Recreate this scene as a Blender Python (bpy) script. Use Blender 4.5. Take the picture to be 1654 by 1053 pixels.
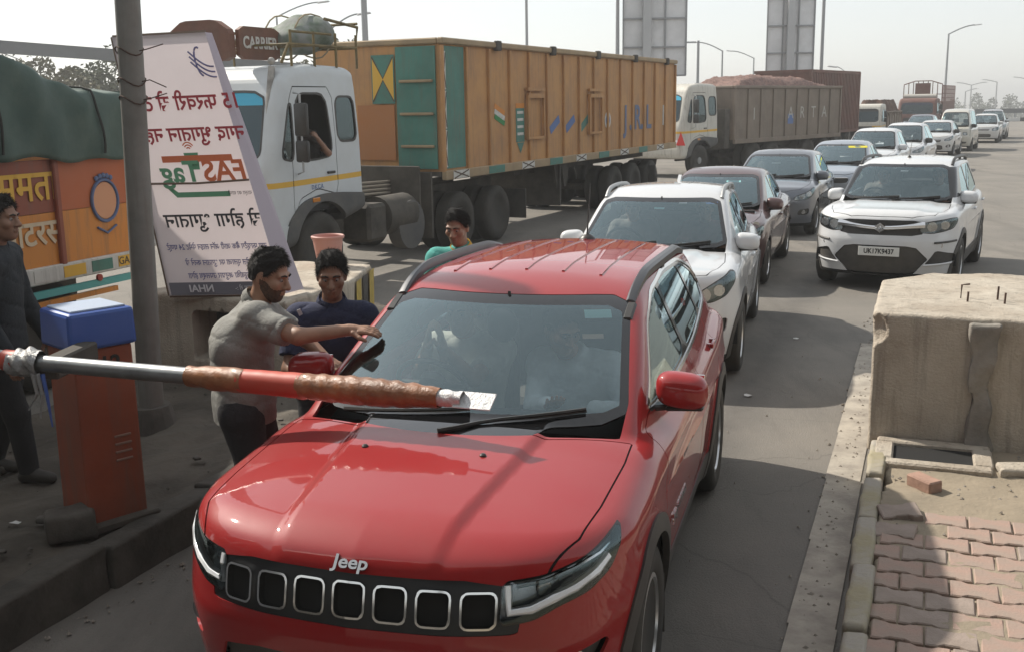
import bpy, bmesh, math, random
import numpy as np
from mathutils import Matrix, Vector
R = math.radians
random.seed(7)
rng = np.random.default_rng(7)
S = bpy.context.scene
for o in list(bpy.data.objects):
    bpy.data.objects.remove(o)

# ---------------------------------------------------------------- camera
CAM_H = 2.433
cd = bpy.data.cameras.new('camera')
cam = bpy.data.objects.new('camera', cd)
S.collection.objects.link(cam)
cd.sensor_width = 36.0
cd.lens = 37.44
cd.clip_start = 0.05
cd.clip_end = 6000
cam.matrix_world = Matrix.Translation((0, 0, CAM_H)) @ Matrix.Rotation(math.pi/2 - 0.205, 4, 'X') @ Matrix.Rotation(-0.016, 4, 'Z')
S.camera = cam

# ---------------------------------------------------------------- sky and sun
SUN_AZ = R(-50)      # measured from +Y (view direction) towards +X; negative = left
SUN_EL = R(41)
w = bpy.data.worlds.new('World'); S.world = w; w.use_nodes = True
nt = w.node_tree; nt.nodes.clear()
sky = nt.nodes.new('ShaderNodeTexSky'); sky.sky_type = 'NISHITA'; sky.sun_disc = False
sky.sun_elevation = SUN_EL; sky.sun_rotation = SUN_AZ
sky.altitude = 200; sky.air_density = 1.0; sky.dust_density = 0.9; sky.ozone_density = 1.0
hsv = nt.nodes.new('ShaderNodeHueSaturation'); hsv.inputs['Saturation'].default_value = 0.45
bg = nt.nodes.new('ShaderNodeBackground'); bg.inputs['Strength'].default_value = 0.108
out = nt.nodes.new('ShaderNodeOutputWorld')
# thick winter haze evens the whole dome out towards one pale tone
hmix = nt.nodes.new('ShaderNodeMix'); hmix.data_type = 'RGBA'; hmix.inputs[0].default_value = 0.5; hmix.inputs[7].default_value = (5.7, 5.85, 5.8, 1)
nt.links.new(sky.outputs[0], hsv.inputs['Color']); nt.links.new(hsv.outputs[0], hmix.inputs[6]); nt.links.new(hmix.outputs[2], bg.inputs['Color'])
nt.links.new(bg.outputs[0], out.inputs['Surface'])
sl = bpy.data.lights.new('sun', 'SUN'); sl.energy = 3.7; sl.angle = R(0.9); sl.color = (1.0, 0.93, 0.82)
so = bpy.data.objects.new('sun', sl); S.collection.objects.link(so)
sd = Vector((math.sin(SUN_AZ)*math.cos(SUN_EL), math.cos(SUN_AZ)*math.cos(SUN_EL), math.sin(SUN_EL)))
so.rotation_euler = sd.to_track_quat('Z', 'Y').to_euler()
so.location = sd*60
S.view_settings.view_transform = 'Standard'; S.view_settings.look = 'None'
S.view_settings.exposure = 0.6; S.view_settings.gamma = 1.0
S.render.engine = 'CYCLES'
S.cycles.use_denoising = True
S.cycles.max_bounces = 8; S.cycles.transparent_max_bounces = 12
S.cycles.caustics_reflective = False; S.cycles.caustics_refractive = False

# ---------------------------------------------------------------- materials
MATS = {}
def mat(name, col=(.5,.5,.5), rough=.5, metal=0.0, var=0.0, vscale=3.0, col2=None, bump=0.0, bscale=40.0, coat=0.0,
        trans=0.0, emit=0.0, dust=0.0, spec=.5, streak=False, dustcol=(.33,.29,.23)):
    if name in MATS: return MATS[name]
    m = bpy.data.materials.new(name); m.use_nodes = True
    nt = m.node_tree; b = nt.nodes['Principled BSDF']
    b.inputs['Base Color'].default_value = (*col, 1); b.inputs['Roughness'].default_value = rough
    b.inputs['Metallic'].default_value = metal; b.inputs['Coat Weight'].default_value = coat
    b.inputs['Coat Roughness'].default_value = .03; b.inputs['Specular IOR Level'].default_value = spec
    if trans: b.inputs['Transmission Weight'].default_value = trans
    if emit:
        b.inputs['Emission Color'].default_value = (*col, 1); b.inputs['Emission Strength'].default_value = emit
    cur = None
    tc = nt.nodes.new('ShaderNodeTexCoord')
    def noise(scale, detail=6, rough=.6, stretch=None):
        n = nt.nodes.new('ShaderNodeTexNoise'); n.inputs['Scale'].default_value = scale
        n.inputs['Detail'].default_value = detail; n.inputs['Roughness'].default_value = rough
        if stretch:
            mp = nt.nodes.new('ShaderNodeMapping'); mp.inputs['Scale'].default_value = stretch
            nt.links.new(tc.outputs['Object'], mp.inputs['Vector']); nt.links.new(mp.outputs[0], n.inputs['Vector'])
        else: nt.links.new(tc.outputs['Object'], n.inputs['Vector'])
        return n
    def mix(fac, a, c):
        mx = nt.nodes.new('ShaderNodeMix'); mx.data_type = 'RGBA'
        nt.links.new(fac, mx.inputs[0])
        for i, v in ((6, a), (7, c)):
            if hasattr(v, 'is_linked'): nt.links.new(v, mx.inputs[i])
            else: mx.inputs[i].default_value = (*v, 1)
        return mx.outputs[2]
    def ramp(sock, lo, hi):
        r = nt.nodes.new('ShaderNodeMapRange'); r.inputs[1].default_value = lo; r.inputs[2].default_value = hi
        nt.links.new(sock, r.inputs[0]); return r.outputs[0]
    base = col
    if var:
        n = noise(vscale)
        c2 = col2 if col2 else tuple(c*(1-var) for c in col)
        base = mix(ramp(n.outputs[0], .38, .66), col, c2)
    if streak:
        n = noise(5, 5, .65, (3, 3, .25))
        fac = nt.nodes.new('ShaderNodeMath'); fac.operation = 'MULTIPLY'; fac.inputs[1].default_value = .55
        nt.links.new(ramp(n.outputs[0], .5, .78), fac.inputs[0])
        base = mix(fac.outputs[0], base, (.10,.08,.06))
    if dust:
        n = noise(2.2, 8, .7)
        fac = nt.nodes.new('ShaderNodeMath'); fac.operation = 'MULTIPLY'; fac.inputs[1].default_value = dust
        nt.links.new(ramp(n.outputs[0], .25, .75), fac.inputs[0])
        base = mix(fac.outputs[0], base, dustcol)
        ra = nt.nodes.new('ShaderNodeMapRange'); ra.inputs[3].default_value = max(rough-.08, 0); ra.inputs[4].default_value = min(rough+.15, 1)
        nt.links.new(n.outputs[0], ra.inputs[0]); nt.links.new(ra.outputs[0], b.inputs['Roughness'])
    if hasattr(base, 'is_linked'): nt.links.new(base, b.inputs['Base Color'])
    if bump:
        n = noise(bscale, 8, .65)
        bp = nt.nodes.new('ShaderNodeBump'); bp.inputs['Strength'].default_value = bump; bp.inputs['Distance'].default_value = .02
        nt.links.new(n.outputs[0], bp.inputs['Height']); nt.links.new(bp.outputs[0], b.inputs['Normal'])
    MATS[name] = m
    return m

def glass_mat(name, tint=(.5,.56,.55), rough=.02, gain=1.0):
    """thin automotive glass: tinted see-through plus a Fresnel reflection"""
    if name in MATS: return MATS[name]
    m = bpy.data.materials.new(name); m.use_nodes = True
    nt = m.node_tree; nt.nodes.clear()
    o = nt.nodes.new('ShaderNodeOutputMaterial')
    t = nt.nodes.new('ShaderNodeBsdfTransparent'); t.inputs[0].default_value = (*tint, 1)
    g = nt.nodes.new('ShaderNodeBsdfGlossy'); g.inputs['Roughness'].default_value = rough; g.inputs['Color'].default_value = (.76, .95, 1.0, 1)
    d = nt.nodes.new('ShaderNodeBsdfDiffuse'); d.inputs[0].default_value = (.30, .33, .34, 1)
    f = nt.nodes.new('ShaderNodeFresnel'); f.inputs[0].default_value = 1.52
    k = nt.nodes.new('ShaderNodeMath'); k.operation = 'MULTIPLY'; k.inputs[1].default_value = 1.8*gain; k.use_clamp = True
    nt.links.new(f.outputs[0], k.inputs[0])
    md = nt.nodes.new('ShaderNodeMixShader'); md.inputs[0].default_value = .010
    nt.links.new(t.outputs[0], md.inputs[1]); nt.links.new(d.outputs[0], md.inputs[2])
    mx = nt.nodes.new('ShaderNodeMixShader')
    nt.links.new(k.outputs[0], mx.inputs[0]); nt.links.new(md.outputs[0], mx.inputs[1]); nt.links.new(g.outputs[0], mx.inputs[2])
    nt.links.new(mx.outputs[0], o.inputs['Surface'])
    MATS[name] = m
    return m

# ---------------------------------------------------------------- object helpers
def link(o): S.collection.objects.link(o); return o
def tag(o, label=None, cat=None, group=None, kind=None):
    if label: o['label'] = label
    if cat: o['category'] = cat
    if group: o['group'] = group
    if kind: o['kind'] = kind
    return o
def thing(name, label, cat, loc=(0,0,0), rz=0.0, group=None):
    o = bpy.data.objects.new(name, None); link(o); o.empty_display_size = .2
    o.location = loc; o.rotation_euler = (0, 0, rz)
    return tag(o, label, cat, group)
def npmesh(name, V, F, m, parent=None, N=None, smooth=True):
    V = np.asarray(V, dtype=np.float32); F = np.asarray(F, dtype=np.int32)
    me = bpy.data.meshes.new(name)
    k = F.shape[1] if len(F) else 3
    me.vertices.add(len(V)); me.vertices.foreach_set('co', V.ravel())
    me.loops.add(len(F)*k); me.loops.foreach_set('vertex_index', F.ravel())
    me.polygons.add(len(F)); me.polygons.foreach_set('loop_start', np.arange(0, len(F)*k, k, dtype=np.int32))
    me.polygons.foreach_set('loop_total', np.full(len(F), k, dtype=np.int32))
    me.polygons.foreach_set('use_smooth', np.full(len(F), smooth, dtype=bool))
    me.update(calc_edges=True)
    me.validate(clean_customdata=False)
    if N is not None and len(me.vertices) == len(V): me.normals_split_custom_set_from_vertices(np.asarray(N, dtype=np.float32))
    me.materials.append(m)
    o = bpy.data.objects.new(name, me); link(o); o.parent = parent
    return o
class MB:
    """collects simple solids into one mesh"""
    def __init__(s): s.bm = bmesh.new()
    def box(s, c, d, rot=None, bev=0.0, taper=None, seg=1):
        r = bmesh.ops.create_cube(s.bm, size=1.0); vs = r['verts']
        for v in vs:
            if taper and v.co.z > 0: v.co.x *= taper[0]; v.co.y *= taper[1]
            v.co = Vector((v.co.x*d[0], v.co.y*d[1], v.co.z*d[2]))
        if bev:
            es = list({e for v in vs for e in v.link_edges})
            rb = bmesh.ops.bevel(s.bm, geom=es, offset=bev, segments=seg, affect='EDGES', profile=.5)
            vs = list({v for f in rb['faces'] for v in f.verts} | {v for v in vs if v.is_valid})
        M = Matrix.Translation(c) @ (rot if rot else Matrix.Identity(4))
        for v in vs: v.co = M @ v.co
        return s
    def cyl(s, a, b, r, r2=None, n=12, cap=True):
        a = Vector(a); b = Vector(b); d = b-a
        M = Matrix.Translation((a+b)/2) @ d.to_track_quat('Z', 'Y').to_matrix().to_4x4()
        bmesh.ops.create_cone(s.bm, cap_ends=cap, segments=n, radius1=r, radius2=r if r2 is None else r2, depth=max(d.length, 1e-5), matrix=M)
        return s
    def tube(s, pts, r, n=8, closed=False):
        pts = [Vector(p) for p in pts]; rings = []
        N = len(pts); up = Vector((0, 0, 1))
        for i, p in enumerate(pts):
            a = pts[(i-1) % N] if (i or closed) else p; b = pts[(i+1) % N] if (i < N-1 or closed) else p
            t = (b-a).normalized()
            x = t.cross(up) if abs(t.dot(up)) < .95 else t.cross(Vector((1, 0, 0)))
            x.normalize(); y = x.cross(t)
            rr = r[i] if isinstance(r, (list, tuple)) else r
            rings.append([s.bm.verts.new(p + x*math.cos(q)*rr + y*math.sin(q)*rr) for q in [2*math.pi*k/n for k in range(n)]])
        for i in range(N if closed else N-1):
            A, B = rings[i], rings[(i+1) % N]
            for k in range(n): s.bm.faces.new((A[k], A[(k+1) % n], B[(k+1) % n], B[k]))
        if not closed: s.bm.faces.new(rings[0][::-1]); s.bm.faces.new(rings[-1])
        return s
    def prism(s, poly, a, b, f):
        """polygon (2-D list) swept from a to b; f(u, v, t) gives the 3-D point"""
        A = [s.bm.verts.new(f(u, v, a)) for u, v in poly]; B = [s.bm.verts.new(f(u, v, b)) for u, v in poly]
        n = len(poly)
        s.bm.faces.new(A[::-1]); s.bm.faces.new(B)
        for i in range(n): s.bm.faces.new((A[i], A[(i+1) % n], B[(i+1) % n], B[i]))
        return s
    def lathe(s, prof, c=(0,0,0), axis='Z', n=24):
        rings = []
        for r, h in prof:
            ring = []
            for k in range(n):
                q = 2*math.pi*k/n; a, b = r*math.cos(q), r*math.sin(q)
                p = {'Z': (a, b, h), 'X': (h, a, b), 'Y': (a, h, b)}[axis]
                ring.append(s.bm.verts.new(Vector(p)+Vector(c)))
            rings.append(ring)
        for A, B in zip(rings, rings[1:]):
            for k in range(n): s.bm.faces.new((A[k], A[(k+1) % n], B[(k+1) % n], B[k]))
        if prof[0][0] > 1e-4: s.bm.faces.new(rings[0][::-1])
        if prof[-1][0] > 1e-4: s.bm.faces.new(rings[-1])
        return s
    def face(s, pts): s.bm.faces.new([s.bm.verts.new(p) for p in pts]); return s
    def sphere(s, c, r, n=16, sc=(1,1,1)):
        M = Matrix.Translation(c) @ Matrix.Diagonal((*sc, 1))
        bmesh.ops.create_uvsphere(s.bm, u_segments=n, v_segments=max(6, n//2), radius=r, matrix=M); return s
    def build(s, name, m, parent=None, smooth=False, loc=None, rot=None, angle=35):
        bmesh.ops.remove_doubles(s.bm, verts=s.bm.verts, dist=1e-6)
        bmesh.ops.recalc_face_normals(s.bm, faces=s.bm.faces)
        me = bpy.data.meshes.new(name); s.bm.to_mesh(me); s.bm.free()
        for mm in (m if isinstance(m, (list, tuple)) else [m]): me.materials.append(mm)
        o = bpy.data.objects.new(name, me); link(o); o.parent = parent
        if loc is not None: o.location = loc
        if rot is not None: o.rotation_euler = rot
        if smooth:
            for p in me.polygons: p.use_smooth = True
            me.set_sharp_from_angle(angle=R(angle))
        return o
def copy_tree(o, parent=None, loc=None, rz=None):
    c = o.copy(); link(c); c.parent = parent
    if loc is not None: c.location = loc
    if rz is not None: c.rotation_euler = (0, 0, rz)
    for ch in list(o.children): copy_tree(ch, c)
    return c
def text_mesh(name, body, size, m, parent=None, M=None, depth=.002, align='CENTER', sx=1.0, mirror=False, bold=0.0, space=1.0, res=4):
    cu = bpy.data.curves.new(name, 'FONT'); cu.body = body; cu.size = size; cu.align_x = align; cu.align_y = 'CENTER'
    cu.extrude = depth; cu.offset = bold; cu.space_character = space; cu.resolution_u = res
    t = bpy.data.objects.new(name, cu)
    me = bpy.data.meshes.new_from_object(t)
    bpy.data.objects.remove(t)
    T = Matrix.Diagonal((-sx if mirror else sx, 1, 1, 1))
    me.transform((M if M else Matrix.Identity(4)) @ T)
    if mirror: me.flip_normals()
    me.materials.clear(); me.materials.append(m)
    me.name = name
    o = bpy.data.objects.new(name, me); link(o); o.parent = parent
    return o
def frame_mat(o, xdir, ydir):
    """matrix whose local x, y run along xdir, ydir from origin o"""
    x = Vector(xdir).normalized(); y = Vector(ydir); y = (y - x*x.dot(y)).normalized(); z = x.cross(y)
    M = Matrix((x, y, z)).transposed().to_4x4(); M.translation = o
    return M

# ---------------------------------------------------------------- curves, signed distances, surface nets
def cv(*pts):
    """smooth monotone curve through points -> fast lookup"""
    p = np.array(pts, float); x, y = p[:, 0], p[:, 1]
    h = np.diff(x); d = np.diff(y)/h; m = np.zeros_like(y)
    if len(x) > 2:
        w1 = 2*h[1:]+h[:-1]; w2 = h[1:]+2*h[:-1]
        ok = d[:-1]*d[1:] > 0
        m[1:-1] = np.where(ok, (w1+w2)/np.where(ok, w1/np.where(d[:-1] == 0, 1, d[:-1])+w2/np.where(d[1:] == 0, 1, d[1:]), 1), 0)
    m[0] = d[0]; m[-1] = d[-1]
    X = np.linspace(x[0], x[-1], 600); i = np.clip(np.searchsorted(x, X)-1, 0, len(h)-1)
    t = (X-x[i])/h[i]; t2 = t*t; t3 = t2*t
    Y = (2*t3-3*t2+1)*y[i]+(t3-2*t2+t)*h[i]*m[i]+(-2*t3+3*t2)*y[i+1]+(t3-t2)*h[i]*m[i+1]
    return lambda q: np.interp(q, X, Y)
def smax(a, b, k):
    h = np.maximum(k-np.abs(a-b), 0)/k
    return np.maximum(a, b)+h*h*k*.25
def smin(a, b, k): return -smax(-a, -b, k)
def chaikin(poly, it=2, amt=.25):
    p = np.array(poly, float)
    for _ in range(it):
        q = np.roll(p, -1, 0)
        p = np.stack([p*(1-amt)+q*amt, p*amt+q*(1-amt)], 1).reshape(-1, 2)
    return p
def sdpoly(px, py, poly):
    p = np.array(poly, float); d = np.full(px.shape, 1e9); s = np.ones(px.shape)
    n = len(p)
    for i in range(n):
        a = p[i]; b = p[i-1]; ex, ey = b-a
        wx = px-a[0]; wy = py-a[1]
        t = np.clip((wx*ex+wy*ey)/(ex*ex+ey*ey+1e-12), 0, 1)
        d = np.minimum(d, (wx-ex*t)**2+(wy-ey*t)**2)
        c1 = py >= a[1]; c2 = py < b[1]; c3 = ex*wy > ey*wx
        flip = (c1 & c2 & c3) | (~c1 & ~c2 & ~c3)
        s = np.where(flip, -s, s)
    return s*np.sqrt(d)
def snet(F, lo, hi, h, newton=3, lip=2.0):
    """surface nets of F=0 with vertices pulled onto the surface; returns V, quads, N"""
    ax = [np.arange(lo[i], hi[i]+h, h) for i in range(3)]
    B = 4; n = [len(a) for a in ax]; nb = [-(-q//B) for q in n]
    cx = [lo[i]+(np.arange(nb[i])*B+(B-1)/2)*h for i in range(3)]
    CX, CY, CZ = np.meshgrid(*cx, indexing='ij')
    Fc = F(CX.ravel(), CY.ravel(), CZ.ravel()).reshape(nb)
    near = np.abs(Fc) < lip*B*h*.87
    up = lambda A: A.repeat(B, 0).repeat(B, 1).repeat(B, 2)[:n[0], :n[1], :n[2]]
    D = np.where(up(Fc) < 0, -1.0, 1.0).astype(np.float32); ip = np.argwhere(up(near))
    D[ip[:, 0], ip[:, 1], ip[:, 2]] = F(ax[0][ip[:, 0]], ax[1][ip[:, 1]], ax[2][ip[:, 2]])
    s = D < 0
    n = D.shape
    off = [(i, j, k) for i in (0, 1) for j in (0, 1) for k in (0, 1)]
    cnt = np.zeros((n[0]-1, n[1]-1, n[2]-1), np.int8)
    for i, j, k in off: cnt += s[i:n[0]-1+i, j:n[1]-1+j, k:n[2]-1+k]
    act = (cnt > 0) & (cnt < 8)
    idx = np.full(act.shape, -1, np.int64); c = np.argwhere(act); idx[act] = np.arange(len(c))
    acc = np.zeros((len(c), 3)); num = np.zeros(len(c))
    for a in off:
        for d in range(3):
            if a[d]: continue
            b = list(a); b[d] = 1
            va = D[c[:, 0]+a[0], c[:, 1]+a[1], c[:, 2]+a[2]]; vb = D[c[:, 0]+b[0], c[:, 1]+b[1], c[:, 2]+b[2]]
            x = (va < 0) != (vb < 0)
            t = np.where(x, va/np.where(x, va-vb, 1), 0)
            p = np.tile(np.array(a, float), (len(c), 1)); p[:, d] += t
            acc += np.where(x[:, None], p, 0); num += x
    V = np.array(lo)+(c+acc/num[:, None])*h
    e = h*.05
    def grad(V):
        x, y, z = V.T
        return np.stack([F(x+e, y, z)-F(x-e, y, z), F(x, y+e, z)-F(x, y-e, z), F(x, y, z+e)-F(x, y, z-e)], 1)/(2*e)
    for _ in range(newton):
        g = grad(V); f = F(*V.T)
        st = f[:, None]*g/np.maximum((g*g).sum(1), 1e-3)[:, None]
        l = np.linalg.norm(st, axis=1); st *= np.minimum(1, .5*h/np.maximum(l, 1e-9))[:, None]
        V = V-st
    g = grad(V); N = g/np.maximum(np.linalg.norm(g, axis=1), 1e-9)[:, None]
    Q = []
    for d in range(3):
        sl0 = [slice(None)]*3; sl1 = [slice(None)]*3
        sl0[d] = slice(0, n[d]-1); sl1[d] = slice(1, n[d])
        ch = s[tuple(sl0)] != s[tuple(sl1)]
        u, v = [q for q in range(3) if q != d]
        P = np.argwhere(ch)
        P = P[(P[:, u] > 0) & (P[:, v] > 0) & (P[:, u] < n[u]-1) & (P[:, v] < n[v]-1)]
        def at(du, dv):
            q = P.copy(); q[:, u] += du; q[:, v] += dv
            return idx[q[:, 0], q[:, 1], q[:, 2]]
        quad = np.stack([at(-1, -1), at(0, -1), at(0, 0), at(-1, 0)], 1)
        flip = s[P[:, 0], P[:, 1], P[:, 2]]
        if d == 1: flip = ~flip
        quad[~flip] = quad[~flip][:, ::-1]
        Q.append(quad)
    Q = np.concatenate(Q)
    fn = np.cross(V[Q[:, 2]]-V[Q[:, 0]], V[Q[:, 3]]-V[Q[:, 1]])
    bad = (fn*N[Q].sum(1)).sum(1) < 0
    Q[bad] = Q[bad][:, ::-1]
    return V, Q, N
class Shell:
    """a surface that is cut into panels along level sets"""
    def __init__(s, V, Q, N):
        s.V, s.N = V, N
        s.parts = {'body': np.concatenate([Q[:, [0, 1, 2]], Q[:, [0, 2, 3]]])}
    def cut(s, src, g, name=None):
        T = s.parts[src]
        if not len(T): s.parts.setdefault(name, T); return
        used = np.unique(T); gv = np.full(len(s.V), 1.0)
        gv[used] = g(*s.V[used].T)
        gv = np.where(np.abs(gv) < 1e-5, 1e-5, gv)
        ins = gv < 0; k = ins[T].sum(1)
        Tin = [T[k == 3]]; Tout = [T[k == 0]]
        M = T[(k == 1) | (k == 2)]
        if len(M):
            I = ins[M]; k1 = I.sum(1) == 1
            lone = np.where(k1[:, None], I, ~I).argmax(1)
            r = np.arange(len(M)); A, B, C = M[r, lone], M[r, (lone+1) % 3], M[r, (lone+2) % 3]
            E = np.concatenate([np.stack([A, B], 1), np.stack([A, C], 1)]); E.sort(1)
            U, inv = np.unique(E, axis=0, return_inverse=True); inv = inv.ravel()
            t = gv[U[:, 0]]/(gv[U[:, 0]]-gv[U[:, 1]])
            nv = s.V[U[:, 0]]*(1-t)[:, None]+s.V[U[:, 1]]*t[:, None]
            nn = s.N[U[:, 0]]*(1-t)[:, None]+s.N[U[:, 1]]*t[:, None]
            nn /= np.maximum(np.linalg.norm(nn, axis=1), 1e-9)[:, None]
            b = len(s.V); s.V = np.concatenate([s.V, nv]); s.N = np.concatenate([s.N, nn])
            AB, AC = inv[:len(M)]+b, inv[len(M):]+b
            one = np.stack([A, AB, AC], 1)
            two = np.concatenate([np.stack([AB, B, C], 1), np.stack([AB, C, AC], 1)]); k2 = np.concatenate([k1, k1])
            Tin += [one[k1], two[~k2]]; Tout += [one[~k1], two[k2]]
        s.parts[src] = np.concatenate(Tout)
        if name:
            Tn = np.concatenate(Tin)
            s.parts[name] = np.concatenate([s.parts[name], Tn]) if name in s.parts else Tn
    def ring(s, src, g, width, name):
        """take a narrow strip along the line g=0 out of src"""
        s.cut(src, lambda x, y, z: g(x, y, z)-width, '_in'); s.cut('_in', g_neg(g, width), name)
        s.parts[src] = np.concatenate([s.parts[src], s.parts.pop('_in')])
    def build(s, part, name, m, parent, off=0.0, skirt=.012, sel=None, largest=False):
        T = s.parts.get(part)
        if T is None or not len(T): return None
        if largest:
            lab = np.arange(len(s.V))
            while True:
                mn = lab[T].min(1); new = lab.copy()
                for c in range(3): np.minimum.at(new, T[:, c], mn)
                new = new[new]
                if (new == lab).all(): break
                lab = new
            v, c = np.unique(lab[T[:, 0]], return_counts=True); T = T[lab[T[:, 0]] == v[c.argmax()]]
        if sel is not None:
            T = T[sel(*s.V[T].mean(1).T)]
            if not len(T): return None
        u, inv = np.unique(T, return_inverse=True); T = inv.reshape(-1, 3)
        V = s.V[u]+s.N[u]*off; N = s.N[u]
        if skirt:
            e = np.concatenate([T[:, [0, 1]], T[:, [1, 2]], T[:, [2, 0]]])
            key = np.sort(e, 1); _, i, c = np.unique(key, axis=0, return_index=True, return_counts=True)
            e = e[i[c == 1]]
            if len(e):
                b = len(V); ev = V[e]; dn = N[e]
                side = np.cross(ev[:, 1]-ev[:, 0], dn[:, 0]); side /= np.maximum(np.linalg.norm(side, axis=1), 1e-9)[:, None]
                P = np.concatenate([ev[:, 0], ev[:, 1], ev[:, 1]-dn[:, 1]*skirt, ev[:, 0]-dn[:, 0]*skirt])
                q = np.arange(len(e)); k = len(e)
                T = np.concatenate([T, np.stack([q+b+k, q+b, q+b+3*k], 1), np.stack([q+b+k, q+b+3*k, q+b+2*k], 1)])
                V = np.concatenate([V, P]); N = np.concatenate([N]+[side]*4)
        return npmesh(name, V, T, m, parent, N)
def g_neg(g, width): return lambda x, y, z: -(g(x, y, z)+width)

# ---------------------------------------------------------------- car maker
M_tyre = mat('tyre rubber', (.018,.018,.018), .8, var=.5, vscale=8, dust=.18, bump=.1)
M_alloy = mat('alloy', (.62,.63,.64), .28, .9, dust=.1)
M_steel = mat('grey wheel paint', (.30,.31,.32), .45, .4, dust=.25)
M_black = mat('black trim', (.015,.015,.016), .38, dust=.12)
M_clad = mat('black cladding', (.028,.028,.03), .55, dust=.25)
M_gloss = mat('gloss black', (.008,.008,.009), .08, coat=.5)
M_cowl = mat('cowl black', (.008,.008,.009), .5)
M_gap = mat('panel gap', (.006,.005,.005), .8)
M_chrome = mat('chrome', (.75,.75,.75), .12, 1.0)
M_dark = mat('dark interior', (.03,.03,.032), .7, var=.3)
M_seat = mat('seat fabric', (.11,.10,.09), .85, var=.3, vscale=12)
M_beige = mat('beige lining', (.50,.47,.42), .8, var=.2)
M_under = mat('underbody', (.012,.012,.012), .9)
M_lens = mat('lamp lens', (.9,.92,.95), .05, trans=.0, coat=1)
M_amber = mat('amber lens', (.55,.20,.02), .15, coat=1)
M_red = mat('red lens', (.45,.01,.01), .15, coat=1)
M_plate = mat('white plate', (.72,.72,.68), .4, dust=.2)
M_ink = mat('black ink', (.01,.01,.01), .5)
G_ws = glass_mat('windscreen glass', (.93,.97,.96), gain=1.6)
G_side = glass_mat('side glass', (.78,.81,.80))
G_lamp = glass_mat('lamp glass', (.93,.94,.95))

def car_shape(k):
    Wp, Sz, Fz, Fx, T = k['Wp'], k['Sz'], k['Fz'], k['Fx'], k['T']
    Rz, ws, wsc, roof, A, tum, rg = k['Rz'], k['ws'], k['wsc'], k['roof'], k['A'], k['tum'], k['rg']
    W = k['W']; wz = k['wr']; wy = (k['fo'], k['fo']+k['wb']); belt = k['belt']
    crown, rc = k['crown'], k['rcrown']
    bul = k.get('bulge'); fl = k.get('flare', .018)
    def F(x, y, z):
        x = np.abs(x)
        side = x-Wp(y)*Sz(z)
        for q in wy:
            d = np.sqrt((y-q)**2+(z-wz)**2)
            side = side-fl*np.exp(-((d-wz*1.12)/.11)**2)
        if k.get('crease'): side = side-k['crease'][1]*np.exp(-np.abs((z-k['crease'][0](y))/.05)**1.5)
        u = x/W
        top = z-(T(y)-crown*(.45*u**2+.55*u**6))
        if bul:
            xc = bul[0](y); t = np.clip((xc+bul[2]-x)/(2*bul[2]), 0, 1)
            top = top-bul[1]*(t*t*(3-2*t))*np.clip((k['cowl'][0]+.25-y)*4, 0, 1)
        front = (Fz(z)+Fx(x))-y
        rear = y-(Rz(z)-.09*u**4)
        b = smax(side, front, .10)
        b = smax(b, rear, .10)
        b = smax(b, top, k.get('kt', .09))
        b = smax(b, k['bot']-z, .04)
        gs = (x-(A(y)-(z-belt)*tum))*.93
        gw = ((ws(z)+wsc*(x/.7)**2)-y)*.55
        gr = z-(roof(y)-rc*(x/.6)**2)
        gb = (y-(rg(z)-.06*(x/.6)**4))*.85
        g = smax(gs, gw, .05)
        g = smax(g, gb, .06)
        g = smax(g, gr, k.get('kr', .08))
        g = np.maximum(g, belt-.25-z)
        return smin(b, g, .025)
    return F
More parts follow.
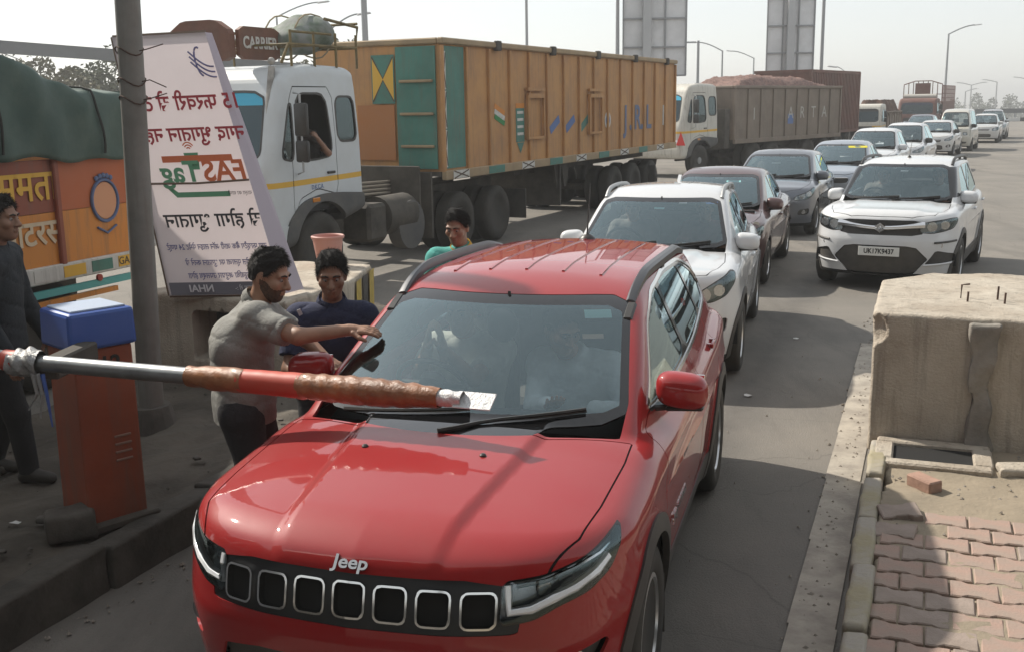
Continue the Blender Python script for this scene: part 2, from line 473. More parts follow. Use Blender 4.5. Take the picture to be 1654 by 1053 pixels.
def car_params(L, Wd, H, fo, wb, wr, hoodz, cowl, wst, roofpk, roofend, rearb, belt, tail=None, tum=.42, bot=.20, **kw):
    """key numbers -> curves. hoodz: leading-edge height; cowl, wst, roofpk, roofend, rearb: (y, z)"""
    W = Wd/2
    k = dict(L=L, W=W, H=H, fo=fo, wb=wb, wr=wr, belt=belt, cowl=cowl, wst=wst, bot=bot, tum=tum, crown=.07, rcrown=.045, wsc=.16)
    k['Wp'] = cv((-.2, W*.86), (0, W*.89), (.3, W*.955), (.7, W*.985), (L*.45, W), (L*.78, W*.995), (L-.35, W*.97), (L, W*.92), (L+.2, W*.9))
    k['Sz'] = cv((0, .90), (bot, .925), (.36, .965), (.55, .99), (.72, 1.0), (.85, .996), (belt-.04, .975), (belt+.06, .94), (2, .7))
    k['Fz'] = cv((0, .18), (bot, .12), (.36, .05), (.5, .015), (.62, 0), (.74, .015), (hoodz-.04, .05), (hoodz+.04, .12), (hoodz+.2, .45), (2, 1.5))
    k['Fx'] = cv((0, 0), (.3, .018), (.5, .06), (.65, .13), (.78, .26), (W, .48), (W+.2, .9))
    cy, cz = cowl
    T = [(-.3, hoodz-.12), (0, hoodz-.03), (.12, hoodz+.02), (.4, hoodz+(cz-hoodz)*.45), (cy*.75, hoodz+(cz-hoodz)*.85), (cy+.1, cz), (cy+.5, belt+.03), (L*.6, belt+.03)]
    if tail: T += [(t[0], t[1]) for t in tail]
    else: T += [(L-.25, belt+.05), (L+.3, belt)]
    k['T'] = cv(*T)
    k['Rz'] = cv((0, L-.16), (bot, L-.1), (.45, L-.02), (.75, L), (1.0, L-.04), (1.2, L-.1), (2, L-.5))
    wy, wz = wst
    dz = wz-cz; dy = wy-cy
    k['ws'] = cv((cz-.4, cy-dy*.75), (cz, cy), (cz+dz*.5, cy+dy*.475), (wz, wy), (wz+.15, wy+dy*.42), (2.4, wy+2))
    k['roof'] = cv((cy-1, wz-.1), (wy-.4, wz), (wy, wz+.035), (roofpk[0], roofpk[1]), (roofend[0], roofend[1]), (roofend[0]+.5, roofend[1]-.14), (L+1, roofend[1]-.4))
    k['A'] = cv((cy-.5, W*.76), (cy+.2, W*.855), (cy+.7, W*.90), (L*.55, W*.915), (roofend[0], W*.87), (L, W*.80))
    k['rg'] = cv((.3, rearb[0]+.15), (rearb[1], rearb[0]), ((rearb[1]+roofend[1])/2, (rearb[0]*.56+roofend[0]*.44)), (roofend[1], roofend[0]+.02), (roofend[1]+.2, roofend[0]-.12))
    k.update(kw)
    return k
def surf(F, axis, a, b, lo, hi, n=40):
    """first hit coming from hi towards lo along axis; a, b are the other two coordinates"""
    a = np.asarray(a, float); b = np.asarray(b, float)
    def f(t):
        p = {'x': (t, a, b), 'y': (a, t, b), 'z': (a, b, t)}[axis]
        return F(*p)
    sh = a.shape; a = a.ravel(); b = b.ravel()
    def g(T):
        A, B = np.broadcast_to(a, T.shape), np.broadcast_to(b, T.shape)
        return F(*{'x': (T, A, B), 'y': (A, T, B), 'z': (A, B, T)}[axis])
    t0 = np.full(a.shape, float(hi)); t1 = np.full(a.shape, float(lo))
    for m in (160, 40, 40):
        T = t0+(t1-t0)*np.linspace(0, 1, m)[:, None]
        i = np.maximum((g(T) < 0).argmax(0), 1); j = np.arange(len(a))
        t0, t1 = T[i-1, j], T[i, j]
    return ((t0+t1)/2).reshape(sh)

def make_wheel(parent, c, side, r, wd, rim='alloy', detail=True, spokes=5):
    """side=+1: outer face towards +x"""
    w = bpy.data.objects.new('wheel', None); link(w); w.parent = parent; w.location = c; w.empty_display_size = .1
    ri = r*.655; h = wd/2; n = 40 if detail else 22
    t = MB(); t.lathe([(ri-.01, -h*.8), (ri+.01, -h*.92), (r*.85, -h), (r*.96, -h*.86), (r, -h*.6), (r, h*.6), (r*.96, h*.86), (r*.85, h), (ri+.012, h*.92), (ri-.01, h*.8)], axis='X', n=n)
    t.build('tyre', M_tyre, w, smooth=True, angle=50)
    o = side
    b = MB(); b.lathe([(ri, -h*.8*o), (ri, h*.86*o), (ri-.018, h*.9*o), (ri-.03, h*.7*o), (ri-.05, h*.1*o), (ri-.05, 0)], axis='X', n=n)
    if rim == 'steel':
        b.lathe([(ri-.02, h*.55*o), (ri*.7, h*.72*o), (ri*.45, h*.62*o), (.06, h*.66*o), (.05, h*.8*o), (0.0001, h*.82*o)], axis='X', n=n)
    else:
        for q in range(spokes):
            a = 2*math.pi*q/spokes+.3
            for da in ((-.13, .13) if detail else (0,)):
                aa = a+da; ww = .030 if detail else .05
                pts = []
                for rr, xx in ((.05, h*.62), (ri*.55, h*.74), (ri-.02, h*.72)):
                    wq = ww*(1.0 if rr < .1 else .8)
                    for sx in (0, -.03):
                        for sg in (-1, 1):
                            pts.append(((xx+sx)*o, rr*math.cos(aa)-sg*wq*.5*math.sin(aa), rr*math.sin(aa)+sg*wq*.5*math.cos(aa)))
                vs = [b.bm.verts.new(p) for p in pts]
                for i in (0, 4):
                    for f in ((0, 1, 5, 4), (2, 6, 7, 3), (0, 4, 6, 2), (1, 3, 7, 5)): b.bm.faces.new([vs[i+j] for j in f])
        b.lathe([(.075, h*.45*o), (.07, h*.72*o), (.03, h*.78*o), (.0001, h*.78*o)], axis='X', n=18)
    b.build('rim', M_alloy if rim != 'steel' else M_steel, w, smooth=True)
    d = MB(); d.lathe([(ri-.052, -.01*o), (.0001, -.01*o)], axis='X', n=n); d.lathe([(ri*.72, h*.2*o), (.05, h*.22*o)], axis='X', n=20)
    d.build('brake_disc', M_steel if detail else M_under, w)
    return w

def make_mirror(parent, x, y, z, s, m, sc=1.0, glassy=True):
    o = bpy.data.objects.new('wing_mirror', None); link(o); o.parent = parent; o.location = (x*s, y, z); o.empty_display_size = .05
    def F(X, Y, Z):
        X = X*s; a = np.abs(Y/(.085*sc)); u = (X-.135*sc)/(.118*sc); v = Z/(.082*sc)
        v = v+.12*u
        return (np.power(np.power(np.abs(u), 3.2)+np.power(np.abs(v), 2.8)+np.power(np.abs(np.where(Y < 0, a*.95, a*1.9)), 2.4), 1/2.7)-1)*.06*sc
    e = .30*sc
    V, Q, N = snet(F, (-e if s < 0 else -.02, -.14*sc, -.12*sc), (.02 if s < 0 else e, .12*sc, .12*sc), .009*sc if sc > .5 else .02)
    npmesh('mirror_cap', V, Q, m, o, N)
    b = MB(); b.box((s*.05*sc, .015, -.085*sc), (.17*sc, .075*sc, .028*sc), Matrix.Rotation(-s*.12, 4, 'Y'), .008)
    b.box((s*.15*sc, .0, -.078*sc), (.17*sc, .10*sc, .02*sc), Matrix.Rotation(-s*.06, 4, 'Y'), .008)
    b.build('mirror_arm', M_black, o, smooth=True)
    g = MB(); g.box((s*.135*sc, .048*sc, 0), (.19*sc, .008, .125*sc), None, .003); g.build('mirror_glass', M_chrome, o)
    return o

def strip_on(F, pts, wid, hgt, axis='z', lo=.2, hi=2.0, eps=0.0):
    """thin raised strip following the surface under a polyline given in the other two coordinates"""
    P = np.array(pts, float); a, b = P[:, 0], P[:, 1]
    t = surf(F, axis, a, b, lo, hi)
    if axis == 'z': C = np.stack([a, b, t], 1); up = np.array([0, 0, 1.])
    elif axis == 'x': C = np.stack([t, a, b], 1); up = np.array([1. if hi > lo else -1., 0, 0])
    else: C = np.stack([a, t, b], 1); up = np.array([0, -1., 0])
    d = np.gradient(C, axis=0); d /= np.linalg.norm(d, axis=1)[:, None]
    s = np.cross(d, up); s /= np.linalg.norm(s, axis=1)[:, None]
    V = np.concatenate([C-s*wid/2-up*.006, C-s*wid*.3+up*hgt, C+s*wid*.3+up*hgt, C+s*wid/2-up*.006])
    n = len(C); Q = []
    for j in range(3):
        for i in range(n-1): Q.append((j*n+i, j*n+i+1, (j+1)*n+i+1, (j+1)*n+i))
    Q += [(0, n, 2*n, 3*n), (n-1, 4*n-1, 3*n-1, 2*n-1)]
    return V, np.array(Q)

def lamp_bowl(parent, c, r, d=(0,-1,0), m=None):
    d = Vector(d).normalized(); M = d.to_track_quat('Z', 'Y').to_matrix().to_4x4()
    b = MB(); b.lathe([(r, 0), (r*.92, -.01), (r*.6, -r*.55), (.006, -r*.75)], n=20)
    b.lathe([(r*1.1, -.004), (r*1.1, .004), (r, .004)], n=20)
    o = b.build('reflector', m or mat('lamp reflector', (.50,.51,.53), .2, .9), parent, smooth=True, loc=c); o.rotation_euler = M.to_euler()
    q = MB(); q.sphere((0, 0, -r*.35), r*.32, 12); q = q.build('bulb', M_lens, parent, smooth=True, loc=c); q.rotation_euler = M.to_euler()

def make_seat(parent, x, y, z, m, rec=.25):
    o = bpy.data.objects.new('seat', None); link(o); o.parent = parent; o.location = (x, y, z); o.empty_display_size = .1
    b = MB(); b.box((0, 0, 0), (.50, .52, .16), Matrix.Rotation(.12, 4, 'X'), .05, seg=2); b.build('cushion', m, o, smooth=True)
    b = MB(); b.box((0, .30, .34), (.48, .14, .62), Matrix.Rotation(-rec, 4, 'X'), .05, (.85, 1), seg=2); b.build('backrest', m, o, smooth=True)
    b = MB(); b.box((0, .40, .74), (.26, .10, .18), Matrix.Rotation(-rec, 4, 'X'), .035, seg=2); b.cyl((-.06, .37, .58), (-.06, .40, .70), .008); b.cyl((.06, .37, .58), (.06, .40, .70), .008)
    b.build('headrest', m, o, smooth=True)
    return o

def make_car(name, label, cat, k, paint, loc, yaw, res=.03, group=None, detail=1, roofpaint=None):
    root = thing(name, label, cat, (loc[0], loc[1], loc[2] if len(loc) > 2 else 0), -yaw, group)
    F = car_shape(k); k['F'] = F
    L, W, H = k['L'], k['W'], k['H']
    V, Q, N = snet(F, (-W-.1, -.1, .1), (W+.1, L+.12, H+.12), res)
    sh = Shell(V, Q, N); k['sh'] = sh; k['root'] = root
    wyf, wyr, wr = k['fo'], k['fo']+k['wb'], k['wr']
    ra = wr*1.11
    # wheel openings
    for q in (wyf, wyr):
        sh.cut('body', lambda x, y, z, q=q: np.maximum(np.sqrt((y-q)**2+(z-wr-.01)**2)-ra, .42-np.abs(x)), None)
    # windscreen (front projection)
    cy, cz = k['cowl']; ty, tz = k['wst']
    xb, xt = k.get('wsb', W*.80), k.get('wstx', W*.64)
    wpoly = chaikin([(-xb, cz+.012), (xb, cz+.012), (xt, tz-.012), (-xt, tz-.012)], 2, .08)
    gw = lambda x, y, z: np.maximum(np.maximum(sdpoly(x, z, wpoly), y-(ty+.15)), (cy-.35)-y)
    sh.cut('body', gw, 'wsb'); sh.cut('wsb', lambda x, y, z: gw(x, y, z)+.035, 'ws')
    # cowl panel
    hx = k['hoodx']
    ch = lambda x, y, z: np.maximum(np.maximum((cy-.070+.16*(x/.7)**2)-y, z-(cz+.06)), np.maximum(np.abs(x)-xb+.02, y-(cy+.13+.16*(x/.7)**2)))
    sh.cut('body', ch, 'cowl')
    # side windows
    dlo = chaikin(k['dlo'], 2, .12)
    gd = lambda x, y, z: np.maximum(sdpoly(y, z, dlo), .3-np.abs(x))
    if k.get('dlo_trim'): sh.cut('body', lambda x, y, z: gd(x, y, z)-.016, '_t'); sh.cut('_t', gd, 'dlo'); sh.parts['dlotrim'] = sh.parts.pop('_t')
    else: sh.cut('body', gd, 'dlo')
    for i, wp in enumerate(k['win']):
        pp = chaikin(wp, 2, .1)
        sh.cut('dlo', lambda x, y, z, pp=pp: sdpoly(y, z, pp), 'win%d' % i)
    # rear window
    rz0, rz1 = k.get('rwin', (k['belt']+.06, tz-.08))
    rp = chaikin([(-W*.66, rz0), (W*.66, rz0), (W*.55, rz1), (-W*.55, rz1)], 2, .12)
    sh.cut('body', lambda x, y, z: np.maximum(sdpoly(x, z, rp), L*.72-y), 'rearglass')
    # front fascia
    k['fascia'](k, sh)
    # lower cladding and arches
    cl = k.get('clad')
    if cl:
        for q in (wyf, wyr):
            sh.cut('body', lambda x, y, z, q=q: np.maximum(np.sqrt((y-q)**2+(z-wr-.01)**2)-ra-cl, .42-np.abs(x)), 'arch')
        sh.cut('body', lambda x, y, z: np.maximum(z-k.get('sill', .40), np.maximum(wyf-y, .5-np.abs(x))), 'sill')
    sh.cut('body', lambda x, y, z: np.maximum(z-k['bot']-.05, 0*x-1), 'under')
    # bonnet and doors
    gh = lambda x, y, z: np.maximum(sdpoly(x, y, k['hood']), .68-z)
    sh.ring('body', gh, .0035 if detail else .006, 'gap'); sh.cut('body', gh, 'bonnet')
    for i, dp in enumerate(k['doors']):
        pp = chaikin(dp, 2, .08)
        gdp = lambda x, y, z, pp=pp: np.maximum(sdpoly(y, z, pp), .4-np.abs(x))
        for src in ('body', 'sill'):
            if src in sh.parts: sh.ring(src, gdp, .0035 if detail else .007, 'gap')
        sh.cut('body', gdp, 'door%d' % i)
    # roof panel as its own part if painted otherwise
    B = sh.build
    body = B('body', 'body', paint, root)
    B('bonnet', 'bonnet', paint, root)
    for i in range(len(k['doors'])):
        for s in (-1, 1):
            d = B('door%d' % i, 'door', paint, root, sel=lambda x, y, z: x*s > 0)
            if d:
                hy, hz = k['handles'][i]
                xx = float(surf(F, 'x', [hy], [hz], .3, W+.2)[0])
                b = MB(); b.box((s*(xx+.022), hy, hz), (.022, .19, .03), None, .009, seg=2); b.box((s*(xx+.006), hy-.07, hz), (.03, .03, .025)); b.box((s*(xx+.006), hy+.07, hz), (.03, .03, .025))
                b.build('door_handle', k.get('handlemat', paint), d, smooth=True)
    o = B('gap', 'panel_gaps', M_gap, root, off=-.006, skirt=0)
    if o: o['kind'] = 'stuff'
    for s in (-1, 1):
        for fr in (0, 1):
            sl_ = lambda x, y, z: (x*s > 0) & ((y < L/2) == (fr == 0))
            B('arch', 'arch_cladding', M_clad, root, off=.010, skirt=.03, sel=sl_)
        B('sill', 'sill', M_clad, root, off=.006, skirt=.02, sel=lambda x, y, z: x*s > 0)
        B('dlotrim', 'window_trim', k.get('trimmat', M_chrome), root, off=.004, skirt=.01, sel=lambda x, y, z: x*s > 0)
        B('dlo', 'window_pillars', M_gloss, root, off=-.002, skirt=.01, sel=lambda x, y, z: x*s > 0)
    B('under', 'underside', M_under, root, skirt=0)
    B('cowl', 'cowl_panel', M_cowl, root, off=-.006, skirt=.0, largest=True)
    B('wsb', 'windscreen_border', M_gloss, root, off=-.002, skirt=.01)
    B('ws', 'windscreen', G_ws, root, off=-.002, skirt=0)
    for i in range(len(k['win'])):
        for s in (-1, 1): B('win%d' % i, 'side_window', G_side, root, off=-.006, skirt=0, sel=lambda x, y, z: x*s > 0)
    B('rearglass', 'rear_window', G_side, root, off=-.003, skirt=0)
    k['fascia_build'](k, sh, root, paint)
    # wells, floor, cabin lining
    for q in (wyf, wyr):
        for s in (-1, 1):
            b = MB(); prof = []
            for j in range(13):
                a = math.pi*j/12; prof.append((q+(ra+.015)*math.cos(a), wr+(ra+.015)*math.sin(a)))
            for (a0, b0), (a1, b1) in zip(prof, prof[1:]):
                b.face([(s*(W-.02), a0, b0), (s*(W-.02), a1, b1), (s*.45, a1, b1), (s*.45, a0, b0)])
            b.face([(s*.45, q-ra, k['bot']+.06)]+[(s*.45, y_, z_) for y_, z_ in prof[::-1]]+[(s*.45, q+ra, k['bot']+.06)])
            b.build('wheel_well', M_under, root)
    b = MB(); b.box((0, (cy+.25+L-.3)/2, .42), (W*1.72, L-.55-cy, .06)); b.box((0, cy-.15, .72), (W*1.5, .06, .5)); b.build('cabin_floor', M_dark, root)
    # dashboard
    b = MB(); b.prism([(cy+.24, cz-.07), (cy+.40, cz-.03), (cy+.62, cz-.08), (cy+.66, cz-.16), (cy+.55, cz-.42), (cy+.24, cz-.42)], -W*.76, W*.76, lambda u, v, t: (t, u, v))
    b.build('dashboard', M_dark, root)
    sy = cy+1.30
    for s in (-1, 1): make_seat(root, s*W*.42, sy, .58, k.get('seatmat', M_seat))
    if detail:
        b = MB(); b.box((0, k['fo']+k['wb']-.38, .62), (W*1.45, .5, .16), None, .04); b.box((0, k['fo']+k['wb']-.08, .92), (W*1.4, .14, .58), Matrix.Rotation(-.25, 4, 'X'), .04)
        for s in (-1, 1): b.box((s*W*.45, k['fo']+k['wb']+.06, 1.25), (.26, .09, .16), None, .03)
        b.build('rear_bench', k.get('seatmat', M_seat), root, smooth=True)
    # steering wheel (right-hand drive: image left)
    b = MB(); c = Vector((-W*.42, cy+.78, cz-.03)); nrm = Vector((0, .82, .57))
    Mx = nrm.to_track_quat('Z', 'Y').to_matrix().to_4x4()
    b.tube([(.18*math.cos(a), .18*math.sin(a), 0) for a in np.linspace(0, 2*math.pi, 25)[:-1]], .014, 8, True)
    b.cyl((0, 0, -.02), (0, 0, .03), .07, n=16); b.box((0, 0, 0), (.34, .035, .015)); b.box((0, -.09, 0), (.035, .17, .015)); b.cyl((0, 0, -.02), (0, 0, -.25), .03)
    o = b.build('steering_wheel', M_black, root, smooth=True); o.matrix_local = Matrix.Translation(c) @ Mx
    # inside mirror
    b = MB(); b.box((0, ty-.04, tz-.10), (.24, .03, .065), None, .012); b.cyl((0, ty-.04, tz-.07), (0, ty-.02, tz), .008); b.build('rear_view_mirror', M_black, root, smooth=True)
    # headliner
    b = MB(); b.box((0, (ty+k['roofend'][0])/2+.1, tz-.035), (W*1.1, k['roofend'][0]-ty, .02)); b.build('headliner', M_beige, root)
    # wheels, mirrors
    for q in (wyf, wyr):
        for s in (-1, 1): make_wheel(root, (s*(W-.105), q, wr), s, wr, .215, k.get('rim', 'alloy'), detail >= 1, k.get('spokes', 5))
    mx, my, mz = k['mirror']
    for s in (-1, 1): make_mirror(root, mx, my, mz, s, k.get('mirrormat', paint), k.get('mirrorsc', 1.0))
    # wipers
    for s, x0, x1 in k.get('wipers', ((1, -.02, .55), (1, -.55, .05))):
        xs = np.linspace(x0, x1, 9)
        zz = np.linspace(cz+.015, cz+.06, 9)
        yy = surf(F, 'y', xs, zz, L*.6, -.1)
        b = MB(); b.tube([(x, y-.022, z+.006) for x, y, z in zip(xs, yy, zz)], [.012]*2+[.009]*7, 6)
        b.tube([(x, y-.008, z-.008) for x, y, z in zip(xs[2:], yy[2:], zz[2:])], .006, 4)
        b.build('wiper', M_black, root, smooth=True)
    return root

# ---------------------------------------------------------------- red SUV
M_redpaint = mat('red car paint', (.33,.008,.011), .45, .0, coat=1.0, dust=.07, spec=.12)
def mirror_poly(half):
    """mirror a list of (x>0) points into a closed symmetric outline"""
    return [(x, y) for x, y in half]+[(-x, y) for x, y in half[::-1]]
def fas_jeep(k, sh):
    P = lambda x, y: np.abs(x)+.5*y
    hl = chaikin(k['hl'], 1, .12)
    ghl = lambda x, y, z: np.maximum(sdpoly(P(x, y), z, hl), y-.8)
    sh.cut('body', lambda x, y, z: ghl(x, y, z)-.006, '_h'); sh.cut('_h', ghl, 'lamp'); sh.parts['lamprim'] = sh.parts.pop('_h')
    gp = chaikin(k['grille'], 1, .15)
    gg = lambda x, y, z: np.maximum(sdpoly(x, z, gp), y-.6)
    sh.cut('body', gg, 'grille')
    k['slots'] = []
    for i in range(7):
        c = (i-3)*.150; hw, hh = .060, .063
        zc = .785-.012*abs(i-3)*.3
        sp = chaikin([(c-hw, zc-hh), (c+hw, zc-hh), (c+hw*1.02, zc+hh), (c-hw*1.02, zc+hh)], 2, .13)
        gs = lambda x, y, z, sp=sp: np.maximum(sdpoly(x, z, sp), y-.6)
        sh.cut('grille', gs, '_s'); sh.cut('_s', lambda x, y, z: gs(x, y, z)+.0075, 'hole%d' % i)
        sh.parts['slot%d' % i] = sh.parts.pop('_s')
    ip = chaikin([(-.60, .36), (.60, .36), (.52, .56), (-.52, .56)], 1, .15)
    sh.cut('body', lambda x, y, z: np.maximum(sdpoly(x, z, ip), y-.6), 'intake')
    fp = chaikin([(.66, .50), (.80, .49), (.85, .60), (.72, .58)], 2, .2)
    sh.cut('body', lambda x, y, z: np.maximum(sdpoly(np.abs(x), z, fp), y-.7), 'fog')
    sh.cut('body', lambda x, y, z: np.maximum(z-.36, y-.7), 'chin')
def fasb_jeep(k, sh, root, paint):
    g = sh.build('grille', 'grille_panel', mat('grille black', (.018,.018,.02), .35), root, off=-.004, skirt=.03)
    for i in range(7):
        s = sh.build('slot%d' % i, 'grille_slot_surround', M_chrome, g, off=.008, skirt=.035)
        sh.build('hole%d' % i, 'grille_mesh', M_under, g, off=-.022, skirt=0)
    sh.build('intake', 'lower_intake', M_clad, root, off=-.03, skirt=0)
    sh.build('chin', 'lower_bumper', M_clad, root, off=.0, skirt=.02)
    for s in (-1, 1):
        f = lambda x, y, z: x*s > 0
        h = sh.build('lamprim', 'headlight', M_gloss, root, off=.001, skirt=.05, sel=f)
        sh.build('lamp', 'housing', mat('lamp housing bright', (.26,.27,.285), .22, .7), h, off=-.05, skirt=0, sel=f)
        # daytime strip along the lower edge and three projector modules
        F = k['F']
        def pt(p, z, d=.03):
            # point on surface where |x|+.5 y = p
            xs = np.linspace(.45, k['W']+.05, 240); ys = (p-xs)/.5
            v = F(xs, ys, np.full(240, z)); i = int((v > 0).argmax()) if (v > 0).any() else 239
            x, y = xs[i], ys[i]
            n = np.array([F(x+.01, y, z)-F(x-.01, y, z), F(x, y+.01, z)-F(x, y-.01, z), 0]); n /= np.linalg.norm(n)
            return Vector((s*(x-n[0]*d), y-n[1]*d, z)), Vector((s*n[0], n[1], 0))
        b = MB()
        low = [(.605, .835), (.605, .80), (.605, .748), (.69, .752), (.78, .778), (.88, .795), (.98, .825), (1.04, .855)]
        b.tube([pt(p, z+.016, .014)[0] for p, z in low], .019, 8)
        b.build('daylight_strip', M_lens, h, smooth=True)
        b = MB()
        b.tube([pt(p, z-.012, .012)[0] for p, z in [(.64, .858), (.75, .866), (.88, .884), (1.0, .906), (1.06, .920)]], .008, 6)
        b.build('brow', M_chrome, h, smooth=True)
        for p, z, r in ((.76, .818, .024), (.86, .838, .028), (.96, .860, .024)):
            c, n = pt(p, z, .045); lamp_bowl(h, c, r, n)
        sh.build('lamp', 'lens', G_lamp, h, off=.001, skirt=0, sel=f)
        q = sh.build('fog', 'fog_lamp_recess', M_clad, root, off=-.03, skirt=0, sel=f)
        yf = float(surf(k['F'], 'y', [.75], [.545], 1.0, -.1)[0]); lamp_bowl(root, (s*.75, yf+.02, .545), .032, (s*.5, -1, 0))
def build_jeep(loc, yaw):
    k = car_params(4.395, 1.818, 1.62, .905, 2.636, .35, .93, (1.10, 1.075), (2.02, 1.515), (2.6, 1.592), (3.95, 1.545), (4.33, 1.06), 1.06)
    k['T'] = cv((-.3, .80), (0, .905), (.08, .945), (.25, .985), (.6, 1.028), (.95, 1.062), (1.2, 1.085), (1.6, 1.07), (2.6, 1.075), (4.1, 1.11), (4.7, 1.08))
    k['Fz'] = cv((0, .2), (.22, .13), (.36, .05), (.5, .012), (.62, 0), (.70, .012), (.86, .05), (.92, .075), (.97, .13), (1.1, .40), (2, 1.6))
    k['Fx'] = cv((0, 0), (.3, .022), (.5, .07), (.65, .14), (.78, .27), (.88, .46), (1.0, .85))
    k['bulge'] = (cv((-.2, .27), (.1, .30), (1.2, .42)), .022, .03)
    k['crown'] = .10
    k['crease'] = (cv((0, .88), (1.5, .93), (4.4, .99)), .010)
    k['flare'] = .022
    k['hoodx'] = .7
    k['hood'] = mirror_poly([(.0, .045), (.35, .055), (.52, .095), (.66, .20), (.735, .36), (.76, .6), (.775, 1.0), (.77, 1.19), (.70, 1.165), (.35, 1.04), (0, 1.0)])
    k['dlo'] = [(1.50, 1.085), (1.66, 1.165), (2.02, 1.375), (2.35, 1.475), (2.9, 1.505), (3.5, 1.475), (3.85, 1.385), (4.02, 1.27), (3.92, 1.17), (3.0, 1.115)]
    k['win'] = [[(1.56, 1.10), (1.7, 1.17), (2.05, 1.365), (2.35, 1.458), (2.53, 1.478), (2.60, 1.125)],
                [(2.66, 1.125), (2.60, 1.482), (2.9, 1.488), (3.36, 1.468), (3.48, 1.155)],
                [(3.53, 1.160), (3.42, 1.46), (3.62, 1.43), (3.83, 1.365), (3.97, 1.27), (3.90, 1.185)]]
    k['dlo_trim'] = True
    k['doors'] = [[(1.30, .44), (1.28, .80), (1.38, 1.04), (1.5, 1.085), (2.60, 1.12), (2.62, .8), (2.58, .42)], [(2.62, .42), (2.66, .8), (2.64, 1.12), (3.50, 1.155), (3.46, .88), (3.20, .60), (3.10, .42)]]
    k['handles'] = [(2.42, .97), (3.34, 1.0)]
    k['hl'] = [(.565, .728), (.59, .862), (.75, .872), (.92, .898), (1.05, .932), (1.115, .945), (1.10, .90), (1.04, .835), (.93, .792), (.80, .772), (.69, .738)]
    k['grille'] = [(-.585, .70), (-.555, .69), (.555, .69), (.585, .70), (.57, .872), (-.57, .872)]
    k['mirror'] = (.785, 1.62, 1.165)
    k['clad'] = .075; k['sill'] = .40
    k['wsb'] = .735; k['wstx'] = .60
    k['roofend'] = (3.95, 1.545)
    k['fascia'] = fas_jeep; k['fascia_build'] = fasb_jeep
    k['handlemat'] = M_redpaint
    root = make_car('red_suv', 'glossy red SUV with seven-slot grille stopped under the boom in the front', 'car', k, M_redpaint, loc, yaw, res=.016, detail=1)
    F = k['F']
    # roof ribs
    for x in (-.40, -.20, 0, .20, .40):
        ys = np.linspace(2.32, 3.78, 24)
        V, Q = strip_on(F, [(x*(1-.03*(y-2.3)), y) for y in ys], .022, .006, 'z', 1.0, 2.0)
        npmesh('roof_rib', V, Q, M_redpaint, root, smooth=False)
    # roof rails
    for s in (-1, 1):
        ys = np.linspace(2.06, 3.86, 30)
        xr = .615-.015*((ys-2.9)/.9)**2
        zz = surf(F, 'z', xr, ys, 1.0, 2.0)
        lift = .045*np.clip(np.minimum(ys-2.06, 3.86-ys)/.34, 0, 1)**.8
        b = MB(); n = len(ys); rings = []
        for i in range(n):
            wv = .022; t = .012+.012*min(1, lift[i]/.04)
            rings.append([b.bm.verts.new((s*(xr[i]+dx), ys[i], zz[i]+lift[i]+dz)) for dx, dz in ((-wv, -t), (wv, -t-.006), (wv*1.1, t*.2), (wv*.5, t*.8), (-wv*.5, t), (-wv, t*.3))])
        for A, Bq in zip(rings, rings[1:]):
            for j in range(6): b.bm.faces.new((A[j], A[(j+1) % 6], Bq[(j+1) % 6], Bq[j]))
        b.bm.faces.new(rings[0][::-1]); b.bm.faces.new(rings[-1])
        b.box((s*.612, 2.95, float(zz[15])+.01), (.035, .10, .05))
        b.build('roof_rail', mat('satin rail', (.10,.10,.105), .35, .6, dust=.1), root, smooth=True)
        # roof ditch moulding towards the windscreen
        ys2 = np.linspace(1.92, 2.05, 6)
        V, Q = strip_on(F, [(s*.612, y) for y in ys2], .05, .006, 'z', 1.0, 2.0); npmesh('roof_moulding', V, Q, M_black, root, smooth=False)
    # antenna
    b = MB(); b.lathe([(.055, 0), (.05, .012), (.03, .028), (.014, .036), (.006, .05)], n=14); b.tube([(0, 0, .04), (0, .10, .36)], [.006, .003], 6)
    z = float(surf(F, 'z', [0.0], [3.80], 1, 2)[0])
    b.build('antenna', M_black, root, smooth=True, loc=(0, 3.80, z-.002))
    # washer nozzles
    for x in (-.27, .24):
        y = .80; z = float(surf(F, 'z', [x], [y], .8, 1.3)[0])
        MB().lathe([(.014, -.01), (.014, .004), (.008, .010), (.0001, .011)], n=12).build('washer_nozzle', M_black, root, smooth=True, loc=(x, y, z))
    # badge letters on the bonnet lip
    y = float(surf(F, 'y', [0.0], [.905], 1.0, -.1)[0]); y2 = float(surf(F, 'y', [0.0], [.935], 1.0, -.1)[0])
    M = frame_mat((0, y-.006, .905), (1, 0, 0), (0, y2-y, .03))
    text_mesh('bonnet_badge', 'Jeep', .066, mat('badge chrome', (.45,.45,.45), .2, 1.0), root, M, depth=.004, bold=.0014, sx=1.15)
    # door badges
    for s in (1,):
        ys = 1.62; xx = float(surf(F, 'x', [ys], [.60], .3, 1.2)[0])
        M = frame_mat((xx+.004, ys, .60), (0, 1, 0), (-.08, 0, 1))
        text_mesh('door_badge', 'Jeep', .06, M_chrome, root, M, depth=.004, bold=.002, sx=1.3, align='RIGHT')
        M = frame_mat((xx+.004, ys+.03, .60), (0, 1, 0), (-.08, 0, 1))
        text_mesh('door_badge', 'COMPASS', .05, M_chrome, root, M, depth=.004, bold=.0015, sx=1.2, align='LEFT')
    # mud flaps behind the front wheels
    for s in (-1, 1):
        MB().box((s*.80, .905+.40, .28), (.20, .015, .30), Matrix.Rotation(.1, 4, 'X'), .004).build('mud_flap', M_clad, root)
    # black band of the sensor pod and toll tag stickers behind the windscreen
    def on_ws(x, z, d=.012):
        y = float(surf(F, 'y', [x], [z], 2.6, .2)[0]); return Vector((x, y+d, z))
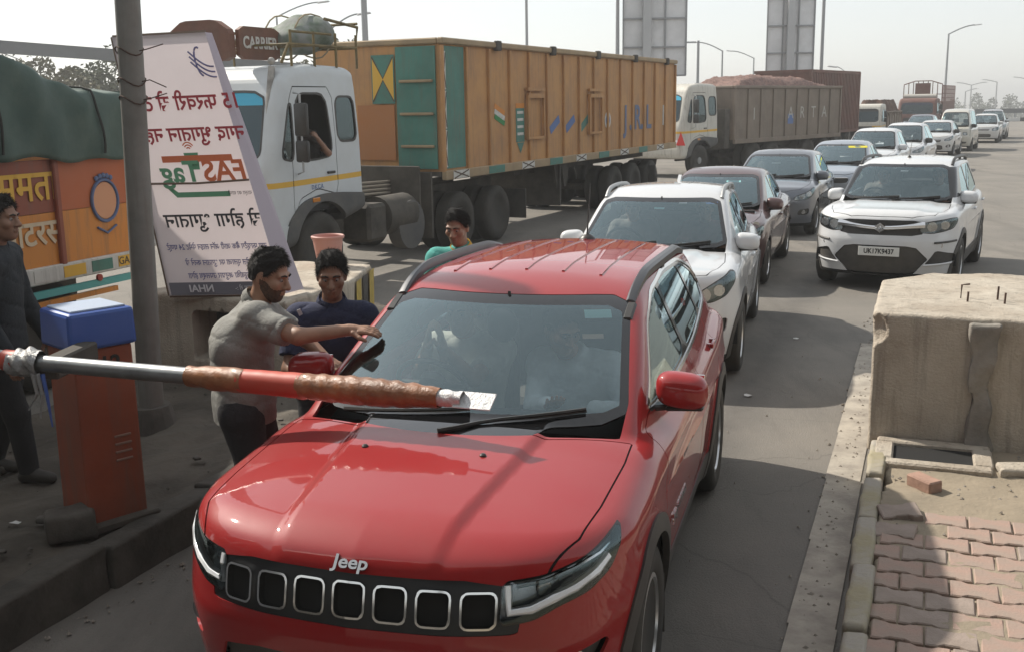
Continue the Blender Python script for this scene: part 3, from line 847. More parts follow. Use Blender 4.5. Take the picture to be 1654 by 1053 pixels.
    def sticker(name, x, z, w, h, m, d=.010):
        c = on_ws(x, z, d); ux = on_ws(x+.03, z, d)-on_ws(x-.03, z, d); uz = on_ws(x, z+.03, d)-on_ws(x, z-.03, d)
        M = frame_mat(c, ux, uz)
        o = MB().box((0, 0, 0), (w, h, .001)).build(name, m, root); o.matrix_local = M; return o, M
    b = MB(); c = on_ws(-.015, 1.36, .25); b.sphere(c, .085, 20, (.95, .45, 1.05)); b.build('sensor_pod', M_black, root, smooth=True)
    o, M = sticker('toll_sticker', .47, 1.435, .13, .07, mat('sticker teal', (.30,.62,.60), .5))
    text_mesh('sticker_print', 'Honda'[:0]+'≈', .10, M_ink, o, Matrix.Translation((0, -.012, -.0015)), depth=.0004)
    sticker('toll_sticker', .48, 1.36, .10, .035, mat('sticker brown', (.42,.30,.22), .6))
    sticker('toll_sticker', -.47+.0, 1.47, .05, .02, mat('sticker grey', (.5,.6,.6), .6))
    for x in (.10, .155): sticker('toll_sticker', x, 1.475, .03, .018, mat('sticker white', (.8,.8,.8), .6))
    return root, k

# ---------------------------------------------------------------- plaza frame: u across the lane, v along it
EX = Vector((.934, -.358, 0)); EY = Vector((.358, .934, 0)); P0 = Vector((-2.06, 5.25, 0)); LANE = math.atan2(.358, .934)
def pl(u, v, z=0.0): return P0+EX*u+EY*v+Vector((0, 0, z))
M_road = mat('dusty asphalt', (.175,.162,.144), .88, var=.35, vscale=.45, col2=(.235,.213,.185), bump=.6, bscale=90)
M_conc = mat('weathered concrete', (.52,.465,.385), .92, var=.4, vscale=2.6, col2=(.40,.34,.27), bump=.8, bscale=55, streak=True)
M_concd = mat('dirty concrete', (.12,.108,.093), .95, var=.5, vscale=3.0, bump=.6, bscale=12)
M_sand = mat('sand and dust', (.32,.265,.195), .95, var=.35, vscale=2.5, col2=(.25,.21,.155), bump=.5, bscale=30)
M_dirt = mat('trodden dirt', (.105,.09,.072), .95, var=.45, vscale=2.0, bump=.6, bscale=18)
M_paver = mat('red paver', (.37,.245,.20), .92, var=.3, vscale=7, col2=(.30,.235,.20), dust=.35, bump=.3, bscale=60, dustcol=(.40,.33,.26))
M_paver2 = mat('greyed paver', (.33,.265,.23), .92, var=.3, vscale=6, dust=.4, bump=.3, bscale=60, dustcol=(.36,.30,.24))
M_galv = mat('galvanised steel', (.42,.43,.43), .45, .6, var=.2, vscale=2)
M_kerb = mat('kerb faded yellow', (.36,.33,.285), .92, var=.8, vscale=4.5, col2=(.33,.29,.19), bump=.5, bscale=18)
M_kerbd = mat('kerb worn dark', (.095,.085,.072), .95, var=.5, vscale=4, bump=.6, bscale=12)

# ground sheet reaching the horizon, then the road surface on it
g = MB(); g.prism([(-3000, -.06), (116, -.06), (140, -9), (6000, -9), (6000, -9.6), (-3000, -9.6)], -4500, 4500, lambda u, v, t: (t, u, v)); tag(g.build('ground', mat('dry ground', (.20,.17,.12), .95, var=.3, vscale=.02)), kind='structure')
xs = np.concatenate([np.linspace(-60, -8, 12), np.linspace(-7, 9, 90), np.linspace(10, 150, 40)]); ys = np.concatenate([np.linspace(-20, 1, 8), np.linspace(1.5, 22, 110), np.linspace(24, 112, 40)])
Xg, Yg = np.meshgrid(xs, ys, indexing='ij')
Zg = .006*np.sin(Xg*.9+.3*Yg)*np.sin(.7*Yg)-.006
Vr = np.stack([Xg, Yg, Zg], -1).reshape(-1, 3); ny = len(ys)
ii, jj = np.meshgrid(np.arange(len(xs)-1), np.arange(ny-1), indexing='ij'); a = (ii*ny+jj).ravel()
Qr = np.stack([a, a+ny, a+ny+1, a+1], 1)
road = tag(npmesh('road', Vr, Qr, M_road), kind='structure')
# oil stains and cracks live in the road material
nt = M_road.node_tree; bsdf = nt.nodes['Principled BSDF']; prev = bsdf.inputs['Base Color'].links[0].from_socket
tcn = nt.nodes.new('ShaderNodeTexCoord'); mp = nt.nodes.new('ShaderNodeMapping'); mp.inputs['Rotation'].default_value = (0, 0, .37); mp.inputs['Scale'].default_value = (1, .25, 1)
n1 = nt.nodes.new('ShaderNodeTexNoise'); n1.inputs['Scale'].default_value = .8; n1.inputs['Detail'].default_value = 7; n1.inputs['Roughness'].default_value = .7
nt.links.new(tcn.outputs['Object'], mp.inputs[0]); nt.links.new(mp.outputs[0], n1.inputs['Vector'])
r1 = nt.nodes.new('ShaderNodeMapRange'); r1.inputs[1].default_value = .5; r1.inputs[2].default_value = .72; r1.inputs[4].default_value = .75; nt.links.new(n1.outputs[0], r1.inputs[0])
mx = nt.nodes.new('ShaderNodeMix'); mx.data_type = 'RGBA'; nt.links.new(r1.outputs[0], mx.inputs[0]); nt.links.new(prev, mx.inputs[6]); mx.inputs[7].default_value = (.105, .097, .087, 1)
vo = nt.nodes.new('ShaderNodeTexVoronoi'); vo.feature = 'DISTANCE_TO_EDGE'; vo.inputs['Scale'].default_value = .55
n2 = nt.nodes.new('ShaderNodeTexNoise'); n2.inputs['Scale'].default_value = 2.5; n2.inputs['Detail'].default_value = 5
ad = nt.nodes.new('ShaderNodeVectorMath'); ad.operation = 'ADD'; nt.links.new(tcn.outputs['Object'], ad.inputs[0]); nt.links.new(n2.outputs['Color'], ad.inputs[1]); nt.links.new(ad.outputs[0], vo.inputs['Vector'])
r2 = nt.nodes.new('ShaderNodeMapRange'); r2.inputs[1].default_value = .004; r2.inputs[2].default_value = .0; r2.inputs[4].default_value = .30; nt.links.new(vo.outputs[0], r2.inputs[0])
mx2 = nt.nodes.new('ShaderNodeMix'); mx2.data_type = 'RGBA'; nt.links.new(r2.outputs[0], mx2.inputs[0]); nt.links.new(mx.outputs[2], mx2.inputs[6]); mx2.inputs[7].default_value = (.05, .045, .04, 1)
# worn wheel tracks and oil drips along the lane
dp_ = nt.nodes.new('ShaderNodeVectorMath'); dp_.operation = 'DOT_PRODUCT'; dp_.inputs[1].default_value = EX[:]; nt.links.new(tcn.outputs['Object'], dp_.inputs[0])
def mth(op, a, b=None):
    n = nt.nodes.new('ShaderNodeMath'); n.operation = op
    for i, v in enumerate((a, b)):
        if v is None: continue
        if hasattr(v, 'is_linked'): nt.links.new(v, n.inputs[i])
        else: n.inputs[i].default_value = v
    return n.outputs[0]
uu = mth('SUBTRACT', dp_.outputs['Value'], P0.dot(EX)+1.75)
uu = mth('ADD', uu, mth('MULTIPLY', mth('SUBTRACT', n1.outputs[0], .5), .5))
trk = mth('SUBTRACT', 1.0, mth('MULTIPLY', mth('ABSOLUTE', mth('SUBTRACT', mth('ABSOLUTE', uu), .76)), 3.2))
n3 = nt.nodes.new('ShaderNodeTexNoise'); n3.inputs['Scale'].default_value = 3.0; n3.inputs['Detail'].default_value = 8; nt.links.new(tcn.outputs['Object'], n3.inputs['Vector'])
trk = mth('MULTIPLY', mth('MAXIMUM', trk, 0.0), mth('MULTIPLY', n3.outputs[0], .85))
n4 = nt.nodes.new('ShaderNodeTexNoise'); n4.inputs['Scale'].default_value = 5.5; n4.inputs['Detail'].default_value = 3; nt.links.new(tcn.outputs['Object'], n4.inputs['Vector'])
oil = nt.nodes.new('ShaderNodeMapRange'); oil.inputs[1].default_value = .62; oil.inputs[2].default_value = .70; nt.links.new(n4.outputs[0], oil.inputs[0])
oil = mth('MULTIPLY', oil.outputs[0], mth('MAXIMUM', mth('SUBTRACT', .8, mth('MULTIPLY', mth('ABSOLUTE', uu), 1.3)), 0.0))
wear = mth('MINIMUM', mth('ADD', trk, oil), .8)
mx3 = nt.nodes.new('ShaderNodeMix'); mx3.data_type = 'RGBA'; nt.links.new(wear, mx3.inputs[0]); nt.links.new(mx2.outputs[2], mx3.inputs[6]); mx3.inputs[7].default_value = (.07, .065, .06, 1)
nt.links.new(mx3.outputs[2], bsdf.inputs['Base Color'])

def rough_block(name, poly, z0, z1, m, parent=None, seed=1, amp=.012, h=.05, rnd=.04, F2=None):
    """cast block with worn, uneven edges (plan outline poly in world or parent xy)"""
    r = np.random.default_rng(seed); K = r.normal(size=(7, 3))*np.array([5, 5, 5]); ph = r.uniform(0, 6, 7); K2 = K*3.3
    P = np.array([(p[0], p[1]) for p in poly])
    def F(x, y, z):
        d = sdpoly(x, y, P); zz = np.maximum(z0-z, z-z1)
        f = smax(d, zz, rnd)
        n = 0
        for i in range(7): n = n+np.sin(K[i, 0]*x+K[i, 1]*y+K[i, 2]*z+ph[i])+.5*np.sin(K2[i, 0]*x+K2[i, 1]*y+K2[i, 2]*z+ph[i])
        f = f+amp*n/4
        return f if F2 is None else np.maximum(f, F2(x, y, z))
    lo = P.min(0)-.1; hi = P.max(0)+.1
    V, Q, N = snet(F, (lo[0], lo[1], z0-.06), (hi[0], hi[1], z1+.1), h, 2)
    return npmesh(name, V, Q, m, parent, N)

# left island: dirt-covered slab with kerb stones along the lane
IZ = .20
def plist(pts): return [tuple(pl(u, v).xy) for u, v in pts]
tag(rough_block('traffic_island', plist([(-.16, -6), (-.16, 6.2), (-1.0, 7.0), (-2.2, 6.6), (-2.75, -6)]), -.1, IZ, M_dirt, seed=3, amp=.03, h=.09, rnd=.08), kind='structure')
isl = bpy.data.objects['traffic_island']
kb = None
for i in range(13):
    v0 = -5.6+i*.92
    if kb is None:
        kb = rough_block('kerb_stone', [(-.09, 0), (.09, 0), (.09, .90), (-.09, .90)], -.05, .235, M_kerbd, isl, seed=5, amp=.012, h=.022, rnd=.02); o = kb
    else:
        o = kb.copy(); link(o); o.parent = isl
    p = pl(-.09+random.uniform(-.015, .015), v0); o.location = (p.x, p.y, random.uniform(-.03, .01)); o.rotation_euler = (random.uniform(-.03, .03), random.uniform(-.05, .05), -LANE+random.uniform(-.02, .02))

# right island with kerb, pavers, sand
tag(rough_block('pavement', plist([(3.68, -6), (8.5, -6), (8.5, 5.6), (3.72, 5.6), (3.68, 2.2)]), -.1, .131, M_sand, seed=8, amp=.012, h=.07, rnd=.03), kind='structure')
pav = bpy.data.objects['pavement']
kb2 = None
for i in range(12):
    v0 = -5.2+i*.70
    if kb2 is None:
        kb2 = rough_block('kerb_stone', [(-.055, 0), (.055, 0), (.055, .685), (-.055, .685)], -.05, .165, M_kerb, pav, seed=11, amp=.008, h=.02, rnd=.025); o = kb2
    else:
        o = kb2.copy(); link(o); o.parent = pav
    p = pl(3.64+random.uniform(-.01, .01), v0); o.location = (p.x, p.y, random.uniform(-.02, .01)); o.rotation_euler = (0, random.uniform(-.04, .04), -LANE+random.uniform(-.015, .015))
# waisted pavers
def paver_mesh(m, nm):
    hw, hd = .111, .089; wq = .020
    o = [(-hw, -hd), (-hw*.55, -hd), (-hw*.3, -hd+wq), (hw*.3, -hd+wq), (hw*.55, -hd), (hw, -hd), (hw, hd), (hw*.55, hd), (hw*.3, hd-wq), (-hw*.3, hd-wq), (-hw*.55, hd), (-hw, hd)]
    o = [(x*.97, y*.96) for x, y in o]; q = [(x*.94, y*.93) for x, y in o]
    b = MB(); A = [b.bm.verts.new((x, y, -.06)) for x, y in o]; B = [b.bm.verts.new((x, y, -.006)) for x, y in o]; C = [b.bm.verts.new((x, y, 0)) for x, y in q]
    n = len(o)
    for i in range(n):
        b.bm.faces.new((A[i], A[(i+1) % n], B[(i+1) % n], B[i])); b.bm.faces.new((B[i], B[(i+1) % n], C[(i+1) % n], C[i]))
    b.bm.faces.new(C)
    ob = b.build(nm, m, pav); return ob
pv = [paver_mesh(M_paver, 'paver'), paver_mesh(M_paver2, 'paver')]; used = [0, 0]
cut_edge = lambda u: 2.12-.12*math.sin(u*5)+.10*(u-3.7)
for r_ in range(-8, 13):
    for c_ in range(0, 13):
        u = 3.82+.224*c_+(.112 if r_ % 2 else 0); v = .178*r_-.25
        if u > 5.9 or v > cut_edge(u)-.02 or (v < -1.2 and u > 4.9): continue
        if (r_, c_) in ((12, 0), (11, 0)): continue
        if r_ % 2 and c_ == 0:
            o = pv[0].copy(); link(o); o.parent = pav; p = pl(u-.224, v); o.location = (p.x, p.y, .140); o.rotation_euler = (0, 0, -LANE)
        j = 0 if random.random() < (.75 if u > 4.1 else .45) else 1
        o = pv[j] if not used[j] else pv[j].copy()
        if used[j]: link(o)
        used[j] = 1; o.parent = pav
        p = pl(u, v); o.location = (p.x, p.y, .142+random.uniform(-.004, .004)); o.rotation_euler = (random.uniform(-.012, .012), random.uniform(-.012, .012), -LANE+random.uniform(-.012, .012))
for u, v, z, a in ((3.80, 1.90, .165, .25), (3.78, 1.62, .155, -.12)):
    o = pv[1].copy(); link(o); o.parent = pav; p = pl(u, v); o.location = (p.x, p.y, z); o.rotation_euler = (.08, -.1, -LANE+a)

# loose bricks and slab on the sand
bk = MB().box((0, 0, 0), (.20, .10, .075), None, .008).build('loose_brick', mat('pink brick', (.40,.25,.19), .9, var=.3, vscale=9, bump=.3), None)
p = pl(3.93, 2.42, .157); bk.location = p; bk.rotation_euler = (.05, 0, -1.2); tag(bk, 'loose pink brick lying on the sand in front of the open drain', 'brick')
sb = rough_block('broken_slab', [(-.17, -.08), (.17, -.08), (.15, .09), (-.16, .07)], 0, .07, M_conc, None, seed=21, amp=.012, h=.02, rnd=.02)
sb.location = pl(4.52, 2.85, .118); sb.rotation_euler = (0, 0, -.15); tag(sb, 'broken flat piece of concrete slab at the foot of the large block', 'slab')
# open drain chamber
dr = thing('drain_chamber', 'square concrete drain frame with an open black hole at the block foot', 'drain', pl(3.98, 2.98, .10), -LANE)
b = MB()
for c, d in (((0, .21, .03), (.70, .10, .10)), ((0, -.21, .025), (.70, .10, .09)), ((-.30, 0, .03), (.12, .34, .095)), ((.30, 0, .028), (.12, .34, .092))): b.box(c, d, None, .012)
b.build('frame', M_conc, dr)
MB().box((0, 0, .036), (.50, .34, .03)).build('pit_shade', M_under, dr)  # black plate stands in for the shade down the hole

# big block on the right (lane divider end block) with starter bars
def nicks(x, y, z):
    c = pl(3.55, 3.22); d1 = np.sqrt((x-c.x)**2+(y-c.y)**2+((z-.95)/1.6)**2)
    return .09-d1+.02*np.sin(23*z)+.015*np.sin(31*x+17*y)
blk = rough_block('concrete_block', plist([(3.56, 3.26), (8.0, 3.26), (8.0, 5.2), (3.95, 5.2), (3.56, 4.7)]), .05, 1.02, M_conc, None, seed=31, amp=.008, h=.03, rnd=.03, F2=nicks)
rb = thing('concrete_block_divider', 'large weathered concrete block with pale top and rusty starter bars beside the pavers', 'concrete block', pl(4.6, 4.2, .1))
blk.name = 'block'; blk.parent = rb; blk.matrix_parent_inverse = Matrix.Translation(-Vector(rb.location))
def inpar(o, root): o.parent = root; o.matrix_parent_inverse = Matrix.Translation(-Vector(root.location)); return o
rust = mat('rusty bar', (.09,.05,.035), .8, var=.4, vscale=20)
for u, v, h in ((4.12, 3.98, .10), (4.16, 3.85, .075), (4.36, 3.98, .10), (4.40, 3.87, .075)):
    b = MB(); p = pl(u, v, .99); t = [(p.x, p.y, .98), (p.x+.004, p.y, 1.02+h)]
    if v > 3.95 and u < 4.2: t.append((p.x+.06, p.y, 1.025+h))
    b.tube(t, .007, 6); inpar(b.build('starter_bar', rust), rb)
# mortar patch running down the front
mo = rough_block('mortar_joint', plist([(4.16, 3.19), (4.34, 3.19), (4.34, 3.30), (4.16, 3.30)]), .1, .99, mat('wet mortar', (.29,.265,.23), .95, var=.35, vscale=5, bump=.6, bscale=20), None, seed=41, amp=.03, h=.025, rnd=.03)
inpar(mo, rb)
# concrete edge strip painted along the lane
b = MB(); e = 0
st = []
for i in range(9):
    v0 = -2.5+i*1.05; u0, u1 = 3.33, 3.55
    b.face([pl(u0, v0, .006), pl(u1, v0, .006), pl(u1+.01, v0+1.05, .006), pl(u0+.01, v0+1.05, .006)])
tag(b.build('edge_strip', mat('worn white paint', (.42,.38,.32), .9, var=.9, vscale=5, col2=(.27,.24,.205), bump=.3)), kind='structure')

# left end block with bucket
lb = thing('island_end_block', 'low concrete end block with a dark square opening under the leaning banner', 'concrete block', pl(-1.7, 4.1, IZ))
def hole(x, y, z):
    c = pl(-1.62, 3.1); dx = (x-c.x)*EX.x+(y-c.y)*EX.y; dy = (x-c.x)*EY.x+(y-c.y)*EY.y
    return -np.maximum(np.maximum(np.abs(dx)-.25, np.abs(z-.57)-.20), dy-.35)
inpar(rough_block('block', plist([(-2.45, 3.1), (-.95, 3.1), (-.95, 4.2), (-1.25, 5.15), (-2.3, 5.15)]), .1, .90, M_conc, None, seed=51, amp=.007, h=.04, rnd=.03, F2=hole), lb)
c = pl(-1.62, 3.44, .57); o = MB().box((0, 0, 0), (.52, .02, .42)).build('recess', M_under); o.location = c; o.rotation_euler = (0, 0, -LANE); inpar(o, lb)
for i, mm in enumerate(('yellow', 'black', 'yellow')):
    col = {'yellow': (.55,.40,.06), 'black': (.03,.03,.03)}[mm]
    v0 = 4.25+i*.30
    b = MB(); q = lambda t, z: pl(-.95-(t-4.2)*.316+.018, t, z)
    b.face([q(v0, .24), q(v0+.22, .24), q(v0+.30, .86), q(v0+.08, .86)]); inpar(b.build('painted_stripe', mat('stripe '+mm, col, .8, var=.4, vscale=6, dust=.3)), lb)
bu = thing('bucket', 'pink plastic bucket standing on the end block', 'bucket', pl(-1.62, 4.95, .90))
MB().lathe([(.0001, 0), (.105, 0), (.11, .01), (.15, .27), (.16, .27), (.165, .29), (.155, .30), (.145, .29), (.10, .02), (.0001, .02)], n=28).build('pail', mat('pink plastic', (.55,.26,.22), .55, dust=.25), bu, smooth=True)
b = MB(); b.tube([(.155*math.cos(a), -.02, .285-.11*math.sin(a)) for a in np.linspace(0, math.pi, 13)], .004, 5); b.build('handle', M_galv, bu)
# drum-like white cap on the block
# stone at the barrier foot
sf = rough_block('stone_block', [(-.13, -.08), (.12, -.10), (.13, .09), (-.12, .10)], 0, .16, M_concd, None, seed=61, amp=.02, h=.025, rnd=.04)
sf.location = pl(-.36, .02, IZ-.01); sf.rotation_euler = (0, 0, .5); tag(sf, 'dark rough stone block at the foot of the orange barrier box', 'stone')
def litter(name, label, cat, p, sz, m, a=0.0):
    r = np.random.default_rng(int(p.x*1000) & 0xffff)
    b = MB(); n = 7; pts = []
    for i in range(n):
        q = 2*math.pi*i/n; pts.append((sz*math.cos(q)*r.uniform(.6, 1), sz*.6*math.sin(q)*r.uniform(.6, 1), r.uniform(.004, .02)))
    c = b.bm.verts.new((0, 0, .02)); vs = [b.bm.verts.new(q) for q in pts]
    for i in range(n): b.bm.faces.new((c, vs[i], vs[(i+1) % n]))
    o = b.build(name, m, None); o.location = p; o.rotation_euler = (0, 0, a); return tag(o, label, cat)
M_paper = mat('waste paper', (.6,.6,.58), .8)
litter('paper_scrap', 'small white paper scrap on the road right of the red SUV', 'litter', Vector((1.98, 8.65, .0)), .055, M_paper)
litter('paper_scrap', 'white paper scrap on the dark island by the barrier box', 'litter', pl(-.75, .02, IZ+.01), .04, M_paper)
litter('paper_scrap', 'tiny paper scrap on the road beside the maroon sedan', 'litter', Vector((2.95, 10.8, 0)), .04, M_paper)
rngl = random.Random(4)
for i in range(10):
    p = pl(rngl.uniform(-1.6, -.35), rngl.uniform(-.6, 2.6), IZ+.005)
    o = rough_block('rubble_stone', [(-.05, -.04), (.05, -.035), (.045, .04), (-.04, .045)], 0, .05, M_concd, None, seed=70+i, amp=.015, h=.016, rnd=.02) if i < 3 else bpy.data.objects['rubble_stone'].copy()
    if i >= 3: link(o)
    o.location = p; o.rotation_euler = (0, 0, rngl.uniform(0, 6)); o.scale = (rngl.uniform(.5, 1.3),)*3
    tag(o, 'small grey rubble stone lying on the dirt of the left island', 'stone', 'rubble stones on the left island')

# lamp post beside the banner
po = thing('steel_post', 'tall grey steel post beside the tilted banner', 'post', (-2.62, 7.40, IZ))
b = MB(); b.cyl((.01, 0, 0), (.125, 0, 4.2), .088, .080, 24); b.build('shaft', mat('grey post paint', (.20,.20,.19), .6, .2, var=.3, vscale=4, dust=.3, streak=True), po, smooth=True)
b = MB(); b.cyl((0, 0, -.02), (0, 0, .16), .20, .15, 14); b.build('footing', M_concd, po)
for z in (2.30, 2.42, 2.62):
    b = MB(); b.tube([(.09*math.cos(a)+.075, .09*math.sin(a), z+.03*math.sin(a*2)) for a in np.linspace(0, 2*math.pi, 17)[:-1]], .005, 5, True)
    b.tube([(.16, -.05, z), (.22, -.07, z+.01), (.33, -.08, z+.04*(1 if z != 2.42 else -1))], .004, 5); b.build('tie_wire', rust, po)

# background: lamps, boards, barrier, bushes, trees
M_pole = mat('lamp post grey', (.30,.31,.32), .5, .3)
def street_lamp(x, y, h, arms, label, r=.07):
    o = thing('street_lamp', label, 'street lamp', (x, y, 0), 0, 'street lamps along the highway')
    MB().cyl((0, 0, -.1 if y < 140 else -9), (0, 0, h), r*1.3, r*.7, 10).build('pole', M_pole, o, smooth=True)
    for s, ln in arms:
        pts = [(s*ln*t, 0, h-.05+.75*math.sin(t*1.45)) for t in np.linspace(0, 1, 9)]
        a = MB().tube(pts, r*.55, 6).build('arm', M_pole, o, smooth=True)
        q = pts[-1]; MB().box((q[0]+s*.28, 0, q[2]+.01), (.7, .22, .10), Matrix.Rotation(-s*.12, 4, 'Y'), .03, (.8, .7)).build('lamp_head', mat('lamp head', (.5,.5,.5), .4), a)
    return o
for x, y, h, arms, lab, r in (
    (32.2+5.9, 95, 7.8, ((1, 2.2),), 'lone tall street lamp with one curved arm above the white van', .10),
    (4.75, 47.5, 8.6, ((-1, 2.0),), 'street lamp with an arm to the left, just left of the large sign board', .09),
    (18.2, 93, 6.6, ((-1, 2.0),), 'street lamp with left-pointing arm between the two sign boards, the nearer one', .09),
    (24.7, 110, 6.6, ((-1, 2.2),), 'street lamp with left-pointing arm just left of the narrower sign board', .09),
    (127.5, 300, 5.6, ((-1, 4.0), (1, 4.0)), 'far double-armed street lamp above the line of trees', .22),
    (126.0, 300, 3.9, ((1, 3.0),), 'far low street lamp just left of the double-armed one', .22),
    (134.5, 300, 6.3, ((-1, 4.0),), 'far street lamp above the last car of the queue', .22),
    (144.6, 303, 6.9, ((-1, 4.2),), 'far street lamp at the right edge of the picture', .22),
    (23.5, 75, 3.9, ((-1, 1.0),), 'small faint lamp behind the truck loads left of the red railed truck', .05),
    (-12.5, 60, 7.3, ((1, 2.3),), 'street lamp whose arm shows above the white truck cab roof', .07),
    (-8.4, 52, 6.0, ((1, 1.4),), 'street lamp whose head peeks out above the orange trailer front', .07),
    (-31.0, 70, 5.7, ((-1, 2.5),), 'street lamp at the far left above the green tarpaulin', .07)):
    street_lamp(x, y, h, arms, lab, r)
def mast(x, y, h, r, label):
    o = thing('mast', label, 'mast', (x, y, 0)); MB().cyl((0, 0, -.1), (0, 0, h), r*1.15, r*.8, 12).build('shaft', M_pole, o, smooth=True); return o
mast(-6.45, 50, 14, .14, 'thick grey mast rising behind the orange trailer nose')
mast(1.32, 75, 14, .10, 'thin grey mast rising above the middle of the orange trailer')
mast(15.75, 55, 14, .085, 'thin tall mast right of the narrower sign board')
cp = mast(12.15, 70, 6.2, .10, 'short camera mast with a side box between the sign boards')
MB().box((-.9, 0, 6.1), (1.5, .12, .10)).build('camera_arm', M_pole, cp); MB().box((0, -.1, 3.3), (.35, .3, .55)).build('control_box', M_pole, cp)
def sign_board(label, x, y, rz, wd, z0, z1, cols, rows, px):
    o = thing('sign_board', label, 'sign board', (x, y, 0), rz)
    grey = mat('sign back sheet', (.70,.71,.72), .55, .2, var=.15, vscale=1.5)
    fr = mat('sign frame', (.26,.27,.28), .5, .4)
    for i in range(cols):
        for j in range(rows):
            w_ = wd/cols; h_ = (z1-z0)/rows
            MB().box((-wd/2+w_*(i+.5), .06, z0+h_*(j+.5)), (w_-.02, .02, h_-.02)).build('sheet_panel', grey, o)
    for i in range(cols+1): MB().box((-wd/2+wd/cols*i, .0, (z0+z1)/2), (.06, .07, z1-z0)).build('upright', fr, o)
    for j in range(rows+1): MB().box((0, -.05, z0+(z1-z0)/rows*j), (wd, .06, .07)).build('cross_rail', fr, o)
    MB().box((px, -.22, z1/2), (.36, .30, z1), None, .02).build('post', mat('sign post', (.46,.47,.48), .5, .3, var=.15, vscale=.6), o)
    return o
sign_board('large sign board seen from behind with its broad steel post', 6.42, 48, 0, 2.75, 3.55, 8.4, 3, 4, -.36)
sign_board('narrower tilted sign board seen from behind, right of the large one', 14.15, 55, 0, 2.35, 3.4, 7.35, 3, 3, -.05)
# flyover beam at far left, bushes below
fb = thing('flyover_beam', 'long grey flyover beam running above the bushes at the far left', 'beam', (-18, 45, 0))
b = MB(); b.prism([(-12, 5.55), (10, 3.75), (10, 4.15), (-12, 6.15)], -.4, .4, lambda u, v, t: (u, t, v)); b.build('girder', mat('beam grey', (.17,.18,.19), .7, var=.2, vscale=.6), fb)
b = MB(); b.prism([(-5.6, 4.9), (-3, 4.7), (-3, 5.3), (-5.6, 5.55)], -.6, -.4, lambda u, v, t: (u, t, v)); b.build('splice_plate', mat('beam grey', ()), fb)
for x in (-11, 8): MB().box((x, .5, 2), (.5, .5, 4.4)).build('column', M_conc, fb)

def leaf_cloud(n, cen, rad, size, seed, lump=.35, flat=1.0):
    """many small leaf quads through an uneven volume"""
    r = np.random.default_rng(seed)
    L_ = max(5, n//260); lc = r.normal(size=(L_, 3))*.48; lc /= np.maximum(1, np.linalg.norm(lc, axis=1)/.85)[:, None]; lr = r.uniform(.6, 1.2, L_)*lump
    k = r.integers(0, L_, n); d = r.normal(size=(n, 3)); d /= np.linalg.norm(d, axis=1)[:, None]
    P = lc[k]+d*(lr[k]*r.uniform(.3, 1, n)**.4)[:, None]
    P = P*np.array(rad)+np.array(cen)
    a = r.normal(size=(n, 3)); a /= np.linalg.norm(a, axis=1)[:, None]; b = np.cross(a, r.normal(size=(n, 3))); b /= np.linalg.norm(b, axis=1)[:, None]
    s = size*r.uniform(.6, 1.4, n)[:, None]
    V = np.stack([P-a*s, P-b*s*.5, P+a*s, P+b*s*.5], 1).reshape(-1, 3)
    return V, np.arange(4*n).reshape(-1, 4)
M_leafd = mat('dusty leaves', (.085,.095,.045), .8, var=.5, vscale=1.2, col2=(.05,.065,.028))
M_leafy = mat('dry leaves', (.13,.12,.055), .8, var=.4, vscale=1.2)
M_bark = mat('bark', (.10,.08,.06), .9, var=.4, vscale=8)
def tree(x, y, h, wd, seed, label, group, n=900, name='tree', cat='tree', m=M_leafd, zc=.62, size=None):
    o = thing(name, label, cat, (x, y, 0), 0, group)
    r = random.Random(seed)
    b = MB(); b.tube([(0, 0, -.1), (r.uniform(-.1, .1), 0, h*.3), (r.uniform(-.2, .2), 0, h*.75)], [h*.022, h*.016, h*.005], 7)
    for i in range(4):
        a = r.uniform(0, 6.28); z = h*r.uniform(.3, .5); b.tube([(0, 0, z), (wd*.3*math.cos(a), wd*.3*math.sin(a), z+h*.22)], [h*.010, h*.003], 5)
    b.build('trunk', M_bark, o, smooth=True)
    V, Q = leaf_cloud(n, (0, 0, h*zc), (wd*.5, wd*.5, h*(1-zc)*1.05), size or h*.028, seed, .5)
    npmesh('crown', V, Q, m, o, smooth=False)
    return o
rt = random.Random(12)
M_treeh = mat('far tree leaves', (.07,.085,.05), .85, var=.4, vscale=.3)
for i in range(15):
    y = 330+rt.uniform(-40, 60); u = 1532+i*10.2+rt.uniform(-4, 4)
    x = (u-827)/1720*y*.985; h = rt.uniform(8.5, 11.5)
    o = tree(x, y, h, h*rt.uniform(.7, 1.1), 100+i, 'hazy tree in the far row behind the end of the road', 'hazy far trees', 700, m=M_treeh, size=.40, zc=.45); o.location.z = -9
for i in range(26):
    x = -46+i*1.9+rt.uniform(-.6, .6); y = 62+rt.uniform(-3, 6)
    h = rt.uniform(4.6, 5.6)
    if x > -8: break
    o = thing('bush', 'dusty bush in the scrub strip below the flyover beam', 'bush', (x, y, 0), 0, 'scrub bushes at the far left')
    V, Q = leaf_cloud(2600, (0, 0, h*.5), (2.1, 1.8, h*.50), .17, 300+i, .6); npmesh('foliage', V, Q, M_leafy if i % 2 else M_leafd, o, smooth=False)
    MB().tube([(0, 0, -.1), (.1, 0, h*.6)], [.08, .03], 6).build('stem', M_bark, o)
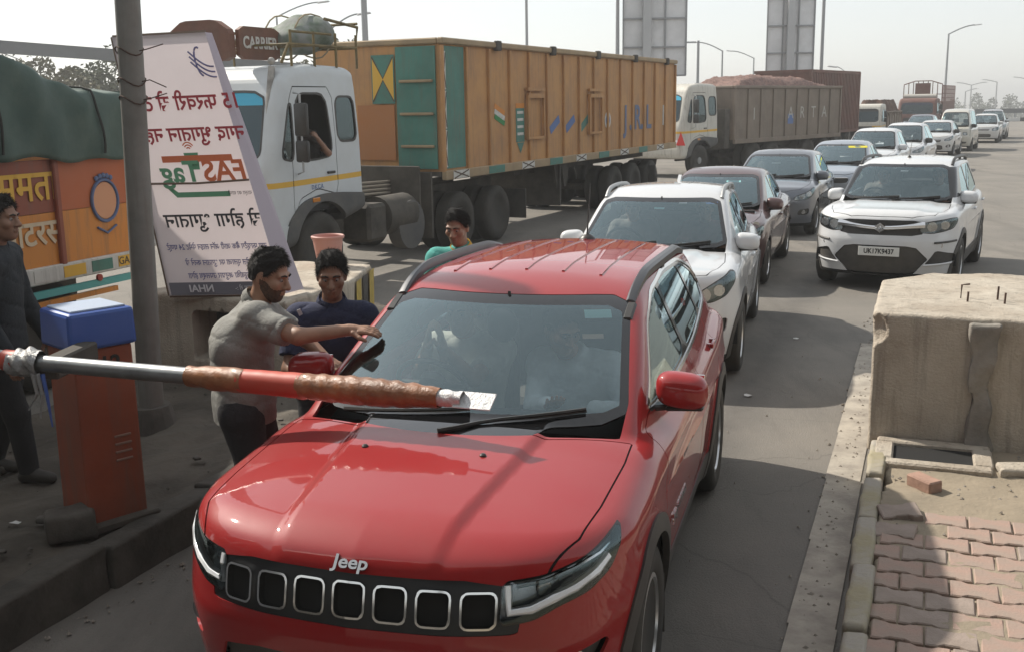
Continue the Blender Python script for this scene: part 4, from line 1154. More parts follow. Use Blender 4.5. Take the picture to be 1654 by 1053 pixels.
# far parapet with striped kerb closing the road on the right
pa = thing('parapet_rail', 'long grey guard rail along the far edge of the road', 'guard rail', (48, 108, 0))
b = MB(); b.prism([(-16, .78), (60, .78), (60, 1.22), (-16, 1.22)], -.12, .12, lambda u, v, t: (u, t, v)); b.build('rail', mat('dark rail', (.12,.125,.13), .6), pa)
for i in range(26): MB().box((-15+i*2.9, 0, .4), (.14, .14, .8)).build('rail_post', M_pole, pa)
kp = thing('striped_kerb', 'low black and white striped kerb under the far guard rail', 'kerb', (48, 106.5, 0))
for i in range(46):
    MB().box((-14+i*1.2, 0, .18), (1.19, .4, .36)).build('kerb_block', mat('kerb white', (.55,.55,.53), .8) if i % 2 else mat('kerb black', (.05,.05,.05), .8), kp)

# ---------------------------------------------------------------- dusty winter haze
hz = MB().box((0, 1500, 1.9), (9200, 9200, 26.0)).build('haze', None)
hm = bpy.data.materials.new('haze air'); hm.use_nodes = True; hm.node_tree.nodes.clear()
ho = hm.node_tree.nodes.new('ShaderNodeOutputMaterial'); pv_ = hm.node_tree.nodes.new('ShaderNodeVolumePrincipled')
pv_.inputs['Color'].default_value = (.92, .93, .93, 1); pv_.inputs['Density'].default_value = .0017; pv_.inputs['Anisotropy'].default_value = .35
hm.node_tree.links.new(pv_.outputs[0], ho.inputs['Volume'])
hz.data.materials.clear(); hz.data.materials.append(hm); tag(hz, kind='stuff')

# ---------------------------------------------------------------- trucks
M_cab = mat('white truck paint', (.58,.62,.64), .45, coat=.3, dust=.25, streak=False)
M_cab2 = mat('cream truck paint', (.60,.58,.52), .5, coat=.2, dust=.35, streak=True)
M_fend = mat('grey fender plastic', (.06,.065,.07), .7, dust=.3)
M_chas = mat('chassis grime', (.035,.032,.03), .85, var=.4, vscale=4, dust=.3)
M_orange = mat('orange trailer paint', (.54,.27,.085), .65, bump=.35, bscale=2.5, var=.3, vscale=1.6, col2=(.43,.21,.075), dust=.22, streak=True)
M_green = mat('green trailer paint', (.045,.21,.165), .6, var=.25, vscale=2, dust=.2, streak=True)
M_rail = mat('trailer rail', (.40,.28,.15), .7, var=.3, vscale=2, dust=.35)
M_yel = mat('yellow stripe', (.70,.40,.03), .5, dust=.15)
M_white = mat('white paint', (.62,.61,.57), .6, dust=.3, streak=True)
M_blue = mat('blue lettering', (.06,.14,.36), .6, dust=.25)
M_visor = mat('blue visor film', (.05,.42,.62), .35)
G_cab = glass_mat('cab glass', (.34,.38,.38))

def truck_wheel(parent, x, y, r, s, dual=False):
    w = bpy.data.objects.new('wheel', None); link(w); w.parent = parent; w.location = (x, y, r); w.empty_display_size = .1
    for dx in ((0, -.33*s) if dual else (0,)):
        t = MB(); h = .14
        prof = [(r*.56, -h*.8), (r*.62, -h), (r*.9, -h), (r*.985, -h*.75), (r, -h*.5), (r, h*.5), (r*.985, h*.75), (r*.9, h), (r*.62, h), (r*.56, h*.8)]
        t.lathe([(a, b) for a, b in prof], (dx, 0, 0), 'X', 32); t.build('tyre', M_tyre, w, smooth=True, angle=45)
    b = MB(); o = s
    if dual: b.lathe([(r*.57, .10*o), (r*.54, .06*o), (r*.50, -.10*o), (r*.30, -.12*o), (r*.29, .02*o), (r*.20, .06*o), (.0001, .07*o)], axis='X', n=24)
    else: b.lathe([(r*.57, .10*o), (r*.53, .11*o), (r*.46, .04*o), (r*.34, .07*o), (r*.25, .05*o), (r*.20, .13*o), (.0001, .14*o)], axis='X', n=24)
    for i in range(8):
        a = i*math.pi/4; b.cyl((.05*o if not dual else -.10*o, r*.38*math.cos(a), r*.38*math.sin(a)), (.10*o if not dual else -.06*o, r*.38*math.cos(a), r*.38*math.sin(a)), .02, n=6)
    b.build('rim', M_steel, w, smooth=True)
    return w

def make_cab(root, paint, res=.035, detail=True, stripe=True, visor=M_visor):
    sp = chaikin([(-.02, .80), (0, 1.55), (.04, 1.72), (.36, 2.74), (.52, 2.93), (1.0, 3.0), (1.9, 2.98), (2.08, 2.9), (2.14, 1.12), (2.14, 1.02), (1.9, .95), (.3, .62), (.05, .62)], 2, .15)
    AY, AZ, AR = 1.10, .52, .66
    def F(x, y, z):
        x = np.abs(x); d = sdpoly(y, z, sp)
        wd = 1.20-.05*np.clip(z-2.0, 0, 1)-.10*np.clip(.5-y, 0, .5)**2*3
        f = smax(d, x-wd, .14)
        g = -(np.abs(z-1.36)-.006)*0+f
        return g
    V, Q, N = snet(F, (-1.32, -.12, .5), (1.32, 2.25, 3.1), res)
    sh = Shell(V, Q, N)
    sh.cut('body', lambda x, y, z: np.maximum(np.sqrt((y-AY)**2+(z-AZ)**2)-AR, .55-np.abs(x)), None)
    fen = [(.22, .5), (.30, .95), (.62, 1.22), (1.2, 1.30), (2.4, 1.20), (2.4, .4), (.3, .4)]
    sh.cut('body', lambda x, y, z: np.maximum(sdpoly(y, z, chaikin(fen, 2, .2)), .6-np.abs(x)), 'fender')
    wp = chaikin([(-1.02, 1.74), (1.02, 1.74), (.95, 2.66), (-.95, 2.66)], 2, .1)
    gw = lambda x, y, z: np.maximum(sdpoly(x, z, wp), y-.6)
    sh.cut('body', gw, 'ws')
    sh.cut('ws', lambda x, y, z: gw(x, y, z)+.03, '_g'); sh.parts['wsb'] = sh.parts.pop('ws'); sh.parts['ws'] = sh.parts.pop('_g')
    sh.cut('ws', lambda x, y, z: 2.47-z, 'visor')
    sidew = {'quarter_window': [(.28, 1.80), (.52, 2.58), (.50, 1.76)], 'door_window': [(.60, 1.76), (.64, 2.60), (1.28, 2.60), (1.36, 1.80), (1.0, 1.76)], 'side_window': [(1.52, 1.98), (1.52, 2.56), (1.94, 2.56), (1.96, 1.98)]}
    for nme, pp in sidew.items():
        q = chaikin(pp, 2, .14); g = lambda x, y, z, q=q: np.maximum(sdpoly(y, z, q), .6-np.abs(x))
        sh.cut('body', lambda x, y, z: g(x, y, z)-.028, '_s'); sh.cut('_s', g, nme)
        sh.parts['rubber'] = np.concatenate([sh.parts['rubber'], sh.parts.pop('_s')]) if 'rubber' in sh.parts else sh.parts.pop('_s')
    if stripe:
        sh.cut('body', lambda x, y, z: np.maximum(np.abs(z-1.45-.02*y)-.036, .6-np.abs(x)), 'stripe')
    dp = chaikin([(.46, 1.0), (.50, 2.70), (1.44, 2.70), (1.47, 1.25), (1.0, 1.36), (.6, 1.25)], 1, .1)
    gdr = lambda x, y, z: np.maximum(sdpoly(y, z, dp), .6-np.abs(x))
    for src in ('body', 'stripe'):
        if src in sh.parts: sh.ring(src, gdr, .007, 'gap')
    sh.cut('body', gdr, 'door')
    gp = chaikin([(-.8, 1.0), (.8, 1.0), (.8, 1.45), (-.8, 1.45)], 1, .1)
    sh.cut('body', lambda x, y, z: np.maximum(sdpoly(x, z, gp), y-.3), 'grille')
    sh.cut('body', lambda x, y, z: np.maximum(z-.92, y-.4), 'bumper')
    cabp = sh.build('body', 'cab', paint, root, skirt=.03)
    for s in (-1, 1):
        sel = lambda x, y, z: x*s > 0
        d = sh.build('door', 'door', paint, root, sel=sel, skirt=.02)
        b = MB(); b.box((s*1.215, 1.30, 1.56), (.03, .17, .035), None, .008); b.build('door_handle', M_black, d)
        sh.build('fender', 'fender', M_fend, root, off=.03, skirt=.09, sel=sel)
        for nme in sidew:
            if nme == 'door_window' and s > 0 and detail: continue     # wound down
            sh.build(nme, nme, G_cab, root, off=-.012, skirt=0, sel=sel)
        b = MB(); b.box((s*1.235, .90, 1.215), (.02, .16, .06), None, .008); b.build('marker_lamp', M_amber, root)
    for s in (-1, 1):
        for y0, y1 in ((-1, .56), (.56, 1.44), (1.44, 4)): sh.build('rubber', 'window_rubber', M_black, root, off=.004, skirt=.03, sel=lambda x, y, z: (x*s > 0) & (y > y0) & (y < y1))
        if stripe: sh.build('stripe', 'stripe', M_yel, root, off=.001, skirt=0, sel=lambda x, y, z: x*s > 0)
    sh.build('gap', 'door_gap', M_gap, root, off=-.01, skirt=0)
    sh.build('wsb', 'windscreen_rubber', M_black, root, off=.003, skirt=.03); sh.build('ws', 'windscreen', G_cab, root, off=-.01, skirt=0)
    sh.build('visor', 'sun_film', visor, root, off=-.006, skirt=0)
    sh.build('grille', 'grille', M_black, root, off=-.02, skirt=0); sh.build('bumper', 'bumper', paint, root, off=.02, skirt=.06)
    b = MB(); b.box((0, 1.2, 1.1), (2.2, 1.6, .1)); b.box((0, 2.0, 2.0), (2.2, .06, 1.7)); b.box((0, .45, 1.6), (2.1, .3, .2)); b.build('cab_interior', M_dark, root)
    for s in (-1, 1): make_seat(root, s*.6, 1.25, 1.30, M_seat, .15)
    for s in (-1, 1):
        b = MB(); b.cyl((0, -.01, 0), (0, .06, 0), .10, n=18); b.build('headlight', M_lens, root, smooth=True, loc=(s*.95, -.01, 1.12))
        m = bpy.data.objects.new('wing_mirror', None); link(m); m.parent = root; m.location = (s*1.22, .42, 0); m.empty_display_size = .1
        b = MB(); b.tube([(0, .12, 2.62), (s*.20, -.02, 2.60), (s*.22, -.04, 1.62), (0, .14, 1.58)], .014, 6); b.build('bracket', M_galv, m)
        b = MB(); b.box((s*.21, -.02, 2.28), (.20, .07, .42), None, .03, seg=2); b.box((s*.21, -.02, 1.88), (.20, .07, .28), None, .03, seg=2); b.build('housing', M_black, m, smooth=True)
        if detail:
            b = MB(); b.cyl((s*1.02, .12, 1.72), (s*.98, .44, 2.95), .045, n=10); b.sphere((s*.98, .44, 3.02), .05, 10); b.build('corner_tube', mat('rusty white', (.42,.40,.37), .7, var=.5, vscale=6), root, smooth=True)
    b = MB()
    b.prism([(0, 0)]+[(.66*math.cos(a), .66*math.sin(a)) for a in np.linspace(0, math.pi, 13)], -1.05, -.60, lambda u, v, t: (t, AY+u, AZ+v)); b.build('wheel_well', M_under, root)
    b = MB(); b.prism([(0, 0)]+[(.66*math.cos(a), .66*math.sin(a)) for a in np.linspace(0, math.pi, 13)], .60, .70, lambda u, v, t: (t, AY+u, AZ+v)); b.build('wheel_well', M_under, root)
    for s in (-1, 1): truck_wheel(root, s*1.02, AY, .52, s)
    return sh

def x_panel(parent, M, w, h, m1, name='painted_cross'):
    """white plate with a dark cross on it, laid in frame M"""
    o = MB().box((0, 0, .002), (w, h, .004)).build(name, m1, parent); o.matrix_local = M
    a = math.atan2(h, w); l = math.hypot(w, h)*.92
    for s in (-1, 1): q = MB().box((0, 0, .006), (l, .022, .003)).build('cross_stroke', mat('faded dark stroke', (.10,.07,.05), .8), o); q.matrix_local = Matrix.Rotation(s*a, 4, 'Z')
    return o

def trailer(root, y0, y1, z0, z1, hw, paint, npan, rib_m, rail_m, ribw=.07, top_sag=.0, parts=True):
    L = y1-y0
    # plates between ribs, each a panel
    for s in (-1, 1):
        for i in range(npan):
            a = y0+L*i/npan; b_ = y0+L*(i+1)/npan
            if s < 0 and i % 4: continue
            bb = (y0+L*min(i+4, npan)/npan) if s < 0 else b_
            MB().box((s*(hw-.03), (a+bb)/2, (z0+z1)/2), (.04, bb-a-.004, z1-z0)).build('side_panel', paint[i % len(paint)] if s > 0 else paint[0], root)
        if s > 0:
            for i in range(npan+1):
                MB().box((s*(hw+.012), y0+L*i/npan, (z0+z1)/2-.02), (.065, ribw, z1-z0-.02), None, .012).build('rib', rib_m[min(i, len(rib_m)-1)], root)
    MB().box((0, y0+.02, (z0+z1)/2), (2*hw-.08, .04, z1-z0)).build('front_wall', paint[-1], root)
    MB().box((0, y1-.02, (z0+z1)/2), (2*hw-.08, .04, z1-z0)).build('tailgate', paint[-1], root)
    MB().box((0, (y0+y1)/2, z0-.04), (2*hw-.1, L, .08)).build('floor', M_chas, root)
    for s in (-1, 1):
        MB().box((s*(hw+.01), (y0+y1)/2, z1+.04), (.11, L+.1, .10), None, .02).build('top_rail', rail_m, root)
        MB().box((s*(hw+.02), (y0+y1)/2, z0-.06), (.09, L+.06, .15), None, .012).build('bottom_rail', rail_m, root)
    for y in (y0, y1): MB().box((0, y, z1+.04), (2*hw-.10, .10, .098), None, .02).build('end_rail', rail_m, root)

def chassis(root, y0, y1, axles, r=.50, dual=True, z=.95):
    for s in (-1, 1):
        MB().box((s*.42, (y0+y1)/2, z), (.09, y1-y0, .26)).build('chassis_rail', M_chas, root)
        for y in axles: truck_wheel(root, s*1.02, y, r, s, dual)
    for y in axles: MB().cyl((-.9, y, r), (.9, y, r), .07, n=10).build('axle', M_chas, root)

# --- truck with the orange trailer
T1 = thing('trailer_truck', 'white-cab truck pulling the long orange and green trailer behind the banner', 'truck', (-4.10, 14.08, 0), -.454)
make_cab(T1, M_cab)
text_mesh('door_lettering', 'D.K.C.A.', .085, M_blue, T1, frame_mat((1.212, .98, 1.385), (0, 1, .02), (0, 0, 1)), depth=.001, sx=.9)
trailer(T1, 4.38, 16.75, 1.37, 3.40, 1.24, [M_orange], 15, [M_orange], M_rail)
# green first bay on the side and on the front wall, white corner post with crosses
MB().box((1.235, 4.78, 2.39), (.02, .70, 1.95)).build('green_bay', M_green, T1)
MB().box((.78, 4.35, 2.39), (.74, .02, 1.95)).build('green_bay', M_green, T1)
for i in range(3):
    MB().box((.80, 4.31, 1.78+i*.52), (.62, .05, .045), None, .01).build('ladder_rung', M_rail, T1)
    x_panel(T1, frame_mat((1.268, 4.41, 1.74+i*.62), (0, 1, 0), (0, 0, 1)), .11, .60, M_white)
M_x = frame_mat((.16, 4.348, 2.86), (1, 0, 0), (0, 0, 1)); o = x_panel(T1, M_x, .44, .78, M_green, 'painted_diamond')
for s in (-1, 1):
    b = MB(); b.face([(0, 0, .008), (s*.2, .33, .008), (s*.2, -.33, .008)]); b.build('yellow_triangle', M_yel, o)
MB().box((.0, 4.35, 2.0), (.72, .015, .9)).build('front_sheet', mat('dark orange sheet', (.40,.15,.04), .65, dust=.2), T1)
# coloured blocks on the bottom rail
for i in range(9):
    y = 4.6+i*1.32
    if i % 2 == 0: x_panel(T1, frame_mat((1.308, y+.25, 1.31), (0, 1, 0), (0, 0, 1)), .55, .13, M_white)
    else: o = MB().box((0, 0, .002), (.62, .13, .004)).build('painted_block', M_green, T1); o.matrix_local = frame_mat((1.308, y+.25, 1.31), (0, 1, 0), (0, 0, 1))
# grey overlay of the rail between, small door frames, hasps
for y, h in ((7.9, .85), (11.0, .8)):
    b = MB(); z = 1.5
    for c, d in (((0, 0, .78), (.06, .72, .08)), ((0, .36, .38), (.05, .05, .82)), ((0, -.36, .38), (.05, .05, .82)), ((0, 0, 0), (.05, .72, .05)), ((0, 0, .90), (.06, .78, .06))): b.box((1.285, y, z+.15), (0, 0, 0)) if 0 else b.box((1.285+c[0], y+c[1], z+.3+c[2]), d)
    b.build('side_hatch_frame', M_orange, T1)
for i in range(5):
    MB().box((1.30, 6.3+i*2.4, 3.43), (.09, .16, .17), None, .015).build('rail_clamp', M_chas, T1)
# stickers and letters
def on_side(y, z, tilt=0.0): return frame_mat((1.236, y, z), (0, 1, tilt), (0, -tilt, 1))
def decal(root, y, z, w, h, m, tilt=0.0, name='sticker'):
    o = MB().box((0, 0, 0), (w, h, .003)).build(name, m, root); o.matrix_local = on_side(y, z, tilt); return o
for q, mm in ((.09, mat('saffron', (.60,.22,.03), .6)), (0, M_white), (-.09, mat('flag green', (.03,.22,.06), .6))): decal(T1, 6.45, 2.25+q, .42, .09, mm, -.35, 'flag_stripe')
decal(T1, 7.3, 2.05, .36, .62, M_green, 0, 'notice'); decal(T1, 7.3, 2.40, .36, .09, mat('saffron', ()), 0, 'notice_header')
b = MB(); b.face([(-.15, 0, .004), (.0, -.2, .004), (.15, 0, .004)]); o = b.build('notice_arrow', M_green, T1); o.matrix_local = on_side(7.3, 1.73)
for i in range(4): o = MB().box((0, 0, .004), (.26, .05, .002)).build('notice_line', M_white, T1); o.matrix_local = on_side(7.3, 2.28-.13*i)
for y in (8.9, 9.7, 10.5): o = decal(T1, y, 2.02, .5, .16, M_blue if y < 10 else M_green, .5)
MB().lathe([(.19, 0), (.19, .004), (.0001, .004)], n=24).build('round_emblem', M_white, T1).matrix_local = on_side(11.85, 2.05)
MB().lathe([(.12, .0), (.12, .008), (.0001, .008)], n=24).build('round_emblem', M_blue, T1).matrix_local = on_side(11.85, 2.05)
for y, c in ((13.02, 'J'), (13.36, '.'), (13.86, 'R'), (14.18, '.'), (14.68, 'L')): text_mesh('trailer_letter', c, .80, mat('faded blue lettering', (.10,.15,.28), .7, dust=.35), T1, on_side(y, 2.05) @ Matrix.Translation((0, 0, .004)), depth=.002, bold=.016, sx=1.0)
decal(T1, 15.9, 2.1, .22, .5, M_white)
chassis(T1, 1.9, 7.6, (5.1, 6.5)); chassis(T1, 8.6, 16.5, (12.6, 13.9, 15.2), z=1.15)
b = MB(); b.cyl((.95, 2.75, .80), (.95, 3.55, .80), .30, n=20); b.build('air_cleaner', M_chas, T1, smooth=True)
b = MB(); b.box((.95, 2.45, .75), (.5, .5, .55), None, .05); b.cyl((.85, 2.4, 1.05), (.85, 2.4, 1.25), .06); b.build('battery_box', M_chas, T1)
b = MB(); b.cyl((.98, 3.4, .62), (1.2, 3.4, .62), .38, n=24); b.build('air_tank', M_fend, T1, smooth=True)
MB().box((.0, 3.72, 1.05), (2.35, .04, .9), None, .01).build('mud_guard_sheet', M_chas, T1)
MB().box((.85, 4.0, .86), (.75, .05, 1.05)).build('landing_leg_plate', M_chas, T1)
for y in (9.35, 9.75):
    b = MB(); b.prism([(y, 1.34), (y+.5, 1.34), (y+.28, .72), (y+.16, .72)], .95, 1.0, lambda u, v, t: (t, u, v)); b.build('landing_leg_brace', M_chas, T1)
MB().box((0, 9.6, .85), (2.1, .08, 1.0)).build('underride_guard', M_chas, T1)
for i in range(4): MB().cyl((.62, 2.3, 1.12+i*.06), (.62, 3.7, 1.08+i*.06), .018, n=6).build('air_hose', mat('pale hose', (.25,.22,.18), .7), T1)
for y in (7.35, 15.0): MB().box((1.0, y, .60), (.62, .02, .55)).build('mud_flap', M_clad, T1)
# roof carrier with sign and bundle
rc = bpy.data.objects.new('roof_carrier', None); link(rc); rc.parent = T1; rc.location = (0, 0, 2.98)
b = MB()
for s in (-1, 1):
    b.tube([(s*1.05, .55, .02), (s*1.10, .65, .26), (s*1.10, 2.2, .26), (s*1.08, 2.28, .55), (s*1.08, 1.5, .62)], .022, 6); b.tube([(s*1.1, .7, .42), (s*1.1, 1.6, .42)], .018, 6)
    for y in (.7, 1.2, 1.7, 2.2): b.cyl((s*1.1, y, -.02), (s*1.1, y, .44), .018, n=6)
for y in (.7, 1.2, 1.7, 2.2): b.cyl((-1.1, y, .26), (1.1, y, .26), .016, n=6)
b.tube([(-1.08, 2.28, .60), (1.08, 2.28, .60)], .02, 6)
b.build('rack', mat('rack paint', (.20,.15,.06), .7, var=.5, vscale=5), rc)
b = MB()
b.prism(chaikin([(-.55, .06), (.45, .06), (.45, .44), (.22, .58), (-.32, .58), (-.55, .44)], 1, .12), .28, .40, lambda u, v, t: (u, t, v)); b.build('name_board', mat('name board brown', (.16,.055,.03), .6, var=.3, vscale=4, dust=.2), rc)
b = MB(); b.prism(chaikin([(.42, .08), (1.25, .08), (1.25, .50), (.42, .50)], 1, .12), .44, .50, lambda u, v, t: (t, u, v)); b.build('side_board', mat('name board brown', ()), rc)
text_mesh('board_lettering', 'CARRIER', .21, M_white, rc, frame_mat((.506, .84, .29), (0, 1, 0), (0, 0, 1)), depth=.002, sx=.85, bold=.006)
text_mesh('board_lettering', 'CARRIER'[:0]+'✳', .01, M_white, rc, frame_mat((0, .275, .27), (1, 0, 0), (0, 0, 1)), depth=.002, sx=.9)
def bundle(x, y, z):
    return smin(smin(np.sqrt(((x-.55)/.42)**2+((y-2.0)/.40)**2+((z-.45)/.26)**2)-1, np.sqrt(((x-.2)/.55)**2+((y-2.1)/.36)**2+((z-.38)/.2)**2)-1, .3), np.sqrt(((x-.6)/.3)**2+((y-1.75)/.3)**2+((z-.36)/.2)**2)-1, .3)+.06*np.sin(14*x+5*z)*np.sin(11*y)
V, Q, N = snet(lambda x, y, z: bundle(x, y+.25, z)*.25, (-.6, 1.05, .05), (1.2, 2.45, .9), .05); npmesh('tied_bundle', V, Q, mat('grey sacking', (.24,.25,.24), .8, var=.6, vscale=5, col2=(.10,.14,.09)), rc, N)
b = MB()
for x in (.2, .7): b.tube([(x+.02*math.sin(a*3), 1.75+.45*math.cos(a), .42+.30*math.sin(a)) for a in np.linspace(0, 6.283, 17)[:-1]], .012, 5, True)
b.build('rope', mat('rope', (.35,.28,.18), .9), rc)

# --- grey tipper trailer with gravel
M_brown = mat('grey brown trailer paint', (.20,.155,.12), .7, var=.3, vscale=1.5, col2=(.15,.115,.09), dust=.3, streak=True)
M_grav = mat('pink gravel', (.26,.16,.135), .95, var=.6, vscale=14, col2=(.13,.085,.075), bump=1.0, bscale=18)
T2 = thing('tipper_truck', 'white-cab tipper truck with a grey-brown body heaped with gravel', 'truck', (4.66, 35.3, 0), -.745)
make_cab(T2, M_cab2, .05, False)
trailer(T2, 3.05, 10.9, 1.12, 2.84, 1.24, [M_brown], 9, [M_brown], M_brown, .09)
on_side2 = lambda y: frame_mat((1.237, y, 1.95), (0, 1, 0), (0, 0, 1))
text_mesh('body_lettering', 'I', .6, mat('pale lettering', (.42,.40,.36), .7), T2, on_side2(4.36), depth=.002)
for i_, c_ in ((4, 'A'), (5, 'R'), (6, 'T'), (7, 'A')): text_mesh('body_lettering', c_, .6, mat('pale lettering', ()), T2, on_side2(3.05+.872*(i_+.5)), depth=.002)
decal(T2, 6.97, 1.75, .4, .35, M_blue)
r2 = np.random.default_rng(3); K2 = r2.normal(size=(9, 2))*2.2; p2 = r2.uniform(0, 6, 9)
gx, gy = np.meshgrid(np.linspace(-1.19, 1.19, 30), np.linspace(3.12, 10.8, 90), indexing='ij')
edge = np.clip(1-np.maximum(np.abs(gx)/1.2, np.abs(gy-7.0)/4.0)**2.5, 0, 1)
gz = 2.70+edge*(.62+.10*sum(np.sin(K2[i, 0]*gx+K2[i, 1]*gy*.5+p2[i]) for i in range(9))/3)+r2.normal(size=gx.shape)*.025
ii, jj = np.meshgrid(np.arange(29), np.arange(89), indexing='ij'); a = (ii*90+jj).ravel()
o = npmesh('gravel_load', np.stack([gx, gy, gz], -1).reshape(-1, 3), np.stack([a, a+90, a+91, a+1], 1), M_grav, None); tag(o, kind='stuff', label='heaped pinkish gravel filling the grey-brown tipper body', cat='gravel'); o.location = T2.location; o.rotation_euler = T2.rotation_euler
chassis(T2, 1.9, 10.7, (4.6, 5.9, 8.6, 9.9), z=.9); MB().box((0, 2.75, 1.5), (2.3, .3, 1.3)).build('bulkhead', M_chas, T2)
b = MB(); b.prism([(0, 0), (.34, 0), (.17, .42)], 0, .02, lambda u, v, t: (u, t, v)); o = b.build('warning_triangle', mat('warning red', (.55,.02,.015), .5), T2); o.location = (1.0, -.07, 1.05)

# --- red container truck behind it
M_cont = mat('red brown container', (.16,.055,.04), .7, var=.3, vscale=1, dust=.25, streak=True)
T3 = thing('container_truck', 'tall red-brown corrugated container truck behind the gravel tipper', 'truck', (11.5, 45.7, 0), -.62)
b = MB(); prof = []
n = 31
for s in (1,):
    for i in range(n):
        y0, y1 = i*.2, i*.2+.1
        b.box((1.22, y0+.05, 2.3), (.05, .11, 2.5)); 
b.build('corrugation', M_cont, T3)
MB().box((0, 3.1, 2.3), (2.42, 6.2, 2.5)).build('container_box', M_cont, T3)
for z in (1.02, 3.58): MB().box((0, 3.1, z), (2.52, 6.3, .12)).build('edge_beam', M_cont, T3)
for y in (0, 6.2): MB().box((1.2, y, 2.3), (.14, .14, 2.6)).build('corner_post', M_cont, T3)
MB().box((.62, -.07, 2.9), (1.1, .03, .55)).build('white_sheet', M_white, T3)
chassis(T3, -1.5, 6, (.8, 3.9, 5.2)); o = MB().box((0, 6.1, .75), (2.3, .1, .4)).build('underride_guard', M_chas, T3)

# --- far trucks
T4 = thing('loaded_truck', 'far white-cab truck carrying dark rusty scrap left of the red railed truck', 'truck', (18.0, 55.0, 0), -.50)
T4.scale = (.72, .72, .72)
make_cab(T4, M_cab2, .07, False, visor=M_black)
for o in list(T4.children):
    if o.name.startswith('sun_film'): pass
trailer(T4, 2.3, 8.5, 1.3, 2.35, 1.22, [M_brown], 6, [M_brown], M_brown); chassis(T4, 1.9, 8.4, (6, 7.3))
V, Q, N = snet(lambda x, y, z: (z-2.5-.3*np.sin(2.3*x+1)*np.cos(1.7*y)-.15*np.sin(5*x)*np.sin(4*y))*.6+np.maximum(np.maximum(np.abs(x)-1.1, np.abs(y-5.4)-3.0), 2.2-z)*1.0, (-1.3, 2.2, 2.1), (1.3, 8.6, 3.2), .10, 1)
npmesh('scrap_load', V, Q, mat('rusty scrap', (.13,.07,.05), .9, var=.6, vscale=6, bump=1, bscale=10), T4, N, smooth=False)
T5 = thing('railed_truck', 'far red truck with a tall open railed frame above its cab', 'truck', (26.3, 70.0, 0), -.50)
T5.scale = (1.0, 1.0, .80)
M_rtr = mat('red truck paint', (.11,.026,.02), .6, dust=.3)
make_cab(T5, M_rtr, .07, False, stripe=False, visor=mat('dark film', (.03,.035,.06), .3))
MB().box((0, 6, 1.95), (2.5, 6.6, 1.5)).build('cargo_box', M_rtr, T5)
b = MB()
for i in range(9): b.cyl((-1.2+i*.3, 2.4, 2.6), (-1.2+i*.3, 2.4, 4.0+.35*math.cos((i-4)*.32)), .03, n=6)
b.tube([(-1.2, 2.4, 4.1), (-.5, 2.4, 4.38), (.5, 2.4, 4.38), (1.2, 2.4, 4.1)], .045, 6); b.cyl((-1.2, 2.4, 3.3), (1.2, 2.4, 3.3), .03, n=6); b.build('front_railing', M_rtr, T5)
b = MB()
for i in range(12): b.cyl((1.22, 2.6+i*.6, 2.6), (1.22, 2.6+i*.6, 4.0), .03, n=6)
for z in (3.0, 3.35, 3.7, 4.0): b.cyl((1.22, 2.5, z), (1.22, 9.2, z), .03, n=6)
b.build('side_railing', M_rtr, T5)
MB().box((0, 2.33, 3.75), (.95, .06, .9)).build('name_board', M_rtr, T5); b = MB(); b.cyl((-1.0, 1.3, 3.12), (1.0, 1.3, 3.12), .20, n=14); b.build('rolled_sheet', mat('pale roll', (.42,.40,.36), .8), T5)
chassis(T5, 1.9, 9, (6.4, 7.7))

# --- truck at the left edge with green tarpaulin
M_tarp = mat('green tarpaulin', (.030,.072,.060), .6, var=.4, vscale=2.2, col2=(.048,.095,.080), bump=.5, bscale=7, dust=.12)
M_or2 = mat('bright orange panel', (.62,.22,.02), .5, dust=.15, streak=True)
M_rb = mat('red brown panel', (.26,.055,.025), .55, dust=.15, streak=True)
T0 = thing('tarpaulin_truck', 'orange painted truck under a green tarpaulin cut by the left edge', 'truck', (-3.6, 10.3, 0), -.384)
# local frame: flank at x=0, rear at y=0, truck reaches to y=-7
for i in range(6):
    y1 = -i*.98; y0 = y1-.98
    MB().box((-.03, (y0+y1)/2, 1.34), (.05, .975, .46)).build('lower_panel', M_or2, T0)
    MB().box((-.03, (y0+y1)/2, 1.80), (.05, .975, .45)).build('upper_panel', M_rb if i else mat('deep orange panel', (.45,.10,.02), .5, dust=.15), T0)
    MB().box((.012, y1-.02 if i else -.03, 1.58), (.05, .06, .95), None, .01).build('post', M_rb, T0)
MB().box((-1.2, -.03, 1.6), (2.35, .05, .95)).build('tailboard', M_or2, T0)
MB().box((-1.2, -3.5, 1.06), (2.35, 6.9, .08)).build('floor', M_chas, T0)
bm_ = MB().box((.0, -3.0, 1.04), (.07, 6.1, .15), None, .01).build('side_beam', M_white, T0)
for i, mm in enumerate((M_yel, M_green, M_yel, M_white, M_green, M_yel)):
    MB().box((.038, -.22-i*.34, 1.04), (.006, .26, .10)).build('painted_block', mm, T0)
text_mesh('number_lettering', 'GA:02', .10, M_ink, T0, frame_mat((.043, -.22, 1.04), (0, 1, 0), (0, 0, 1)), depth=.001)
MB().box((.02, -2.2, .88), (.05, 4.4, .06)).build('guard_bar', mat('turquoise paint', (.10,.38,.36), .6), T0)
MB().box((.03, -2.4, .80), (.04, 4.0, .045)).build('guard_bar', M_or2, T0)
b = MB(); b.cyl((.03, -.62, .93), (.055, -.62, .93), .032, n=14); b.build('tail_lamp', mat('red tail lamp lens', (.30,.01,.008), .3), T0)  # plain red lens colour, no emission
for y in (-1.2, -2.5): truck_wheel(T0, -.22, y, .50, 1, True)
truck_wheel(T0, -.22, -6.2, .50, 1)
MB().box((-1.2, -3.2, .75), (.9, 6.2, .25)).build('chassis_rail', M_chas, T0)
